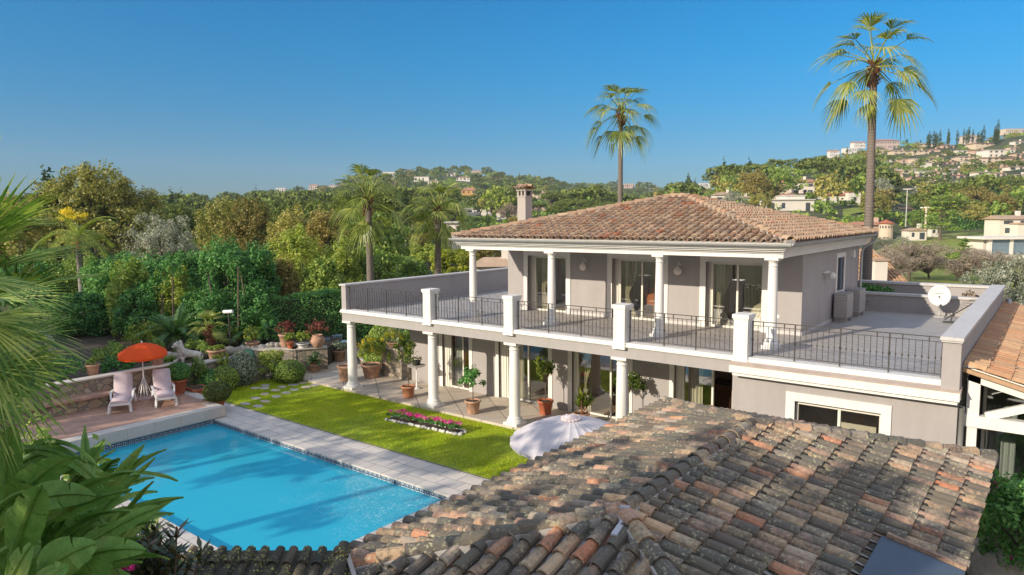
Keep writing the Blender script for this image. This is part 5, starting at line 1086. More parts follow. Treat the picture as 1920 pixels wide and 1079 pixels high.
# shrubs in the beds
shrub('rose_bush', 'loose leafy bush climbing in front of the lion statue', 'bush', (-24.95, 12.85, .1), (.45, .4, .75), 'lf_green', 1100, .08, 21, spread=.3, shell=.3)
shrub('loose_shrub', 'tall feathery pale green shrub left of the lawn corner ball', 'bush', (-24.85, 15.85, 0), (.75, .6, .75), 'lf_bright', 1700, .09, 22, spread=.28, shell=.3)
shrub('low_shrub', 'rounded yellow green shrub behind the silver bush', 'bush', (-25.6, 14.1, .1), (.55, .5, .65), 'lf_bright', 1600, .08, 23)
shrub('low_shrub', 'dense dark shrub behind the fountain wall', 'bush', (-27.0, 13.9, .85), (.7, .6, .45), 'lf_green', 1700, .08, 24)
for i, (x, y, z, r, m, lb) in enumerate([(-27.2, 9.0, .86, (1.2, 1.0, .5), 'lf_laurel', 'dark spreading shrub left of the orange parasol'), (-27.0, 6.8, .86, (1.3, 1.1, .6), 'lf_green', 'broad mid green shrub at the left end of the wall'), (-26.6, 10.8, .86, (.6, .5, .4), 'lf_laurel', 'small dark shrub behind the orange parasol'),
        (-30.2, 13.6, .86, (1.3, .9, .7), 'lf_bright', 'yellowish low bush in the upper bed behind the lion'), (-28.6, 11.4, .86, (1.0, .7, .5), 'lf_green', 'low green bush behind the boulders by the lion'), (-27.4, 17.6, .86, (.7, .7, .7), 'lf_laurel', 'leafy bush behind the tall clay pot'),
        (-29.0, 16.2, .86, (.9, .7, .5), 'lf_green', 'low green bush beneath the spotlight post'), (-29.5, 8.6, .86, (1.1, .9, 1.0), 'lf_silver', 'grey green wispy bush by the pale boulder'), (-26.3, 12.2, .86, (.5, .4, .3), 'lf_green', 'small green plant at the lion\'s feet')]):
    shrub('low_shrub', lb, 'bush', (x, y, z), r, m, 1800, .1, 40+i)
cycad('sago_palm', 'large dark sago palm in the shade behind the lion statue', (-29.3, 14.2, .86), 34, 1.7, 1, .7, leaf=.3, nl=24, wd=.04)
cycad('sago_palm', 'dark sago palm in deep shade right of the spotlight post', (-28.2, 17.3, .86), 34, 1.7, 2, .6, leaf=.3, nl=24, wd=.04)
fan_palm('small_fan_palm', 'small pale fan palm growing beside the spotlight post', (-27.55, 14.75, .86), 1.05, 14, .55, 5, 'lf_palm', .12, .45, 18, elev=(.1, 1.4), droop=.2, tufts=True, trunk_mat='leafbase')
# flower bed plants
rs = np.random.RandomState(7)
for i in range(15):
    f = (i+.5)/15*2.85; p = BED0+d_*f+n_*rs.uniform(-.06, .08); q, _ = crown_cards(170, (.14, .14, .08), .06, 60+i, 8, .5, -.1, .3); q[..., 2] += .12
    t = thing('cyclamen', 'pink cyclamen plant in the stone edged bed', 'flower', (p[0], p[1], .05), 'pink cyclamen plants in the bed'); MB().quads(q).build('leaves', M['lf_laurel'], t)
    big = rs.rand() < .62 or i in (2, 3, 12); q, _ = crown_cards(110 if big else 40, (.12, .12, .07), .055, 90+i, 6, .6, -.1, .3); q[..., 2] += .24; MB().quads(q).build('petals', M['pink'], t)
# lion statue
def skin_mesh(name, nodes, edges, m, parent, sub=2):
    me = bpy.data.meshes.new(name); me.from_pydata([n_[:3] for n_ in nodes], edges, []); o = bpy.data.objects.new(name, me); COL.objects.link(o)
    mo = o.modifiers.new('s', 'SKIN'); lay = me.skin_vertices[0] if me.skin_vertices else None
    if lay is None:
        bm_ = bmesh.new(); bm_.from_mesh(me); bm_.verts.layers.skin.verify(); bm_.to_mesh(me); bm_.free(); lay = me.skin_vertices[0]
    for i, n_ in enumerate(nodes): lay.data[i].radius = (n_[3], n_[4] if len(n_) > 4 else n_[3]); lay.data[i].use_root = (i == 0)
    mo.use_smooth_shade = True; s2 = o.modifiers.new('u', 'SUBSURF'); s2.levels = sub; s2.render_levels = sub; me.materials.append(m); o.parent = parent; return o
import bmesh
t = thing('lion_statue', 'pale weathered stone lion statue standing on the garden wall', 'statue', (-25.5, 12.75, 1.07), rz=radians(-98))
# local: head towards +x
nodes = [(-.50, 0, .62, .19, .2), (-.15, 0, .58, .17, .19), (.2, 0, .66, .2, .22), (.36, 0, .9, .17), (.44, 0, 1.1, .15), (.62, 0, 1.08, .085),
         (-.56, .14, .36, .11), (-.62, .15, .16, .06), (-.52, .15, .04, .06), (-.44, -.14, .36, .11), (-.5, -.15, .16, .06), (-.4, -.15, .04, .06),
         (.26, .14, .36, .085), (.27, .15, .08, .06), (.4, .15, .04, .065), (.34, -.14, .4, .085), (.5, -.15, .26, .065), (.66, -.15, .25, .06), (-.7, 0, .6, .045), (-.82, 0, .4, .035), (-.78, 0, .18, .055)]
edges = [(0, 1), (1, 2), (2, 3), (3, 4), (4, 5), (0, 6), (6, 7), (7, 8), (0, 9), (9, 10), (10, 11), (2, 12), (12, 13), (13, 14), (2, 15), (15, 16), (16, 17), (0, 18), (18, 19), (19, 20)]
M['statue'] = m_plain('statue_stone', (.56, .53, .49), .95, .3, 7, .5, 25)
skin_mesh('lion_body', nodes, edges, M['statue'], t)
mm = MB(); rs = np.random.RandomState(2)
for i in range(150):
    a = rs.rand()*6.28; f = rs.rand(); c_ = np.array([.40-.2*f, 0, 1.12-.5*f]); rr_ = .17+.09*f; p = c_+np.array([sin(a)*-.1*(1-f)-.03, cos(a)*rr_, sin(a)*rr_*.9]); mm.blob(p, (.055, .04, .075), 7, 5, .25, i)
mm.build('mane', M['statue'], t, smooth=True)
mm = MB(); mm.blob((.52, 0, 1.12), (.14, .12, .14), 12, 8, .05, 1); mm.blob((.44, .12, 1.25), .04, 8, 6).blob((.44, -.12, 1.25), .04, 8, 6); mm.blob((.68, 0, 1.04), (.07, .065, .05), 8, 6); mm.blob((.64, .06, 1.14), .02, 6, 5).blob((.64, -.06, 1.14), .02, 6, 5); mm.build('head', M['statue'], t, smooth=True)
t.scale = (.7, .7, .72)
MB().box(-.65, -.24, -.03, .65, .24, .02).build('plinth', M['curb'], t)
MB().blob((.6, -.15, .1), .12, 12, 8).build('ball', M['statue'], t, smooth=True)
# ================================================================ tall palms
def XY(px, d, z0=0.0):
    r = ray(px, 400); return r[0]*d, r[1]*d
fan_palm('fan_palm', 'tall shaggy fan palm left of the house, nearest the terrace corner', (-28.1, 23.9, 0), 7.3, 32, 1.15, 3, tr=.19, pet=1.4, skirt=7, droop=.32, elev=(-1.0, 1.3), nseg=18)
fan_palm('fan_palm', 'second shaggy fan palm, standing right behind the terrace parapet', (-27.75, 28.5, 0), 6.85, 30, 1.1, 4, tr=.19, pet=1.35, skirt=5, droop=.32, elev=(-.95, 1.3), nseg=18, lean=(.15, 0))
fan_palm('fan_palm', 'slender fan palm rising behind the middle of the house roof', (-18.2, 32.4, 0), 11.75, 27, 1.0, 5, tr=.14, pet=1.25, skirt=1, elev=(-1.0, 1.3), lean=(.0, 0), droop=.3, nseg=16)
fan_palm('fan_palm', 'tallest fan palm at the right, behind the back corner of the house', (-5.72, 29.3, 0), 11.9, 27, 1.08, 6, tr=.16, pet=1.4, skirt=1, elev=(-.95, 1.3), droop=.3, lean=(-.1, 0), nseg=16)
# queen palm with yellow blossom at the left
x, y = XY(143, 37); z0 = .5
t = thing('queen_palm', 'smooth grey trunked feather palm with yellow blossom at the left', 'palm tree', (x, y, 0)); hq = 5.0; rs = np.random.RandomState(2)
MB().tube([(0, 0, 0), (.05, 0, hq*.5), (0, 0, hq)], [.19, .165, .15], 14).build('trunk', M['queentrunk'], t, smooth=True); q = []; rb = MB()
MB().tube([(0, 0, hq), (0, 0, hq+.7)], [.15, .08], 12).build('crownshaft', M['leafbase'], t, smooth=True)
for i in range(17):
    el = rs.uniform(.1, 1.3); a = i*2.4; d = np.array([cos(a)*cos(el), sin(a)*cos(el), sin(el)]); pts = pinnate(q, (0, 0, hq+.6), d, np.array([0, 0, 1.]), rs.uniform(2.0, 2.7), 34, rs, .5, .03, 1.3, 1.0, .1); rb.tube(pts[::4], .018, 5, False)
MB().quads(np.array(q)).build('fronds', M['lf_bright'], t); rb.build('leaf_ribs', M['lf_bright'], t)
q, _ = crown_cards(1100, (.55, .5, .38), .12, 3, 14, .45, -.9, .4, .25, .3); q[..., 0] += -.2; q[..., 2] += hq+1.75; MB().quads(q).build('blossom', M['yellow'], t)
# ================================================================ near trees and hedges, left of the house
def T(px, topy, d, hw, leafm, label, n=6000, leaf=.16, seed=1, name='broadleaf_tree', cat='tree', frac=.8, group=None, z0=0.0, asp=.55, clumps=70, spread=.2, shell=.5, lumps=.2, bark='bark', ry=None, cut=-.6, droop=0):
    x, y = XY(px, d); top = at_depth(px, topy, d)[2]; h = (top-z0)*.93; rx = hw*d/F*.92
    return make_tree(name, label, cat, (x, y, z0), h*.97, rx, h*frac/2, leafm, n, leaf, seed, None, group, bark, cut, clumps, spread, shell, asp, ry, lumps, droop)
T(178, 288, 60, 118, 'lf_oak', 'huge rounded brown green tree rising above the left hedge', 26000, .26, 1, lumps=.1, clumps=260, spread=.14)
T(305, 374, 44, 72, 'lf_olive', 'silvery grey olive tree behind the left hedge', 12000, .16, 2, clumps=90, spread=.17, asp=.3)
T(350, 366, 62, 34, 'lf_pine', 'dark pine peeping between the olive and the brown trees', 2500, .25, 3)
T(25, 330, 50, 70, 'lf_oak', 'broad green tree at the far left behind the fan palm leaves', 7000, .3, 4)
for i, (px, ty, d, hw, m, lb) in enumerate([(415, 358, 56, 58, 'lf_oak', 'olive brown tree just right of the silvery olive'), (470, 352, 54, 55, 'lf_autumn', 'golden brown tree in the middle of the left tree belt'), (548, 362, 52, 55, 'lf_oak', 'brownish tree with thin twigs above the bright shrubs'), (610, 366, 50, 50, 'lf_autumn', 'rusty green tree just behind the first fan palm')]):
    T(px, ty, d, hw, m, lb, 13000, .17, 10+i, clumps=170, spread=.17, lumps=.1)
LAU = [(205, 452, 37, 62, 'lf_laurel', 'glossy dark laurel at the left end of the hedge'), (278, 462, 36, 60, 'lf_laurel', 'glossy laurel in the hedge below the olive'), (238, 470, 33.5, 45, 'lf_green', 'mid green bush in front of the left laurels'), (352, 436, 35, 58, 'lf_laurel', 'tall dark laurel in the hedge left of centre'), (420, 418, 34.5, 62, 'lf_laurel', 'tallest laurel of the hedge, sunlit at its top'),
       (478, 440, 35, 48, 'lf_laurel', 'dark laurel right of the tallest one'), (318, 500, 33, 40, 'lf_bright', 'young yellow green tree inside the hedge'), (60, 455, 40, 75, 'lf_laurel', 'wide dark laurel at the far left behind the feather palm'), (140, 462, 41, 70, 'lf_green', 'green hedge tree behind the feather palm trunk'), (255, 520, 32.5, 55, 'lf_laurel', 'low dark laurel in front of the hedge beneath the olive'), (385, 520, 32, 60, 'lf_laurel', 'low dark laurel in front of the tallest laurel'), (470, 520, 32, 50, 'lf_laurel', 'low dark laurel left of the clipped hedge'), (150, 545, 34, 60, 'lf_laurel', 'low dark laurel beside the feather palm trunk')]
for i, (px, ty, d, hw, m, lb) in enumerate(LAU): T(px, ty, d, hw, m, lb, 13000, .14, 20+i, 'laurel_hedge', 'hedge tree', .93, 'dense hedge trees behind the garden', .5, clumps=120, spread=.23, cut=-.9, lumps=.14)
for i, (px, ty, d, hw, m, lb) in enumerate([(560, 418, 40, 62, 'lf_bright', 'bright sunlit evergreen left of the first fan palm'), (632, 432, 41, 60, 'lf_bright', 'sunlit evergreen just behind the first palm trunk'), (705, 452, 43, 62, 'lf_green', 'dark green evergreen between the two shaggy palms'), (760, 470, 46, 48, 'lf_green', 'dark evergreen behind the second shaggy palm'),
        (522, 470, 37, 40, 'lf_autumn', 'small tree with russet leaves in the hedge gap'), (600, 470, 36, 50, 'lf_green', 'round green evergreen above the parapet corner')]): T(px, ty, d, hw, m, lb, 13000, .16, 40+i, 'evergreen_tree', 'tree', .92, None, .3, clumps=150, spread=.2, cut=-.9, lumps=.12)
for i, (px, ty, d, hw, m, lb) in enumerate([(850, 452, 62, 52, 'lf_yellow', 'brilliant yellow green tree left of the porch'), (800, 446, 66, 45, 'lf_bright', 'feathery light green tree behind the second palm'), (905, 440, 75, 50, 'lf_autumn', 'brown green tree left of the house chimney'), (770, 428, 80, 40, 'lf_autumn', 'russet tree far behind the palms')]): T(px, ty, d, hw, m, lb, 6000, .24, 50+i, 'garden_tree', 'tree', .9)
# clipped fine-leaved hedge in the shade right of the sago palms
def hedge_box(label, x0, y0, x1, y1, z0, z1, th, leafm, n, seed, leaf=.09, name='clipped_hedge', group=None):
    t = thing(name, label, 'hedge', ((x0+x1)/2, (y0+y1)/2, z0), group); rs = np.random.RandomState(seed); a = np.array([x0, y0]); b = np.array([x1, y1]); L = np.linalg.norm(b-a); d = (b-a)/L; nn = np.array([-d[1], d[0]])
    u = rs.rand(n)*L; th_ = rs.rand(n)*pi*1.25-.12*pi; bump = 1+.06*np.sin(u*1.7+seed)+.04*np.sin(u*4.3); ly = np.cos(th_); lz = np.clip(np.sin(th_)*1.6, -1, 1.0)
    P = np.stack([a[0]+d[0]*u+nn[0]*ly*th*bump, a[1]+d[1]*u+nn[1]*ly*th*bump, z0+(z1-z0)*np.where(lz < .999, rs.rand(n), 1.0)*bump], 1); P += rs.normal(0, .05, P.shape)
    P[:, 2] = np.where(rs.rand(n) < .25, z0+(z1-z0)*bump, P[:, 2]); kk = P[:, 2] > z0+(z1-z0)*bump*.97; P[kk, 0] = (a[0]+d[0]*u+nn[0]*th*rs.uniform(-1, 1, n))[kk]; P[kk, 1] = (a[1]+d[1]*u+nn[1]*th*rs.uniform(-1, 1, n))[kk]
    N_ = np.stack([nn[0]*ly, nn[1]*ly, np.where(kk, 1.5, .3)], 1)+rs.normal(size=(n, 3))*.6; N_ /= np.linalg.norm(N_, axis=1)[:, None]; tt = rs.normal(size=(n, 3)); tt -= N_*(tt*N_).sum(1)[:, None]; tt /= np.linalg.norm(tt, axis=1)[:, None]
    q = rhomb(P, tt, N_, leaf*rs.uniform(.6, 1.4, n), leaf*.5*rs.uniform(.7, 1.3, n)); q -= np.array([(x0+x1)/2, (y0+y1)/2, z0])
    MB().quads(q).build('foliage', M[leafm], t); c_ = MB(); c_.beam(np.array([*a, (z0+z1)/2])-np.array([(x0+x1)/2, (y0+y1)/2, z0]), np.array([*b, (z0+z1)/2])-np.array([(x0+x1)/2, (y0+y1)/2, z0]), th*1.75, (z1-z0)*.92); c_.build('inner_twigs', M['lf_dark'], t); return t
hedge_box('fine leaved dark hedge in shade behind the path wall', -29.6, 18.6, -26.9, 23.8, .5, 2.75, .8, 'lf_laurel', 22000, 3, .1)
hedge_box('dark clipped hedge seen under the terrace behind the stone pier', -26.0, 25.5, -16, 34.5, 0, 2.3, .7, 'lf_laurel', 14000, 4, .12)
for i, (x, y, m, lb) in enumerate([(-22.8, 21.8, 'lf_green', 'green rounded shrub between the path end and the house'), (-21.2, 20.6, 'lf_red', 'purplish shrub against the house wall beyond the pier'), (-24.4, 22.0, 'lf_laurel', 'dark shrub at the back of the path beside the palm trunk')]): shrub('low_shrub', lb, 'bush', (x, y, 0), (.8, .7, .75), m, 2200, .1, 70+i)
# thin bare stems in front of the hedge
for i, (px, d, h) in enumerate([(312, 31, 3.2), (389, 31.5, 3.4), (436, 31, 3.6), (452, 31.5, 3.2), (290, 31, 2.4)]):
    x, y = XY(px, d); t = thing('sapling', 'slim bare stemmed sapling in the shade in front of the hedge', 'sapling', (x, y, .8), 'slim saplings in front of the hedge'); MB().tube([(0, 0, 0), (.1, 0, h*.5), (.25*(-1)**i, 0, h)], [.06, .05, .03], 6).build('trunk', M['bark'], t); q, _ = crown_cards(500, (.6, .6, .7), .14, 80+i, 20, .3, -.5, .4); q[..., 2] += h+.2; MB().quads(q).build('crown', M['lf_laurel'], t)
# shade trees behind the camera's left (they throw the dappled shade over pool and lawn)
for i, (x, y, h, r, zb, n, lb) in enumerate([(-27.5, -4.5, 9.6, 3.6, 2, 3800, 'shade tree south of the deck'), (-33.5, -3.5, 10.5, 4.2, 2, 5200, 'large shade tree beyond the deck'), (-40.0, -1.5, 11.5, 4.4, 2, 5200, 'large shade tree at the western boundary'), (-22.3, -5.0, 9.1, 3.0, 5.6, 800, 'high crowned tree south west of the pool'), (-17.6, -5.3, 8.9, 2.8, 6.3, 640, 'thin high crowned tree south of the pool'), (-13.2, -6.0, 9.2, 2.8, 6.6, 520, 'thin crowned tree south of the sheds'),
        (-10.2, -5.8, 9.6, 1.9, 6.2, 190, 'light crowned tree south of the sheds'), (-6.3, -5.6, 10.0, 1.9, 5.6, 1500, 'leafy tree south of the outbuilding'), (-1.6, -5.6, 9.3, 2.8, 4, 4200, 'dense tree by the east side of the outbuilding'), (2.4, -4.6, 9.2, 2.8, 3, 4200, 'dense tree at the south east corner')]):
    make_tree('shade_tree', lb, 'tree', (x, y, 0), h, r, (h-zb)/2, 'lf_green', n, .42, 200+i, clumps=30, spread=.24, lumps=.3, limbk=0)
# ================================================================ foreground planting at the left edge
def near(px, py, d): return at_depth(px, py, d)
# big fan palm whose leaves come in from the left
c_ = near(-70, 575, 5.0); t = thing('fan_palm', 'large fan palm reaching in from the left edge of the frame', 'palm tree', (c_[0], c_[1], 0)); q = []; st = MB(); rs = np.random.RandomState(8)
MB().tube([(0, 0, -.1), (0, 0, c_[2]*.5), (0, 0, c_[2])], [.24, .2, .19], 14).build('trunk', M['palmtrunk'], t, smooth=True); o3 = np.array([c_[0], c_[1], 0])
for i, (hx, hy, dd, tx, ty, R_, dr) in enumerate([(-30, 440, 5.0, 95, 345, .52, .15), (-10, 505, 4.9, 130, 470, .55, .2), (25, 545, 5.2, 200, 500, .56, .18), (0, 610, 4.8, 130, 650, .55, .35), (10, 650, 4.9, 150, 600, .5, .3), (-20, 690, 4.5, 60, 800, .5, .5), (-40, 600, 4.4, 40, 720, .48, .5), (-60, 470, 4.6, 30, 380, .5, .2), (-45, 400, 5.5, -20, 300, .55, .15), (25, 680, 5.3, 110, 790, .42, .4), (-10, 560, 5.8, 120, 560, .5, .25), (-30, 760, 4.6, 50, 860, .42, .5), (-50, 520, 4.2, 60, 560, .5, .3), (-20, 620, 5.5, 90, 700, .5, .2), (-40, 700, 4.9, 70, 690, .5, .3), (-60, 430, 5.0, 40, 420, .5, .1), (10, 590, 5.9, 165, 640, .45, .2)]):
    a = near(hx, hy, dd); b = near(tx, ty, dd-.1+.25*rs.rand()); d = unit(b-a); up = unit(np.cross(np.cross(d, (0, 0, 1)), d)+rs.normal(0, .25, 3)); up = up if up[2] > 0 else -up
    fan_leaf(q, a-o3, d, up, R_*rs.uniform(1.05, 1.25), 25, rs, droop=dr*.22, arc=1.6, fold=.28, tip=.3, split=.5); st.tube([np.array([0, 0, c_[2]]), (a-o3+np.array([0, 0, c_[2]]))/2+np.array([0, 0, .05]), a-o3], [.028, .02, .015], 6)
MB().quads(np.array(q)).build('crown', M['lf_palm2'], t); st.build('leaf_stalks', M['lf_palm2'], t)
# giant bird of paradise clump
c_ = near(60, 1060, 4.6); t = thing('banana_plant', 'clump of huge torn paddle leaves in the lower left corner', 'plant', (c_[0], c_[1], 0)); o3 = np.array([c_[0], c_[1], 0]); q = []; rb = MB(); rs = np.random.RandomState(5); rb_ = random.Random(4)
for i, (ax_, ay, bx, by, dd, W_, dr, te, roll) in enumerate([(10, 1000, 90, 830, 4.4, .30, .9, .15, .2), (40, 870, 150, 775, 5.0, .2, 1.4, .5, .2), (20, 850, 205, 845, 4.9, .17, 1.2, .4, .1), (60, 900, 190, 850, 5.0, .18, .9, .4, .6), (60, 1050, 205, 790, 4.6, .26, 1.5, .25, -.3), (20, 960, 150, 900, 4.2, .30, .5, .1, .3), (60, 1000, 210, 905, 4.3, .24, .3, .1, .1), (90, 1060, 260, 880, 4.5, .10, .1, .0, .0), (100, 1070, 265, 945, 4.3, .22, .3, .1, .2), (110, 1070, 240, 1000, 4.0, .28, .5, .3, .2), (20, 1070, 60, 920, 3.9, .34, .4, .2, .1), (50, 1100, 150, 1010, 3.8, .34, .5, .2, .4), (80, 1110, 225, 1050, 3.9, .26, .6, .4, .1), (0, 1000, 10, 820, 4.7, .30, .7, .1, .5), (30, 1060, 130, 950, 4.9, .30, .6, .2, -.2), (0, 1040, 60, 1000, 4.1, .34, .6, .2, .6), (120, 1100, 200, 960, 5.0, .26, .5, .1, -.1),
        (-20, 980, 60, 880, 4.4, .28, .9, .2, .0), (40, 1120, 110, 1060, 3.6, .34, .4, .1, .2), (150, 1120, 230, 1030, 4.3, .22, .8, .3, 0), (10, 900, 120, 800, 4.9, .22, 1.2, .5, .2), (-10, 880, 100, 850, 5.1, .25, 1.0, .3, .1), (0, 1150, 40, 1030, 3.7, .32, .5, .2, .3), (-40, 1060, 20, 960, 4.3, .34, .5, .2, .1), (90, 1000, 170, 930, 4.7, .24, .9, .3, .3)]+[(rb_.uniform(-20, 200), rb_.uniform(960, 1130), 0, 0, rb_.uniform(4.5, 5.7), rb_.uniform(.18, .25), rb_.uniform(.3, 1.2), .35, rb_.uniform(-.9, .9)) for _ in range(56)]):
    if bx == 0 and by == 0: bx, by = ax_+rb_.uniform(-70, 120), ay-rb_.uniform(60, 170)
    a = near(ax_, ay, dd); b = near(bx, by, dd+rs.uniform(-.2, .2)); L = np.linalg.norm(b-a)*1.15; d = unit(b-a+np.array([0, 0, .25*dr*L])); paddle(q, rb, a-o3, d, L, W_*rs.uniform(.55, .8), rs, dr, min(.6, te+.15), roll=roll*1.6+rs.uniform(-.7, .7), pet=.2, face=unit(np.array([0, 0, H])-a)); base = np.array([rs.normal(0, .18), rs.normal(0, .18), 0]); rb.tube([base, (base+a-o3)/2+rs.normal(0, .05, 3), a-o3], [.06, .04, .028], 7)
MB().quads(np.array(q)).build('leaves', M['lf_banana'], t); rb.build('leaf_stalks', M['lf_banana'], t)
for i, (px, d, zt, r, m, lb) in enumerate([(40, 6.6, 3.5, 1.1, 'lf_laurel', 'dark leafy bush filling the corner behind the paddle leaves'), (150, 6.8, 3.1, .9, 'lf_green', 'mid green bush behind the paddle leaves near the pool'), (215, 6.4, 2.7, .7, 'lf_laurel', 'dark low bush under the leathery shrub'), (-20, 8.5, 3.6, 1.2, 'lf_green', 'green bush at the left edge below the fan palm'), (70, 9.2, 2.6, 1.0, 'lf_laurel', 'dark bush between the fan palm and the pool corner'), (300, 6.1, 2.6, .55, 'lf_laurel', 'dark bush at the foot of the leathery shrub')]):
    x, y = XY(px, d); shrub('garden_bush', lb, 'bush', (x, y, 0), (r, r, zt/1.95), m, 7000, .11, 130+i, clumps=90, spread=.2)
# leathery shrub in front of the pool corner, with light pine tufts behind it
def whorl_shrub(name, label, base_px, tips, leafm, seed, leafL=.15, wd=.045, cat='shrub', n=13):
    c_ = near(*base_px); t = thing(name, label, cat, (c_[0], c_[1], 0)); o3 = np.array([c_[0], c_[1], 0]); q = []; st = MB(); rs = np.random.RandomState(seed)
    for (px, py, d) in tips:
        e = near(px, py, d)-o3; b0 = np.array([rs.normal(0, .1), rs.normal(0, .1), max(0, e[2]-1.6)]); m_ = (b0+e)/2+rs.normal(0, .08, 3); st.tube([b0, m_, e], [.02, .013, .008], 5)
        for k in range(n):
            f = k/n; p = e-unit(e-m_)*f*.3; a = k*2.4+rs.rand(); el = rs.uniform(.1, 1.1); dr = np.array([cos(a)*cos(el), sin(a)*cos(el), sin(el)]); sd = unit(np.cross(dr, (0, 0, 1)))*wd*.5; L = leafL*rs.uniform(.7, 1.15)
            q.append((p-sd*.2, p+sd*.2, p+dr*L*.55+sd, p+dr*L*.55-sd)); q.append((p+dr*L*.55-sd, p+dr*L*.55+sd, p+dr*L+sd*.1, p+dr*L-sd*.1))
    st.tube([(0, 0, 0), (0, 0, 2.2)], [.05, .03], 7); st.build('stem', M['bark'], t); MB().quads(np.array(q)).build('foliage', M[leafm], t); return t
rs = np.random.RandomState(3); tips = [(331, 988, 6.2), (322, 1005, 6.2), (378, 1028, 6.3), (355, 1045, 6.2), (300, 1015, 6.1)]+[(rs.uniform(225, 335), rs.uniform(990, 1085), rs.uniform(5.7, 6.5)) for i in range(46)]
M['lf_magnolia'] = m_leaf('leaf_leathery', (.03, .045, .015), (.07, .10, .03), (.2, .11, .05), .15, .3, .5, patch=4)
whorl_shrub('leathery_shrub', 'dark leathery shrub in front of the near corner of the pool', (290, 1070, 6.2), tips, 'lf_magnolia', 4)
tips = [(rs.uniform(180, 300), rs.uniform(960, 1015), rs.uniform(6.8, 7.4)) for i in range(34)]
whorl_shrub('soft_shrub', 'pale green needle leaved bush behind the torn paddle leaves', (235, 1030, 7.1), tips, 'lf_bright', 5, .13, .014, n=34)
p_ = near(240, 1063, 5.6); t = thing('pink_flower', 'single magenta bloom low in the dark shrubs at the bottom left', 'flower', (p_[0], p_[1], p_[2])); q, _ = crown_cards(60, (.04, .04, .04), .05, 3, 5, .5); MB().quads(q).build('petals', M['pink'], t); MB().tube([(0, 0, 0), (.02, .03, -.6)], .006, 5).build('stem', M['bark'], t)
# hibiscus bush, rocks and bluish gravel at the right edge
hb = MB(); q, cc = crown_cards(9000, (1.0, 1.3, 1.05), .1, 17, 90, .2, -.9, .45); x, y = -.15, 14.6
t = thing('hibiscus_bush', 'glossy green hibiscus bush with pink flowers at the right edge', 'bush', (x, y, 0)); q[..., 2] += 1.15; MB().quads(q).build('foliage', M['lf_laurel'], t); q, _ = crown_cards(90, (.95, 1.25, .9), .09, 18, 12, .12, -.9, .95); q[..., 2] += 1.1; MB().quads(q).build('blossom', M['pink'], t); limbs(hb, (0, 0, -.1), (0, 0, .6), .06, cc+np.array([0, 0, 1.1]), rs); hb.build('stem', M['bark'], t)
for i, (px, py) in enumerate([(1862, 1040), (1890, 1048), (1915, 1040), (1870, 1062)]):
    p_ = on_z(px, py, .35); t = thing('rock', ['bluish rock just below the hibiscus', 'rounded grey rock in the row under the hibiscus', 'grey rock at the right edge under the hibiscus', 'lowest rock beside the corner of the tiled roof'][i], 'rock', (p_[0], p_[1], 0), 'rocks under the hibiscus'); MB().blob((0, 0, .25), (.42, .35, .35), 12, 8, .18, i).build('stone', M['rock'], t)
tips = [near(rs.uniform(1620, 1650), 555, 30)]
for i, (px, lb) in enumerate([(1668, 'green leafy plant in the planter near the downpipe'), (1640, 'small dark plant in the planter against the house'), (1838, 'sparse dry twiggy plant at the right end of the planter')]):
    p_ = on_z(px, 548, 3.45); shrub('planter_plant', lb, 'plant', (p_[0], 28.2, 3.45), (.45, .25, .25) if i < 2 else (.22, .15, .2), 'lf_laurel' if i < 2 else 'lf_lavender', 500, .1, 90+i)
# ================================================================ terrain
TH = [-60, -36, -23, -17, -10.4, -4, 1.7, 6, 10.4, 14.5, 18.6, 22.4, 26, 29.5, 32.7, 36.2, 60]
RR = [0, 60, 110, 170, 250, 350, 500, 650, 800, 1000, 1400]
TZ = [[0,0,0,0,1,1,3,4,6,6,0],[0,0,0,0,1,2,6,8,10,10,0],[0,0,0,0,2,4,8,12,15,16,0],[0,0,0,0,2,5,11,19,29,30,0],[0,0,0,1,4,8,16,32,50,48,0],[0,0,0,1,5,8,16,34,55,52,0],[0,0,0,2,6,9,16,27,44,44,0],[0,0,0,1,4,6,9,15,27,44,0],
      [0,0,0,0,1,3,5,9,18,42,6],[0,0,0,1,6,12,14,14,16,26,5],[0,0,0,3,11,23,27,24,20,18,0],[0,0,-1,2,10,24,35,36,30,22,0],[0,0,-1,-1,8,18,43,51,46,34,0],[0,0,-1,-1,4,12,34,60,62,50,0],[0,0,-1,-1,3,10,31,56,62,56,0],[0,0,-1,-1,3,10,33,61,71,66,0],[0,0,0,0,3,10,33,60,70,60,0]]
TZ = np.array(TZ, float)
def terr(X, Y):
    X = np.asarray(X, float); Y = np.asarray(Y, float); r = np.hypot(X, Y); th = np.degrees(np.arctan2(X, Y)-YAW); th = (th+180) % 360-180
    fade = np.clip((95-np.abs(th))/30, 0, 1); th = np.clip(th, -59.99, 59.99); r = np.minimum(r, 1399.9)
    i = np.clip(np.searchsorted(TH, th, side='right')-1, 0, len(TH)-2); j = np.clip(np.searchsorted(RR, r, side='right')-1, 0, len(RR)-2)
    TH_ = np.array(TH, float); RR_ = np.array(RR, float); a = (th-TH_[i])/(TH_[i+1]-TH_[i]); b = (r-RR_[j])/(RR_[j+1]-RR_[j])
    a = a*a*(3-2*a); b = b*b*(3-2*b)*.5+b*.5
    z = TZ[i, j]*(1-a)*(1-b)+TZ[i+1, j]*a*(1-b)+TZ[i, j+1]*(1-a)*b+TZ[i+1, j+1]*a*b
    z = z+np.clip((r-200)/300, 0, 1)*(1.6*np.sin(X*.021+Y*.013)+1.2*np.sin(Y*.031-X*.011))*np.clip(1-(r-1100)/250, 0, 1)
    return z*fade-.06
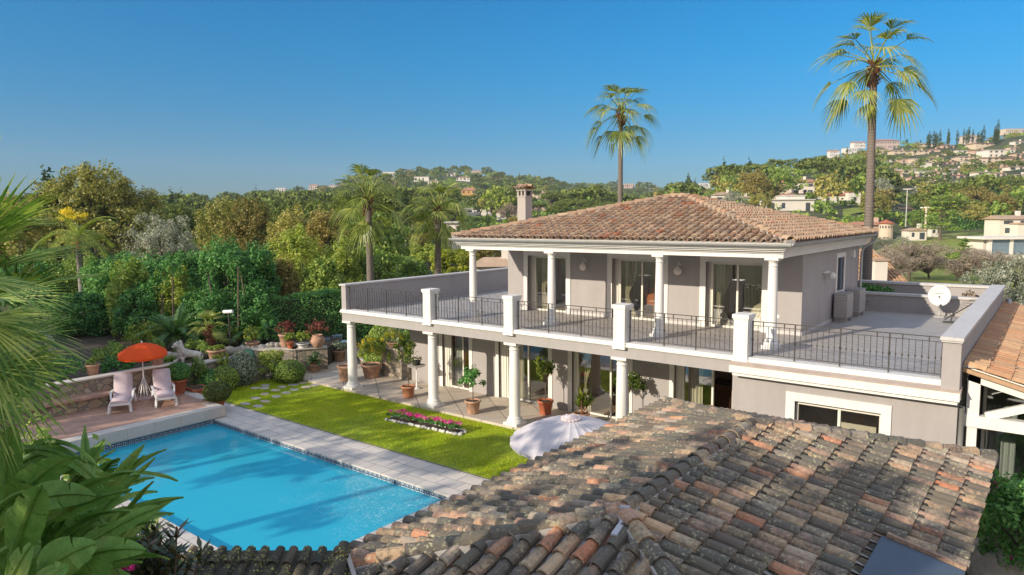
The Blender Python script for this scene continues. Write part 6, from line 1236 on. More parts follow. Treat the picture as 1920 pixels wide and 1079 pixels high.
def hit(px, py, r0=40, r1=1350):
    """where the line of sight through a point of the photograph meets the terrain"""
    d = ray(px, py); last = None
    for r in np.geomspace(r0, r1, 260):
        p = np.array([0, 0, H])+d*r
        if p[2] <= terr(p[0], p[1]): return p
        last = p
    return last
M['ground'] = m_plain('wild_ground', (.10, .10, .04), 1, .45, .05)
t = NT('country_ground'); n1 = t.noise(.03, 6, .7); n2 = t.noise(.6, 4, .7); t.col(t.mix(.5, t.ramp(n1, [(.3, (.035, .05, .016)), (.5, (.06, .075, .022)), (.7, (.11, .1, .04))]), t.ramp(n2, [(.3, (.03, .045, .014)), (.7, (.1, .11, .035))]))); t.b.inputs['Roughness'].default_value = 1
rads = np.concatenate([[.0], np.linspace(6, 60, 8), np.linspace(75, 1400, 70), [1700, 2600, 4500]]); na = 360
ang = np.arange(na)*2*pi/na; Xg = np.outer(rads, np.sin(ang)); Yg = np.outer(rads, np.cos(ang)); Zg = terr(Xg, Yg); Zg[rads > 1400] = -2.0
# the pool is a hole in the sheet: sink the ground only inside the basin by cutting it with a ring
g = MB(); inner = 1
P3 = np.stack([Xg, Yg, Zg], -1); g.grid(P3[8:], closed=True)
# near field as rectangles round the pool
def rect(x0, y0, x1, y1): g.add([(x0, y0, -.06), (x1, y0, -.06), (x1, y1, -.06), (x0, y1, -.06)], [(0, 1, 2, 3)])
ring = [tuple(P3[8, k]) for k in range(na)]
# annulus from the 60 m ring to a square, then the square minus the pool
sq = 40
sqp = []
for k in range(na):
    s_, c_ = sin(ang[k]), cos(ang[k]); m_ = max(abs(s_), abs(c_)); sqp.append((s_/m_*sq, c_/m_*sq, -.06))
g.grid(np.array([sqp, ring]), closed=True)
rect(-sq, -sq, PX0, sq); rect(PX1, -sq, sq, sq); rect(PX0, -sq, PX1, PY0); rect(PX0, PY1, PX1, sq)
struct(g.build('ground', t.m, smooth=True))
# meadows beyond the villa
def meadow(pxs, name, m, dz=.1):
    pts = [hit(*p) for p in pxs]; mb = MB(); c_ = np.mean(pts, 0); n_ = 10; rows = []
    for f in np.linspace(0, 1, 12):
        row = []
        for k in range(len(pts)):
            a, b = pts[k], pts[(k+1) % len(pts)]
            for g_ in np.linspace(0, 1, 8, endpoint=False): p = c_+(a*(1-g_)+b*g_-c_)*f; row.append((p[0], p[1], terr(p[0], p[1])+dz))
        rows.append(row)
    return struct(mb.grid(rows, closed=True).build(name, m, smooth=True))
t = NT('meadow_grass'); n1 = t.noise(.06, 5, .7); n2 = t.noise(1.2, 5, .7); t.col(t.mix(.35, t.ramp(n1, [(.35, (.13, .19, .02)), (.5, (.2, .26, .03)), (.62, (.27, .25, .07))]), t.ramp(n2, [(.3, (.1, .13, .02)), (.7, (.28, .3, .06))]))); t.b.inputs['Roughness'].default_value = 1; M['meadow'] = t.m
meadow([(1560, 560), (1560, 492), (1690, 448), (1800, 438), (2000, 436), (2100, 470), (2100, 560)], 'meadow', M['meadow'])
meadow([(1580, 396), (1640, 392), (1645, 402), (1580, 408)], 'field', M['meadow'], .2)
# ================================================================ houses in the distance
WC = [m_plain('villa_wall_white', (.72, .67, .6), .85, .05, .5), m_plain('villa_wall_cream', (.62, .50, .38), .85, .06, .5), m_plain('villa_wall_pink', (.58, .42, .33), .85, .06, .5), m_plain('villa_wall_ochre', (.60, .33, .10), .85, .06, .5)]
RC = [m_plain('roof_terracotta', (.40, .20, .12), .9, .2, .7, .3, 6), m_plain('roof_pale_tiles', (.42, .30, .21), .9, .2, .7, .3, 6), m_plain('roof_red', (.42, .13, .07), .9, .2, .7), m_plain('flat_roof', (.5, .48, .45), .9, .1, .7)]
M['farwin'] = m_plain('far_window', (.06, .075, .09), .25, .2, 1); M['farshade'] = m_plain('far_shutter', (.2, .24, .22), .7)
def house(px, py, wpx, hpx, kind, wc, rc, label, dep=.7, floors=2, yaw=None, extra=None, dist=None, roofh=.22, name='house', z=None):
    p = hit(px, py) if dist is None else at_depth(px, py, dist); D = float((p-np.array([0, 0, H]))@FW); w_ = wpx*D/F; h_ = hpx*D/F; d_ = w_*dep
    rz = (YAW*-1 if yaw is None else yaw); zb = p[2]
    t = thing(name, label, 'house', (p[0], p[1], zb), rz=rz); hh = h_*(1-roofh) if kind != 'flat' else h_
    m = MB().box(-w_/2, 0, -3, w_/2, d_, hh)
    if extra: 
        for (a0, a1, e0, e1, hz) in extra: m.box(a0*w_, e0*w_, -3, a1*w_, e1*w_, hz*h_)
    m.build('wall', WC[wc], t); r = MB(); o_ = .06*w_/2+.25
    if kind == 'hip': r.add([(-w_/2-o_, -o_, hh), (w_/2+o_, -o_, hh), (w_/2+o_, d_+o_, hh), (-w_/2-o_, d_+o_, hh), (-w_/4, d_/2, h_), (w_/4, d_/2, h_)], [(0, 1, 5, 4), (1, 2, 5), (2, 3, 4, 5), (3, 0, 4), (3, 2, 1, 0)])
    elif kind == 'gable': r.add([(-w_/2-o_, -o_, hh), (w_/2+o_, -o_, hh), (w_/2+o_, d_+o_, hh), (-w_/2-o_, d_+o_, hh), (-w_/2-o_, d_/2, h_), (w_/2+o_, d_/2, h_)], [(0, 1, 5, 4), (1, 2, 5), (2, 3, 4, 5), (3, 0, 4), (3, 2, 1, 0)])
    elif kind == 'gable_side': r.add([(-w_/2-o_, -o_, hh), (w_/2+o_, -o_, hh), (w_/2+o_, d_+o_, hh), (-w_/2-o_, d_+o_, hh), (0, -o_, h_), (0, d_+o_, h_)], [(0, 4, 5, 3), (1, 2, 5, 4), (0, 1, 4), (2, 3, 5), (3, 2, 1, 0)])
    else: r.box(-w_/2-.3, -.4, hh, w_/2+.3, d_+.3, hh+.3)
    if extra:
        for (a0, a1, e0, e1, hz) in extra: r.box(a0*w_-.2, e0*w_-.2, hz*h_, a1*w_+.2, e1*w_+.2, hz*h_+.35)
    r.build('roof', RC[rc], t)
    fl = hh/floors; nw = max(2, int(w_/3.2)); rs = random.Random(int(px*7+py))
    for f in range(floors):
        for k in range(nw):
            x = -w_/2+(k+.5)*w_/nw; ww = w_/nw*rs.choice((.28, .36, .55)); door = (f == 0 and rs.random() < .5)
            if rs.random() < .12: continue
            z0 = f*fl+fl*(.05 if door else .32); z1 = f*fl+fl*.78; yy = -.04
            if any(a0*w_-.3 < x < a1*w_+.3 and z0 < hz*h_ for (a0, a1, e0, e1, hz) in (extra or [])): yy = min(e0*w_ for (a0, a1, e0, e1, hz) in extra)-.04
            MB().box(x-ww/2, yy, z0, x+ww/2, yy+.06, z1).build('window', M['farwin'], t)
    for k in range(2):
        y_ = (k+.5)*d_/2; MB().box(w_/2-.02, y_-.6, fl*.35, w_/2+.04, y_+.6, fl*.8).build('window', M['farwin'], t)
    if kind != 'flat': MB().box(w_*.2, d_*.4, hh, w_*.2+.8, d_*.4+.8, h_+1.0).build('chimney', WC[wc], t)
    HS.append((p[0], p[1], max(w_, d_)*.75, px, py, wpx, hpx, D)); return t
HS = []
# mid distance
house(1358, 385, 36, 24, 'hip', 0, 1, 'small white hipped house with green shutters just above the villa ridge', floors=1)
house(1392, 384, 34, 16, 'gable', 0, 1, 'low pale outbuilding right of the small shuttered house', floors=1)
house(1502, 366, 50, 30, 'gable', 0, 0, 'white two storey house with terracotta roof and a terrace wall beneath', extra=[(-.62, .5, -.35, 0, .02), (-.75, -.4, -.1, .3, .55)])
house(1480, 398, 92, 22, 'flat', 0, 3, 'long low white modern house with flat roofs right above the villa roof', floors=1, extra=[(-.05, .35, .1, .6, 1.35)])
house(1468, 380, 44, 17, 'gable', 1, 0, 'ochre house with red tile roof behind the long flat white house', floors=1)
house(1574, 383, 66, 21, 'gable', 0, 2, 'white gabled house with red roof left of the tallest palm trunk', floors=1, extra=[(.15, .5, -.2, 0, 1.0)])
house(1630, 446, 84, 30, 'hip', 2, 0, 'long low farmhouse with a round tower beside the tallest palm', dist=175, floors=1, dep=.4)
tw = bpy.data.objects[-1]
p = at_depth(1660, 447, 168); t = thing('round_tower', 'round cream tower with a red conical roof on the farmhouse', 'tower', (p[0], p[1], p[2]), world=False); MB().lathe([(1.55, -2), (1.55, 3.6), (0, 3.6)], seg=24).build('wall', WC[1], t); MB().lathe([(2.0, 3.55), (0, 4.5)], seg=24).build('roof', RC[2], t)
for i in range(5): a = -2.2+i*.4; MB().box(1.5*cos(a)-.15, 1.5*sin(a)-.1, 2.4, 1.5*cos(a)+.15, 1.5*sin(a)+.1, 3.0).build('window', M['farwin'], t)
HS.append((p[0], p[1], 6, 1660, 446, 24, 30, 172))
house(1720, 450, 34, 22, 'gable_side', 0, 1, 'small pale barn beside the olive trees and the meadow', dist=165, floors=1)
house(1905, 438, 62, 34, 'gable', 0, 1, 'white house with a shallow roof at the right edge above the meadow', dist=160, floors=2, extra=[(-.2, .5, -.35, 0, .5)])
p = at_depth(1900, 478, 95); t = thing('pavilion', 'flat roofed white pavilion with two large blue grey blinds at the right edge', 'pavilion', (p[0], p[1], p[2]), rz=-YAW); m = MB()
for a in (-3.4, -.5, 2.2, 5.0): m.box(a, 0, 0, a+.45, .5, 2.1)
m.box(-3.4, 1.2, 0, 6, 5, 2.1).build('wall', WC[0], t); MB().box(-4.3, -.5, 2.1, 7, 5.5, 2.4).build('roof', WC[0], t); MB().box(-6.5, -2.2, -.5, 7, 0, -.02).build('terrace', WC[0], t)
for a, b in ((-2.95, -.5), (-.05, 2.2), (2.65, 5.0)): MB().box(a, .15, .1, b, .25, 2.05).build('window_blind', m_plain('blue_grey_blind', (.16, .22, .27), .4), t)
MB().box(-5, 0, -4, 7, 5, -.5).build('base_wall', WC[1], t); HS.append((p[0], p[1], 7, 1900, 495, 120, 60, 95))
house(1755, 442, 18, 14, 'flat', 0, 3, 'tiny pale hut at the edge of the meadow below the cedar', dist=172, floors=1)
house(1700, 405, 30, 16, 'gable', 2, 0, 'pinkish house half hidden by trees above the barn', dist=260, floors=1)
# a neighbour's tiled roof and chimney just behind the terrace, and the one left of the porch
p = at_depth(1665, 540, 41); t = thing('neighbour_house', 'neighbouring rounded tile roof with a cream chimney behind the terrace', 'house', (p[0], p[1], 0), rz=-YAW); m = MB().box(-2.5, 0, 0, 1.4, 6, p[2]-.5).build('wall', WC[1], t)
m = MB(); tile_rows(m, (-2.6, -.5, p[2]-.4), (1, 0, 0), (0, 1, .45), [(0, 0), (4.2, 0), (4.2, 5), (0, 5)], .26, .4, .09, 5, np.random.RandomState(3)); m.build('roof', M['tile_annex'], t); MB().add([(-2.6, -.5, p[2]-.42), (1.6, -.5, p[2]-.42), (1.6, 5, p[2]+2.05), (-2.6, 5, p[2]+2.05)], [(0, 1, 2, 3)]).build('roof_deck', M['tile_annex'], t)
c_ = MB().box(-.5, .6, p[2]-.3, .25, 1.2, p[2]+1.55).build('chimney', WC[0], t); MB().box(-.6, .5, p[2]+1.55, .35, 1.3, p[2]+1.65).build('cap', RC[1], c_)
house(925, 520, 76, 36, 'hip', 0, 1, 'neighbouring pale house with tiled hip roof seen left of the porch', dist=58, floors=1, roofh=.45)
house(852, 445, 30, 26, 'flat', 0, 3, 'white building glimpsed among trees beyond the second palm', dist=110, floors=1)
# left and centre hills
for (px, py, w_, h_, kd, wc, rc, lb) in [(897, 410, 50, 18, 'flat', 0, 3, 'long white house with grey blinds left of the chimney'), (952, 411, 42, 17, 'hip', 0, 0, 'cream house with red roof directly left of the chimney'), (879, 374, 28, 22, 'hip', 3, 0, 'bright orange house on the slope left of the chimney'), (1010, 374, 36, 14, 'gable', 1, 1, 'pale house right of the chimney top'), (1012, 400, 36, 15, 'hip', 2, 0, 'low house with brown roof beside the chimney right'),
        (588, 356, 18, 10, 'hip', 1, 0, 'cream villa on the left hill skyline'), (526, 360, 18, 7, 'flat', 0, 3, 'small white house at the foot of the left hill'), (622, 354, 14, 7, 'hip', 0, 0, 'tiny pale villa right of the cream one on the left hill'), (728, 332, 24, 9, 'flat', 0, 3, 'long white villa between the shaggy palms on the hill'), (790, 342, 28, 10, 'flat', 0, 3, 'white terrace house on the hill behind the second palm'),
        (868, 340, 26, 9, 'hip', 0, 0, 'white house group below the left hill pines'), (893, 326, 18, 7, 'hip', 1, 0, 'rosy house high on the left hill among pines'), (812, 346, 20, 8, 'hip', 0, 0, 'white house lower on the left hill'), (1180, 352, 18, 7, 'flat', 2, 3, 'pinkish house in the far gap right of the middle palm'), (1322, 352, 18, 8, 'flat', 0, 3, 'white villa under the stone pines above the ridge'), (846, 332, 16, 7, 'flat', 0, 3, 'little white cube house on the left hill')]:
    house(px, py, w_, h_, kd, wc, rc, lb, floors=1 if h_ < 12 else 2)
for (px, py, w_, h_, kd, wc, rc, lb) in [(1565, 294, 18, 13, 'gable', 0, 0, 'white gabled house on the ridge left of the tallest palm'), (1597, 286, 24, 8, 'flat', 0, 3, 'low white villa on the ridge left of the tallest palm'), (1612, 276, 22, 11, 'gable', 0, 0, 'white villa at the ridge top just left of the palm'), (1570, 308, 12, 12, 'hip', 1, 0, 'narrow peach house on the wooded slope'),
        (1664, 280, 44, 20, 'hip', 2, 0, 'large pink mansion with red roof crowning the hill'), (1650, 290, 30, 9, 'flat', 2, 1, 'pinkish terrace wing below the mansion'), (1690, 291, 30, 10, 'hip', 1, 1, 'cream bungalow below the mansion left'), (1726, 291, 32, 10, 'hip', 1, 1, 'cream bungalow below the mansion right'), (1740, 278, 34, 10, 'hip', 1, 1, 'cream villa high up right of the mansion'),
        (1704, 308, 28, 9, 'flat', 2, 1, 'rose coloured long villa on the middle slope'), (1756, 306, 26, 12, 'hip', 1, 0, 'cream villa with tower on the middle slope'), (1777, 280, 24, 9, 'hip', 2, 0, 'red roofed villa under the umbrella pine'), (1730, 318, 34, 12, 'flat', 0, 3, 'bright white stepped villa in the middle of the slope'), (1706, 327, 28, 9, 'flat', 1, 3, 'cream terraced house under the stepped villa left'),
        (1732, 331, 22, 9, 'flat', 0, 3, 'white flat roofed house under the stepped villa'), (1716, 342, 20, 11, 'hip', 2, 0, 'pink cube house lowest on the hillside'), (1809, 293, 30, 10, 'flat', 0, 3, 'white villa with blue tint right of centre slope'), (1816, 302, 36, 10, 'hip', 1, 1, 'cream house row below the bluish villa'), (1824, 268, 28, 16, 'hip', 1, 1, 'tall cream villa behind the cypress row'), (1851, 277, 44, 10, 'gable', 1, 1, 'long cream villa below the cypress row'),
        (1878, 295, 50, 13, 'flat', 0, 3, 'large white villa complex on the right slope'), (1862, 306, 46, 12, 'hip', 1, 0, 'long apricot arcade house on the right slope'), (1846, 315, 32, 9, 'flat', 1, 3, 'low cream house below the arcade house'), (1912, 306, 34, 11, 'hip', 2, 0, 'pinkish villa at the right edge of the slope'), (1903, 250, 34, 8, 'flat', 1, 3, 'yellowish building on the skyline at the right edge'), (1780, 329, 14, 6, 'flat', 0, 3, 'tiny pale house among trees in mid slope'),
        (1682, 318, 18, 9, 'hip', 1, 0, 'small cream house right of the palm trunk'), (1912, 272, 20, 8, 'hip', 0, 1, 'white house near the skyline at the right edge'), (1800, 348, 14, 6, 'flat', 0, 3, 'pale house low in the wooded slope'), (1850, 340, 20, 6, 'gable', 2, 0, 'little red roofed house low on the right slope')]:
    house(px, py, w_, h_, kd, wc, rc, lb, floors=1 if h_ < 10 else 2)
rr = random.Random(8); used = []
FL = ['white flat roofed villa', 'cream villa with terracotta roof', 'long pale villa', 'small pinkish villa', 'white cube house', 'low apricot villa', 'pale terraced house', 'sandy coloured villa']
for i in range(30):
    for _ in range(40):
        px = rr.uniform(1675, 1925); py = rr.uniform(284, 352) - (px-1800)*.03
        if all(abs(px-a) > (b+24)*.5 or abs(py-c) > 8 for a, b, c in used) and all(abs(px-h[3]) > (h[5]+18)*.5 or abs(py-h[4]) > 9 for h in HS): break
    else: continue
    w_ = rr.uniform(16, 32); used.append((px, w_, py)); kd = rr.choice(['flat', 'hip', 'hip', 'gable']); house(px, py, w_, rr.uniform(7, 10), kd, rr.choice([0, 0, 1, 2]), 3 if kd == 'flat' else rr.choice([0, 1]), None, floors=1)
for i, h in enumerate([o for o in bpy.data.objects if o.parent is None and o.name.startswith('house') and not o.get('label')]):
    h['label'] = 'one of the small pale villas scattered over the sunlit hillside'; h['group'] = 'small villas scattered over the far hillside'
p = at_depth(1735, 430, 175); t = thing('stone_pillar', 'tall pale stone pillar with a flat top near the barn', 'pillar', (p[0], p[1], p[2])); MB().box(-.2, -.2, -3, .2, .2, 5.2).build('shaft', WC[1], t); MB().box(-1.3, -.3, 5.2, 1.3, .3, 5.5).build('lintel', WC[0], t)
for px, py, d, h in ((1599, 392, 230, 5), (1698, 418, 170, 9), (1760, 300, 560, 8)):
    p = at_depth(px, py+8, d); t = thing('lamp_post', 'slender pale lamp post standing among the far gardens', 'lamp post', (p[0], p[1], p[2]), 'far lamp posts'); MB().tube([(0, 0, 0), (0, 0, h)], .12, 6).build('post', RC[3], t); MB().box(-.9, -.2, h, .9, .2, h+.25).build('lamp_head', RC[3], t)
# ================================================================ the wooded country
def proto(kind, seed):
    rs = np.random.RandomState(seed); cards = []; tr = MB()
    if kind == 'pine':      # stone pine, umbrella crown
        q, cc = crown_cards(5200, (5.6, 5.6, 2.8), .44, seed, 90, .19, -.15, .55, .5, .16); q[..., 2] += 8.2; cc[:, 2] += 8.2; limbs(tr, (0, 0, -2), (0, 0, 6), .32, cc, rs, 12)
    elif kind == 'oak': q, cc = crown_cards(5200, (4.7, 4.7, 3.9), .42, seed, 95, .19, -.6, .5, .6, .14); q[..., 2] += 5.0; cc[:, 2] += 5.0; limbs(tr, (0, 0, -2), (0, 0, 3), .3, cc, rs)
    elif kind == 'cypress': q, cc = crown_cards(1700, (1.15, 1.15, 6.2), .5, seed, 60, .2, -1, .4, .5, .1); q[..., 2] += 6.4; tr.tube([(0, 0, -2), (0, 0, 5)], [.2, .12], 6)
    elif kind == 'olive': q, cc = crown_cards(3600, (3.2, 3.2, 2.5), .3, seed, 70, .2, -.5, .4, .35, .25); q[..., 2] += 3.4; cc[:, 2] += 3.4; limbs(tr, (0, 0, -2), (0, 0, 1.6), .25, cc, rs)
    elif kind == 'cedar':
        q = []; cc = []
        for k in range(9):
            z = 3+k*1.25; r = (5.6-k*.52)*rs.uniform(.85, 1.1); a, b = crown_cards(380, (r, r, .62), .5, seed*10+k, 12, .35, -1, .3, .5, .3); a[..., 2] += z; b[:, 2] += z; q.append(a); cc.append(b)
        q = np.concatenate(q); cc = np.concatenate(cc); tr.tube([(0, 0, -2), (0, 0, 8), (0, 0, 14)], [.4, .25, .06], 7)
    elif kind == 'bare': 
        q, cc = crown_cards(5200, (3.8, 3.8, 3.0), .55, seed, 110, .22, -.5, .35, .09, .2); q[..., 2] += 3.6; cc[:, 2] += 3.6; limbs(tr, (0, 0, -2), (0, 0, 1.6), .22, cc, rs, 40)
    return q, tr
PROTO = {}
KMAT = dict(pine='lf_pine', oak='lf_oak', cypress='lf_cypress', olive='lf_olive', cedar='lf_green', bare='lf_lavender', autumn='lf_autumn', green='lf_green', bright='lf_bright')
KSHAPE = dict(autumn='oak', green='oak', bright='oak')
KLAB = dict(pine='umbrella shaped stone pine on the wooded slope', oak='rounded olive brown oak in the wooded valley', cypress='narrow dark cypress on the hillside', olive='grey green olive tree in the valley gardens', cedar='tiered cedar in the valley', bare='bare grey brown tree in the valley', autumn='rust tinted tree in the wooded valley', green='rounded dark green tree in the wooded valley', bright='fresh green rounded tree in the valley')
NAME = dict(pine='stone_pine', oak='oak_tree', cypress='cypress', olive='olive_tree', cedar='cedar', bare='bare_tree', autumn='autumn_tree', green='evergreen_oak', bright='garden_tree')
for k in KMAT:
    PROTO[k] = []
    for s_ in range(2):
        q, tr = proto(KSHAPE.get(k, k), 300+s_*17+sorted(KMAT).index(k)); n = len(q); lt = bpy.data.meshes.new('crown'); 
        oc = MB().quads(q).build('crown', M[KMAT[k]]); ot = tr.build('trunk', M['bark'], smooth=True); PROTO[k].append((oc.data, ot.data)); bpy.data.objects.remove(oc); bpy.data.objects.remove(ot); bpy.data.meshes.remove(lt)
TREEN = 0
def far_tree(kind, x, y, s, rz, label=None, v=0, zs=1.0, group=True):
    global TREEN; TREEN += 1; e = thing(NAME[kind], label or KLAB[kind], 'tree', (x, y, float(terr(x, y))), None if label else KLAB[kind]+' (group)' and ('trees: '+KLAB[kind]), rz); e.scale = (s, s, s*zs); cm, tm = PROTO[kind][v]
    for nm, me in (('crown', cm), ('trunk', tm)): o = bpy.data.objects.new(nm, me); COL.objects.link(o); o.parent = e
    return e
def tp(kind, px, py, wpx, label=None, dist=None, zs=1.0, v=0):
    """a tree whose foot stands where the sight line meets the land, wpx wide in the photograph"""
    p = hit(px, py) if dist is None else at_depth(px, py, dist); D = float((p-np.array([0, 0, H]))@FW); w0 = dict(pine=11, cypress=2.6, olive=6.6, cedar=11, bare=7.4).get(kind, 9.6)
    HS.append((p[0], p[1], w0*wpx*D/F/w0*.35, px, py, wpx*.1, wpx*.5, D-8)); return far_tree(kind, p[0], p[1], wpx*D/F/w0, random.random()*6, label, v, zs)
random.seed(5)
tp('pine', 1312, 382, 66, 'bright broad stone pine above the villa roof ridge', 170); tp('pine', 1352, 372, 46, 'stone pine right of the bright broad one', 190); tp('olive', 1372, 376, 50, 'large grey green round tree behind the shuttered house', 185, 1.35); tp('autumn', 1415, 372, 60, 'golden brown oak behind the shuttered house', 215, 1.25); tp('green', 1462, 360, 50, 'dark green tree between golden oak and terrace house', 240, 1.2)
tp('oak', 1425, 394, 44, 'yellowish tree left of the flat white house', 190, 1.1); tp('autumn', 1240, 376, 46, 'russet tree behind the villa roof ridge', 150); tp('pine', 1190, 375, 50, None, 160); tp('bright', 1335, 378, 20, None, 190)
tp('cedar', 1762, 446, 86, 'large tiered cedar at the far side of the meadow', 165); tp('olive', 1655, 455, 34, 'round olive in front of the tower farmhouse', 150, .8); tp('olive', 1692, 455, 34, 'second round olive in front of the small barn', 150, .8); tp('green', 1714, 452, 38, 'dark green tree between barn and pillar', 185, 1.2); tp('olive', 1650, 405, 50, 'tall silvery tree right of the tallest palm', 230, 1.5)
tp('autumn', 1830, 405, 80, 'wide golden brown oak above the meadow hedge', 210); tp('autumn', 1790, 400, 70, None, 220); tp('autumn', 1870, 412, 66, None, 205); tp('oak', 1905, 395, 60, None, 230); tp('pine', 1910, 380, 60, 'broad stone pine at the right edge', 250)
tp('cedar', 1806, 492, 52, 'dark bushy conifer on the meadow', 88, None, .55) if False else far_tree('cedar', *(at_depth(1808, 490, 88)[:2]), .36, 1.0, 'dark bushy conifer in the middle of the meadow', 0, .9)
p = at_depth(1790, 500, 82); far_tree('green', p[0], p[1], .42, 0, 'rounded shrub left of the dark conifer on the meadow', 0, .8)
for px, py, w_, d in ((1705, 525, 125, 72), (1668, 515, 100, 66), (1740, 520, 80, 76), (1845, 530, 100, 70), (1815, 505, 80, 86), (1795, 530, 70, 72), (1650, 495, 80, 80), (1870, 520, 70, 78)): tp('bare', px, py, w_, None, d, .75)
for px, py, w_, d in ((1890, 575, 115, 44), (1950, 610, 130, 42), (1850, 575, 80, 48), (1915, 640, 110, 36)): tp('olive', px, py, w_, None, d, 1.15)
fan_palm('small_fan_palm', 'yellowish spiky palm at the right beyond the terrace', tuple(np.append(at_depth(1868, 560, 52)[:2], 0)), 1.4, 20, .9, 9, 'lf_yellow', .25, .5, 16, elev=(.1, 1.45), droop=.15)
tp('green', 1740, 468, 30, None, 120, .9); tp('green', 1690, 474, 24, None, 110); tp('cypress', 1812, 275, 6, None, None)
# cypresses on the right skyline
rs = np.random.RandomState(9)
for i in range(46):
    px = rs.choice([rs.uniform(1738, 1762), rs.uniform(1776, 1846), rs.uniform(1864, 1872), rs.uniform(1776, 1846)]); py = 276-(px-1740)*.05+rs.uniform(-3, 6); tp('cypress', px, py, rs.uniform(4, 6.5), None, None, rs.uniform(.9, 1.3))
for px, py, w_, d in ((1030, 395, 10, 150), (1068, 392, 9, 160), (1095, 388, 8, 190), (952, 400, 8, 200), (1072, 400, 7, 150), (915, 398, 12, 150)): tp('cypress', px, py, w_, None, d, 1.0)
for px, py, w_ in ((920, 345, 34), (950, 350, 40), (985, 352, 46), (1010, 356, 36), (1050, 362, 46), (900, 338, 30), (1035, 372, 54), (1085, 368, 50), (1110, 374, 44), (1140, 372, 34), (965, 375, 40), (1060, 382, 44), (930, 380, 34)): tp('pine', px, py, w_*.95, None, rs.uniform(225, 270), 1.0, rs.randint(2))
# random woods
SKY_X = [-300,0,200,290,340,400,480,560,640,720,800,870,930,1000,1060,1130,1200,1260,1300,1350,1400,1450,1500,1560,1600,1650,1700,1750,1800,1850,1920,2200]
SKY_Y = [330,330,345,366,370,376,360,349,337,316,315,311,316,318,330,342,342,344,332,313,309,306,297,288,280,268,264,268,266,258,246,246]
def skyline_ok(px, top):
    if top < np.interp(px, SKY_X, SKY_Y)-2: return False
    if px < 640: return top < 455
    if px < 860: return top < 520
    if px < 1275: return top < 445-(px-860)*.19+8
    if px < 1640: return top < 368+(px-1275)*.2+6
    return True
cand = []; rs = np.random.RandomState(77); tries = 0; grid = {}
fields = [(1560, 2100, 430, 560), (1580, 1650, 390, 408)]
houses = np.array([(h[0], h[1], h[2]) for h in HS]); Hpx = np.array([h[3:8] for h in HS])
while len(cand) < 5200 and tries < 90000:
    tries += 1; th = rs.uniform(-39, 38.5); r = 62+(1080-62)*rs.rand()**.85; X = r*sin(radians(th)+YAW); Y = r*cos(radians(th)+YAW); 
    if X > -40 and X < 3 and Y < 46: continue
    if (th > 14 and r < 90) or (7 < th < 27 and r < 200) or (-8 < th <= 7 and r < 120): continue
    z = float(terr(X, Y)); px, py = proj((X, Y, z)); s = rs.uniform(.75, 1.25)*(.62 if r > 380 and th > 21 else 1.0)
    D = r; top = py-11*s*F/D
    if not skyline_ok(px, top): continue
    if any(a < px < b and c < py < d for a, b, c, d in fields): continue
    if px > 1635 and r < 150: continue
    if ((houses[:, 0]-X)**2+(houses[:, 1]-Y)**2 < (houses[:, 2]+2.2)**2).any(): continue
    wk = F*(1.2 if False else 3.6)*s/D
    dd = (np.abs(Hpx[:, 0]-px) < Hpx[:, 2]*.5+wk) & (py > Hpx[:, 1]-Hpx[:, 3]*.3) & (top < Hpx[:, 1]-Hpx[:, 3]*.3) & (Hpx[:, 4] > D)
    if dd.any() and rs.rand() < .98: continue
    gs = 4.9*(1.2 if r > 400 and th < 21 else .95 if r > 380 else 1); c_ = (int(X/gs), int(Y/gs), gs)
    if c_ in grid: continue
    grid[c_] = 1
    clump = sin(X*.02+1)+sin(Y*.017+2)+sin((X+Y)*.009)
    if th > 24: w_ = dict(pine=.2, oak=.2, cypress=.12, olive=.1, bare=.05, autumn=.1, green=.22, cedar=.02, bright=.01)
    elif th > 8: w_ = dict(pine=.35, oak=.14, cypress=.05, olive=.08, bare=.02, autumn=.12, green=.2, cedar=.02, bright=.02)
    else: w_ = dict(pine=.42, oak=.14, cypress=.06, olive=.05, bare=.02, autumn=.08, green=.21, cedar=.01, bright=.01)
    if clump > 1: w_['pine'] += .3
    ks = list(w_); pr = np.array([w_[k] for k in ks]); k = rs.choice(ks, p=pr/pr.sum()); cand.append((r, X, Y, z, k, s))
cand.sort()
for c_ in cand[:265]: far_tree(c_[4], c_[1], c_[2], c_[5]*.85, rs.rand()*6.28, None, rs.randint(2))
low = {}
for k in KMAT:
    sh = KSHAPE.get(k, k); sd = 900+sorted(KMAT).index(k); p_ = dict(pine=((5.2, 5.2, 2.6), 8.0), oak=((4.6, 4.6, 4), 4.6), cypress=((1.2, 1.2, 6.2), 6.2), olive=((3.3, 3.3, 2.6), 3.2), cedar=((4, 4, 5), 6), bare=((3.6, 3.6, 3), 3.6))[sh]
    q, _ = crown_cards(420 if k != 'cypress' else 150, p_[0], 1.05 if k != 'bare' else 1.4, sd, 50, .2, -.6, .5, .65 if k != 'bare' else .12, .14); q[..., 2] += p_[1]; low[k] = q
bym = {}
for (r, X, Y, z, k, s) in cand[265:]:
    a = rs.rand()*6.28; q = low[k].copy(); c, s2 = cos(a), sin(a); x = q[..., 0]*c-q[..., 1]*s2; y = q[..., 0]*s2+q[..., 1]*c; q = np.stack([x*s+X, y*s+Y, q[..., 2]*s*rs.uniform(.85, 1.15)+z], -1); bym.setdefault(k, []).append(q)
mats = list(bym); allq = np.concatenate([np.concatenate(bym[k]) for k in mats]); o = MB().quads(allq).build('woodland', None); idx = []
for i, k in enumerate(mats): o.data.materials.append(M[KMAT[k]]); idx += [i]*sum(len(a) for a in bym[k])
o.data.polygons.foreach_set('material_index', np.array(idx, np.int32)); tag(o, 'mixed woods covering the far hills', 'woodland', kind='stuff')
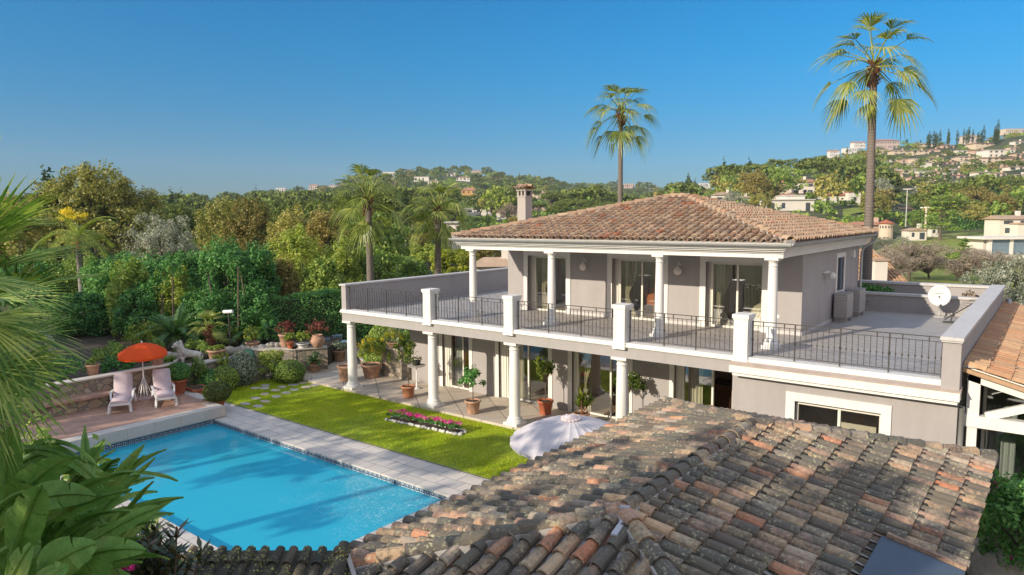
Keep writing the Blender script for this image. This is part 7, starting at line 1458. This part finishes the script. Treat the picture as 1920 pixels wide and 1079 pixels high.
# undergrowth between trees
un = []; 
for i in range(3200):
    th = rs.uniform(-39, 38.5); r = 90+700*rs.rand(); X = r*sin(radians(th)+YAW); Y = r*cos(radians(th)+YAW); px, py = proj((X, Y, float(terr(X, Y))))
    if any(a < px < b and c < py < d for a, b, c, d in fields) or not skyline_ok(px, py-8): continue
    dd = (np.abs(Hpx[:, 0]-px) < Hpx[:, 2]*.5+4) & (py > Hpx[:, 1]-1) & (py < Hpx[:, 1]+4)
    if dd.any(): continue
    q, _ = crown_cards(60, (3.4, 3.4, 1.4), 1.3, i, 10, .4, -.2, .4); q += np.array([X, Y, float(terr(X, Y))+.9]); un.append(q)
tag(MB().quads(np.concatenate(un)).build('scrub', M['lf_green']), 'low scrub covering the far slopes', 'scrub', kind='stuff')
def far_hedge(px0, py0, px1, py1, d, h, label, leafm='lf_green'):
    a = at_depth(px0, py0, d); b = at_depth(px1, py1, d); hedge_box(label, a[0], a[1], b[0], b[1], min(a[2], b[2])-1, min(a[2], b[2])+h, 1.4, leafm, 3500, 8, .5, 'clipped_hedge')
far_hedge(1575, 402, 1625, 402, 240, 4.2, 'clipped rectangular hedge left of the tallest palm', 'lf_bright'); far_hedge(1545, 398, 1560, 398, 250, 4.5, 'small clipped hedge beside the white gabled house', 'lf_bright'); far_hedge(1790, 436, 1865, 430, 190, 4, 'long dark hedge at the far edge of the meadow', 'lf_laurel')

# ================================================================ clear air with a little haze
hz = MB().box(-1500, -400, -4, 1500, 1500, 130).build('haze', None); hm = bpy.data.materials.new('air'); hm.use_nodes = True; ht = hm.node_tree; ht.nodes.remove(ht.nodes['Principled BSDF'])
pv = ht.nodes.new('ShaderNodeVolumePrincipled'); pv.inputs['Color'].default_value = (.74, .86, 1, 1); pv.inputs['Density'].default_value = .0002; pv.inputs['Anisotropy'].default_value = .2; ht.links.new(pv.outputs[0], ht.nodes['Material Output'].inputs['Volume'])
hz.data.materials.append(hm); tag(hz, 'thin bluish haze in the air over the valley', 'haze', kind='stuff')
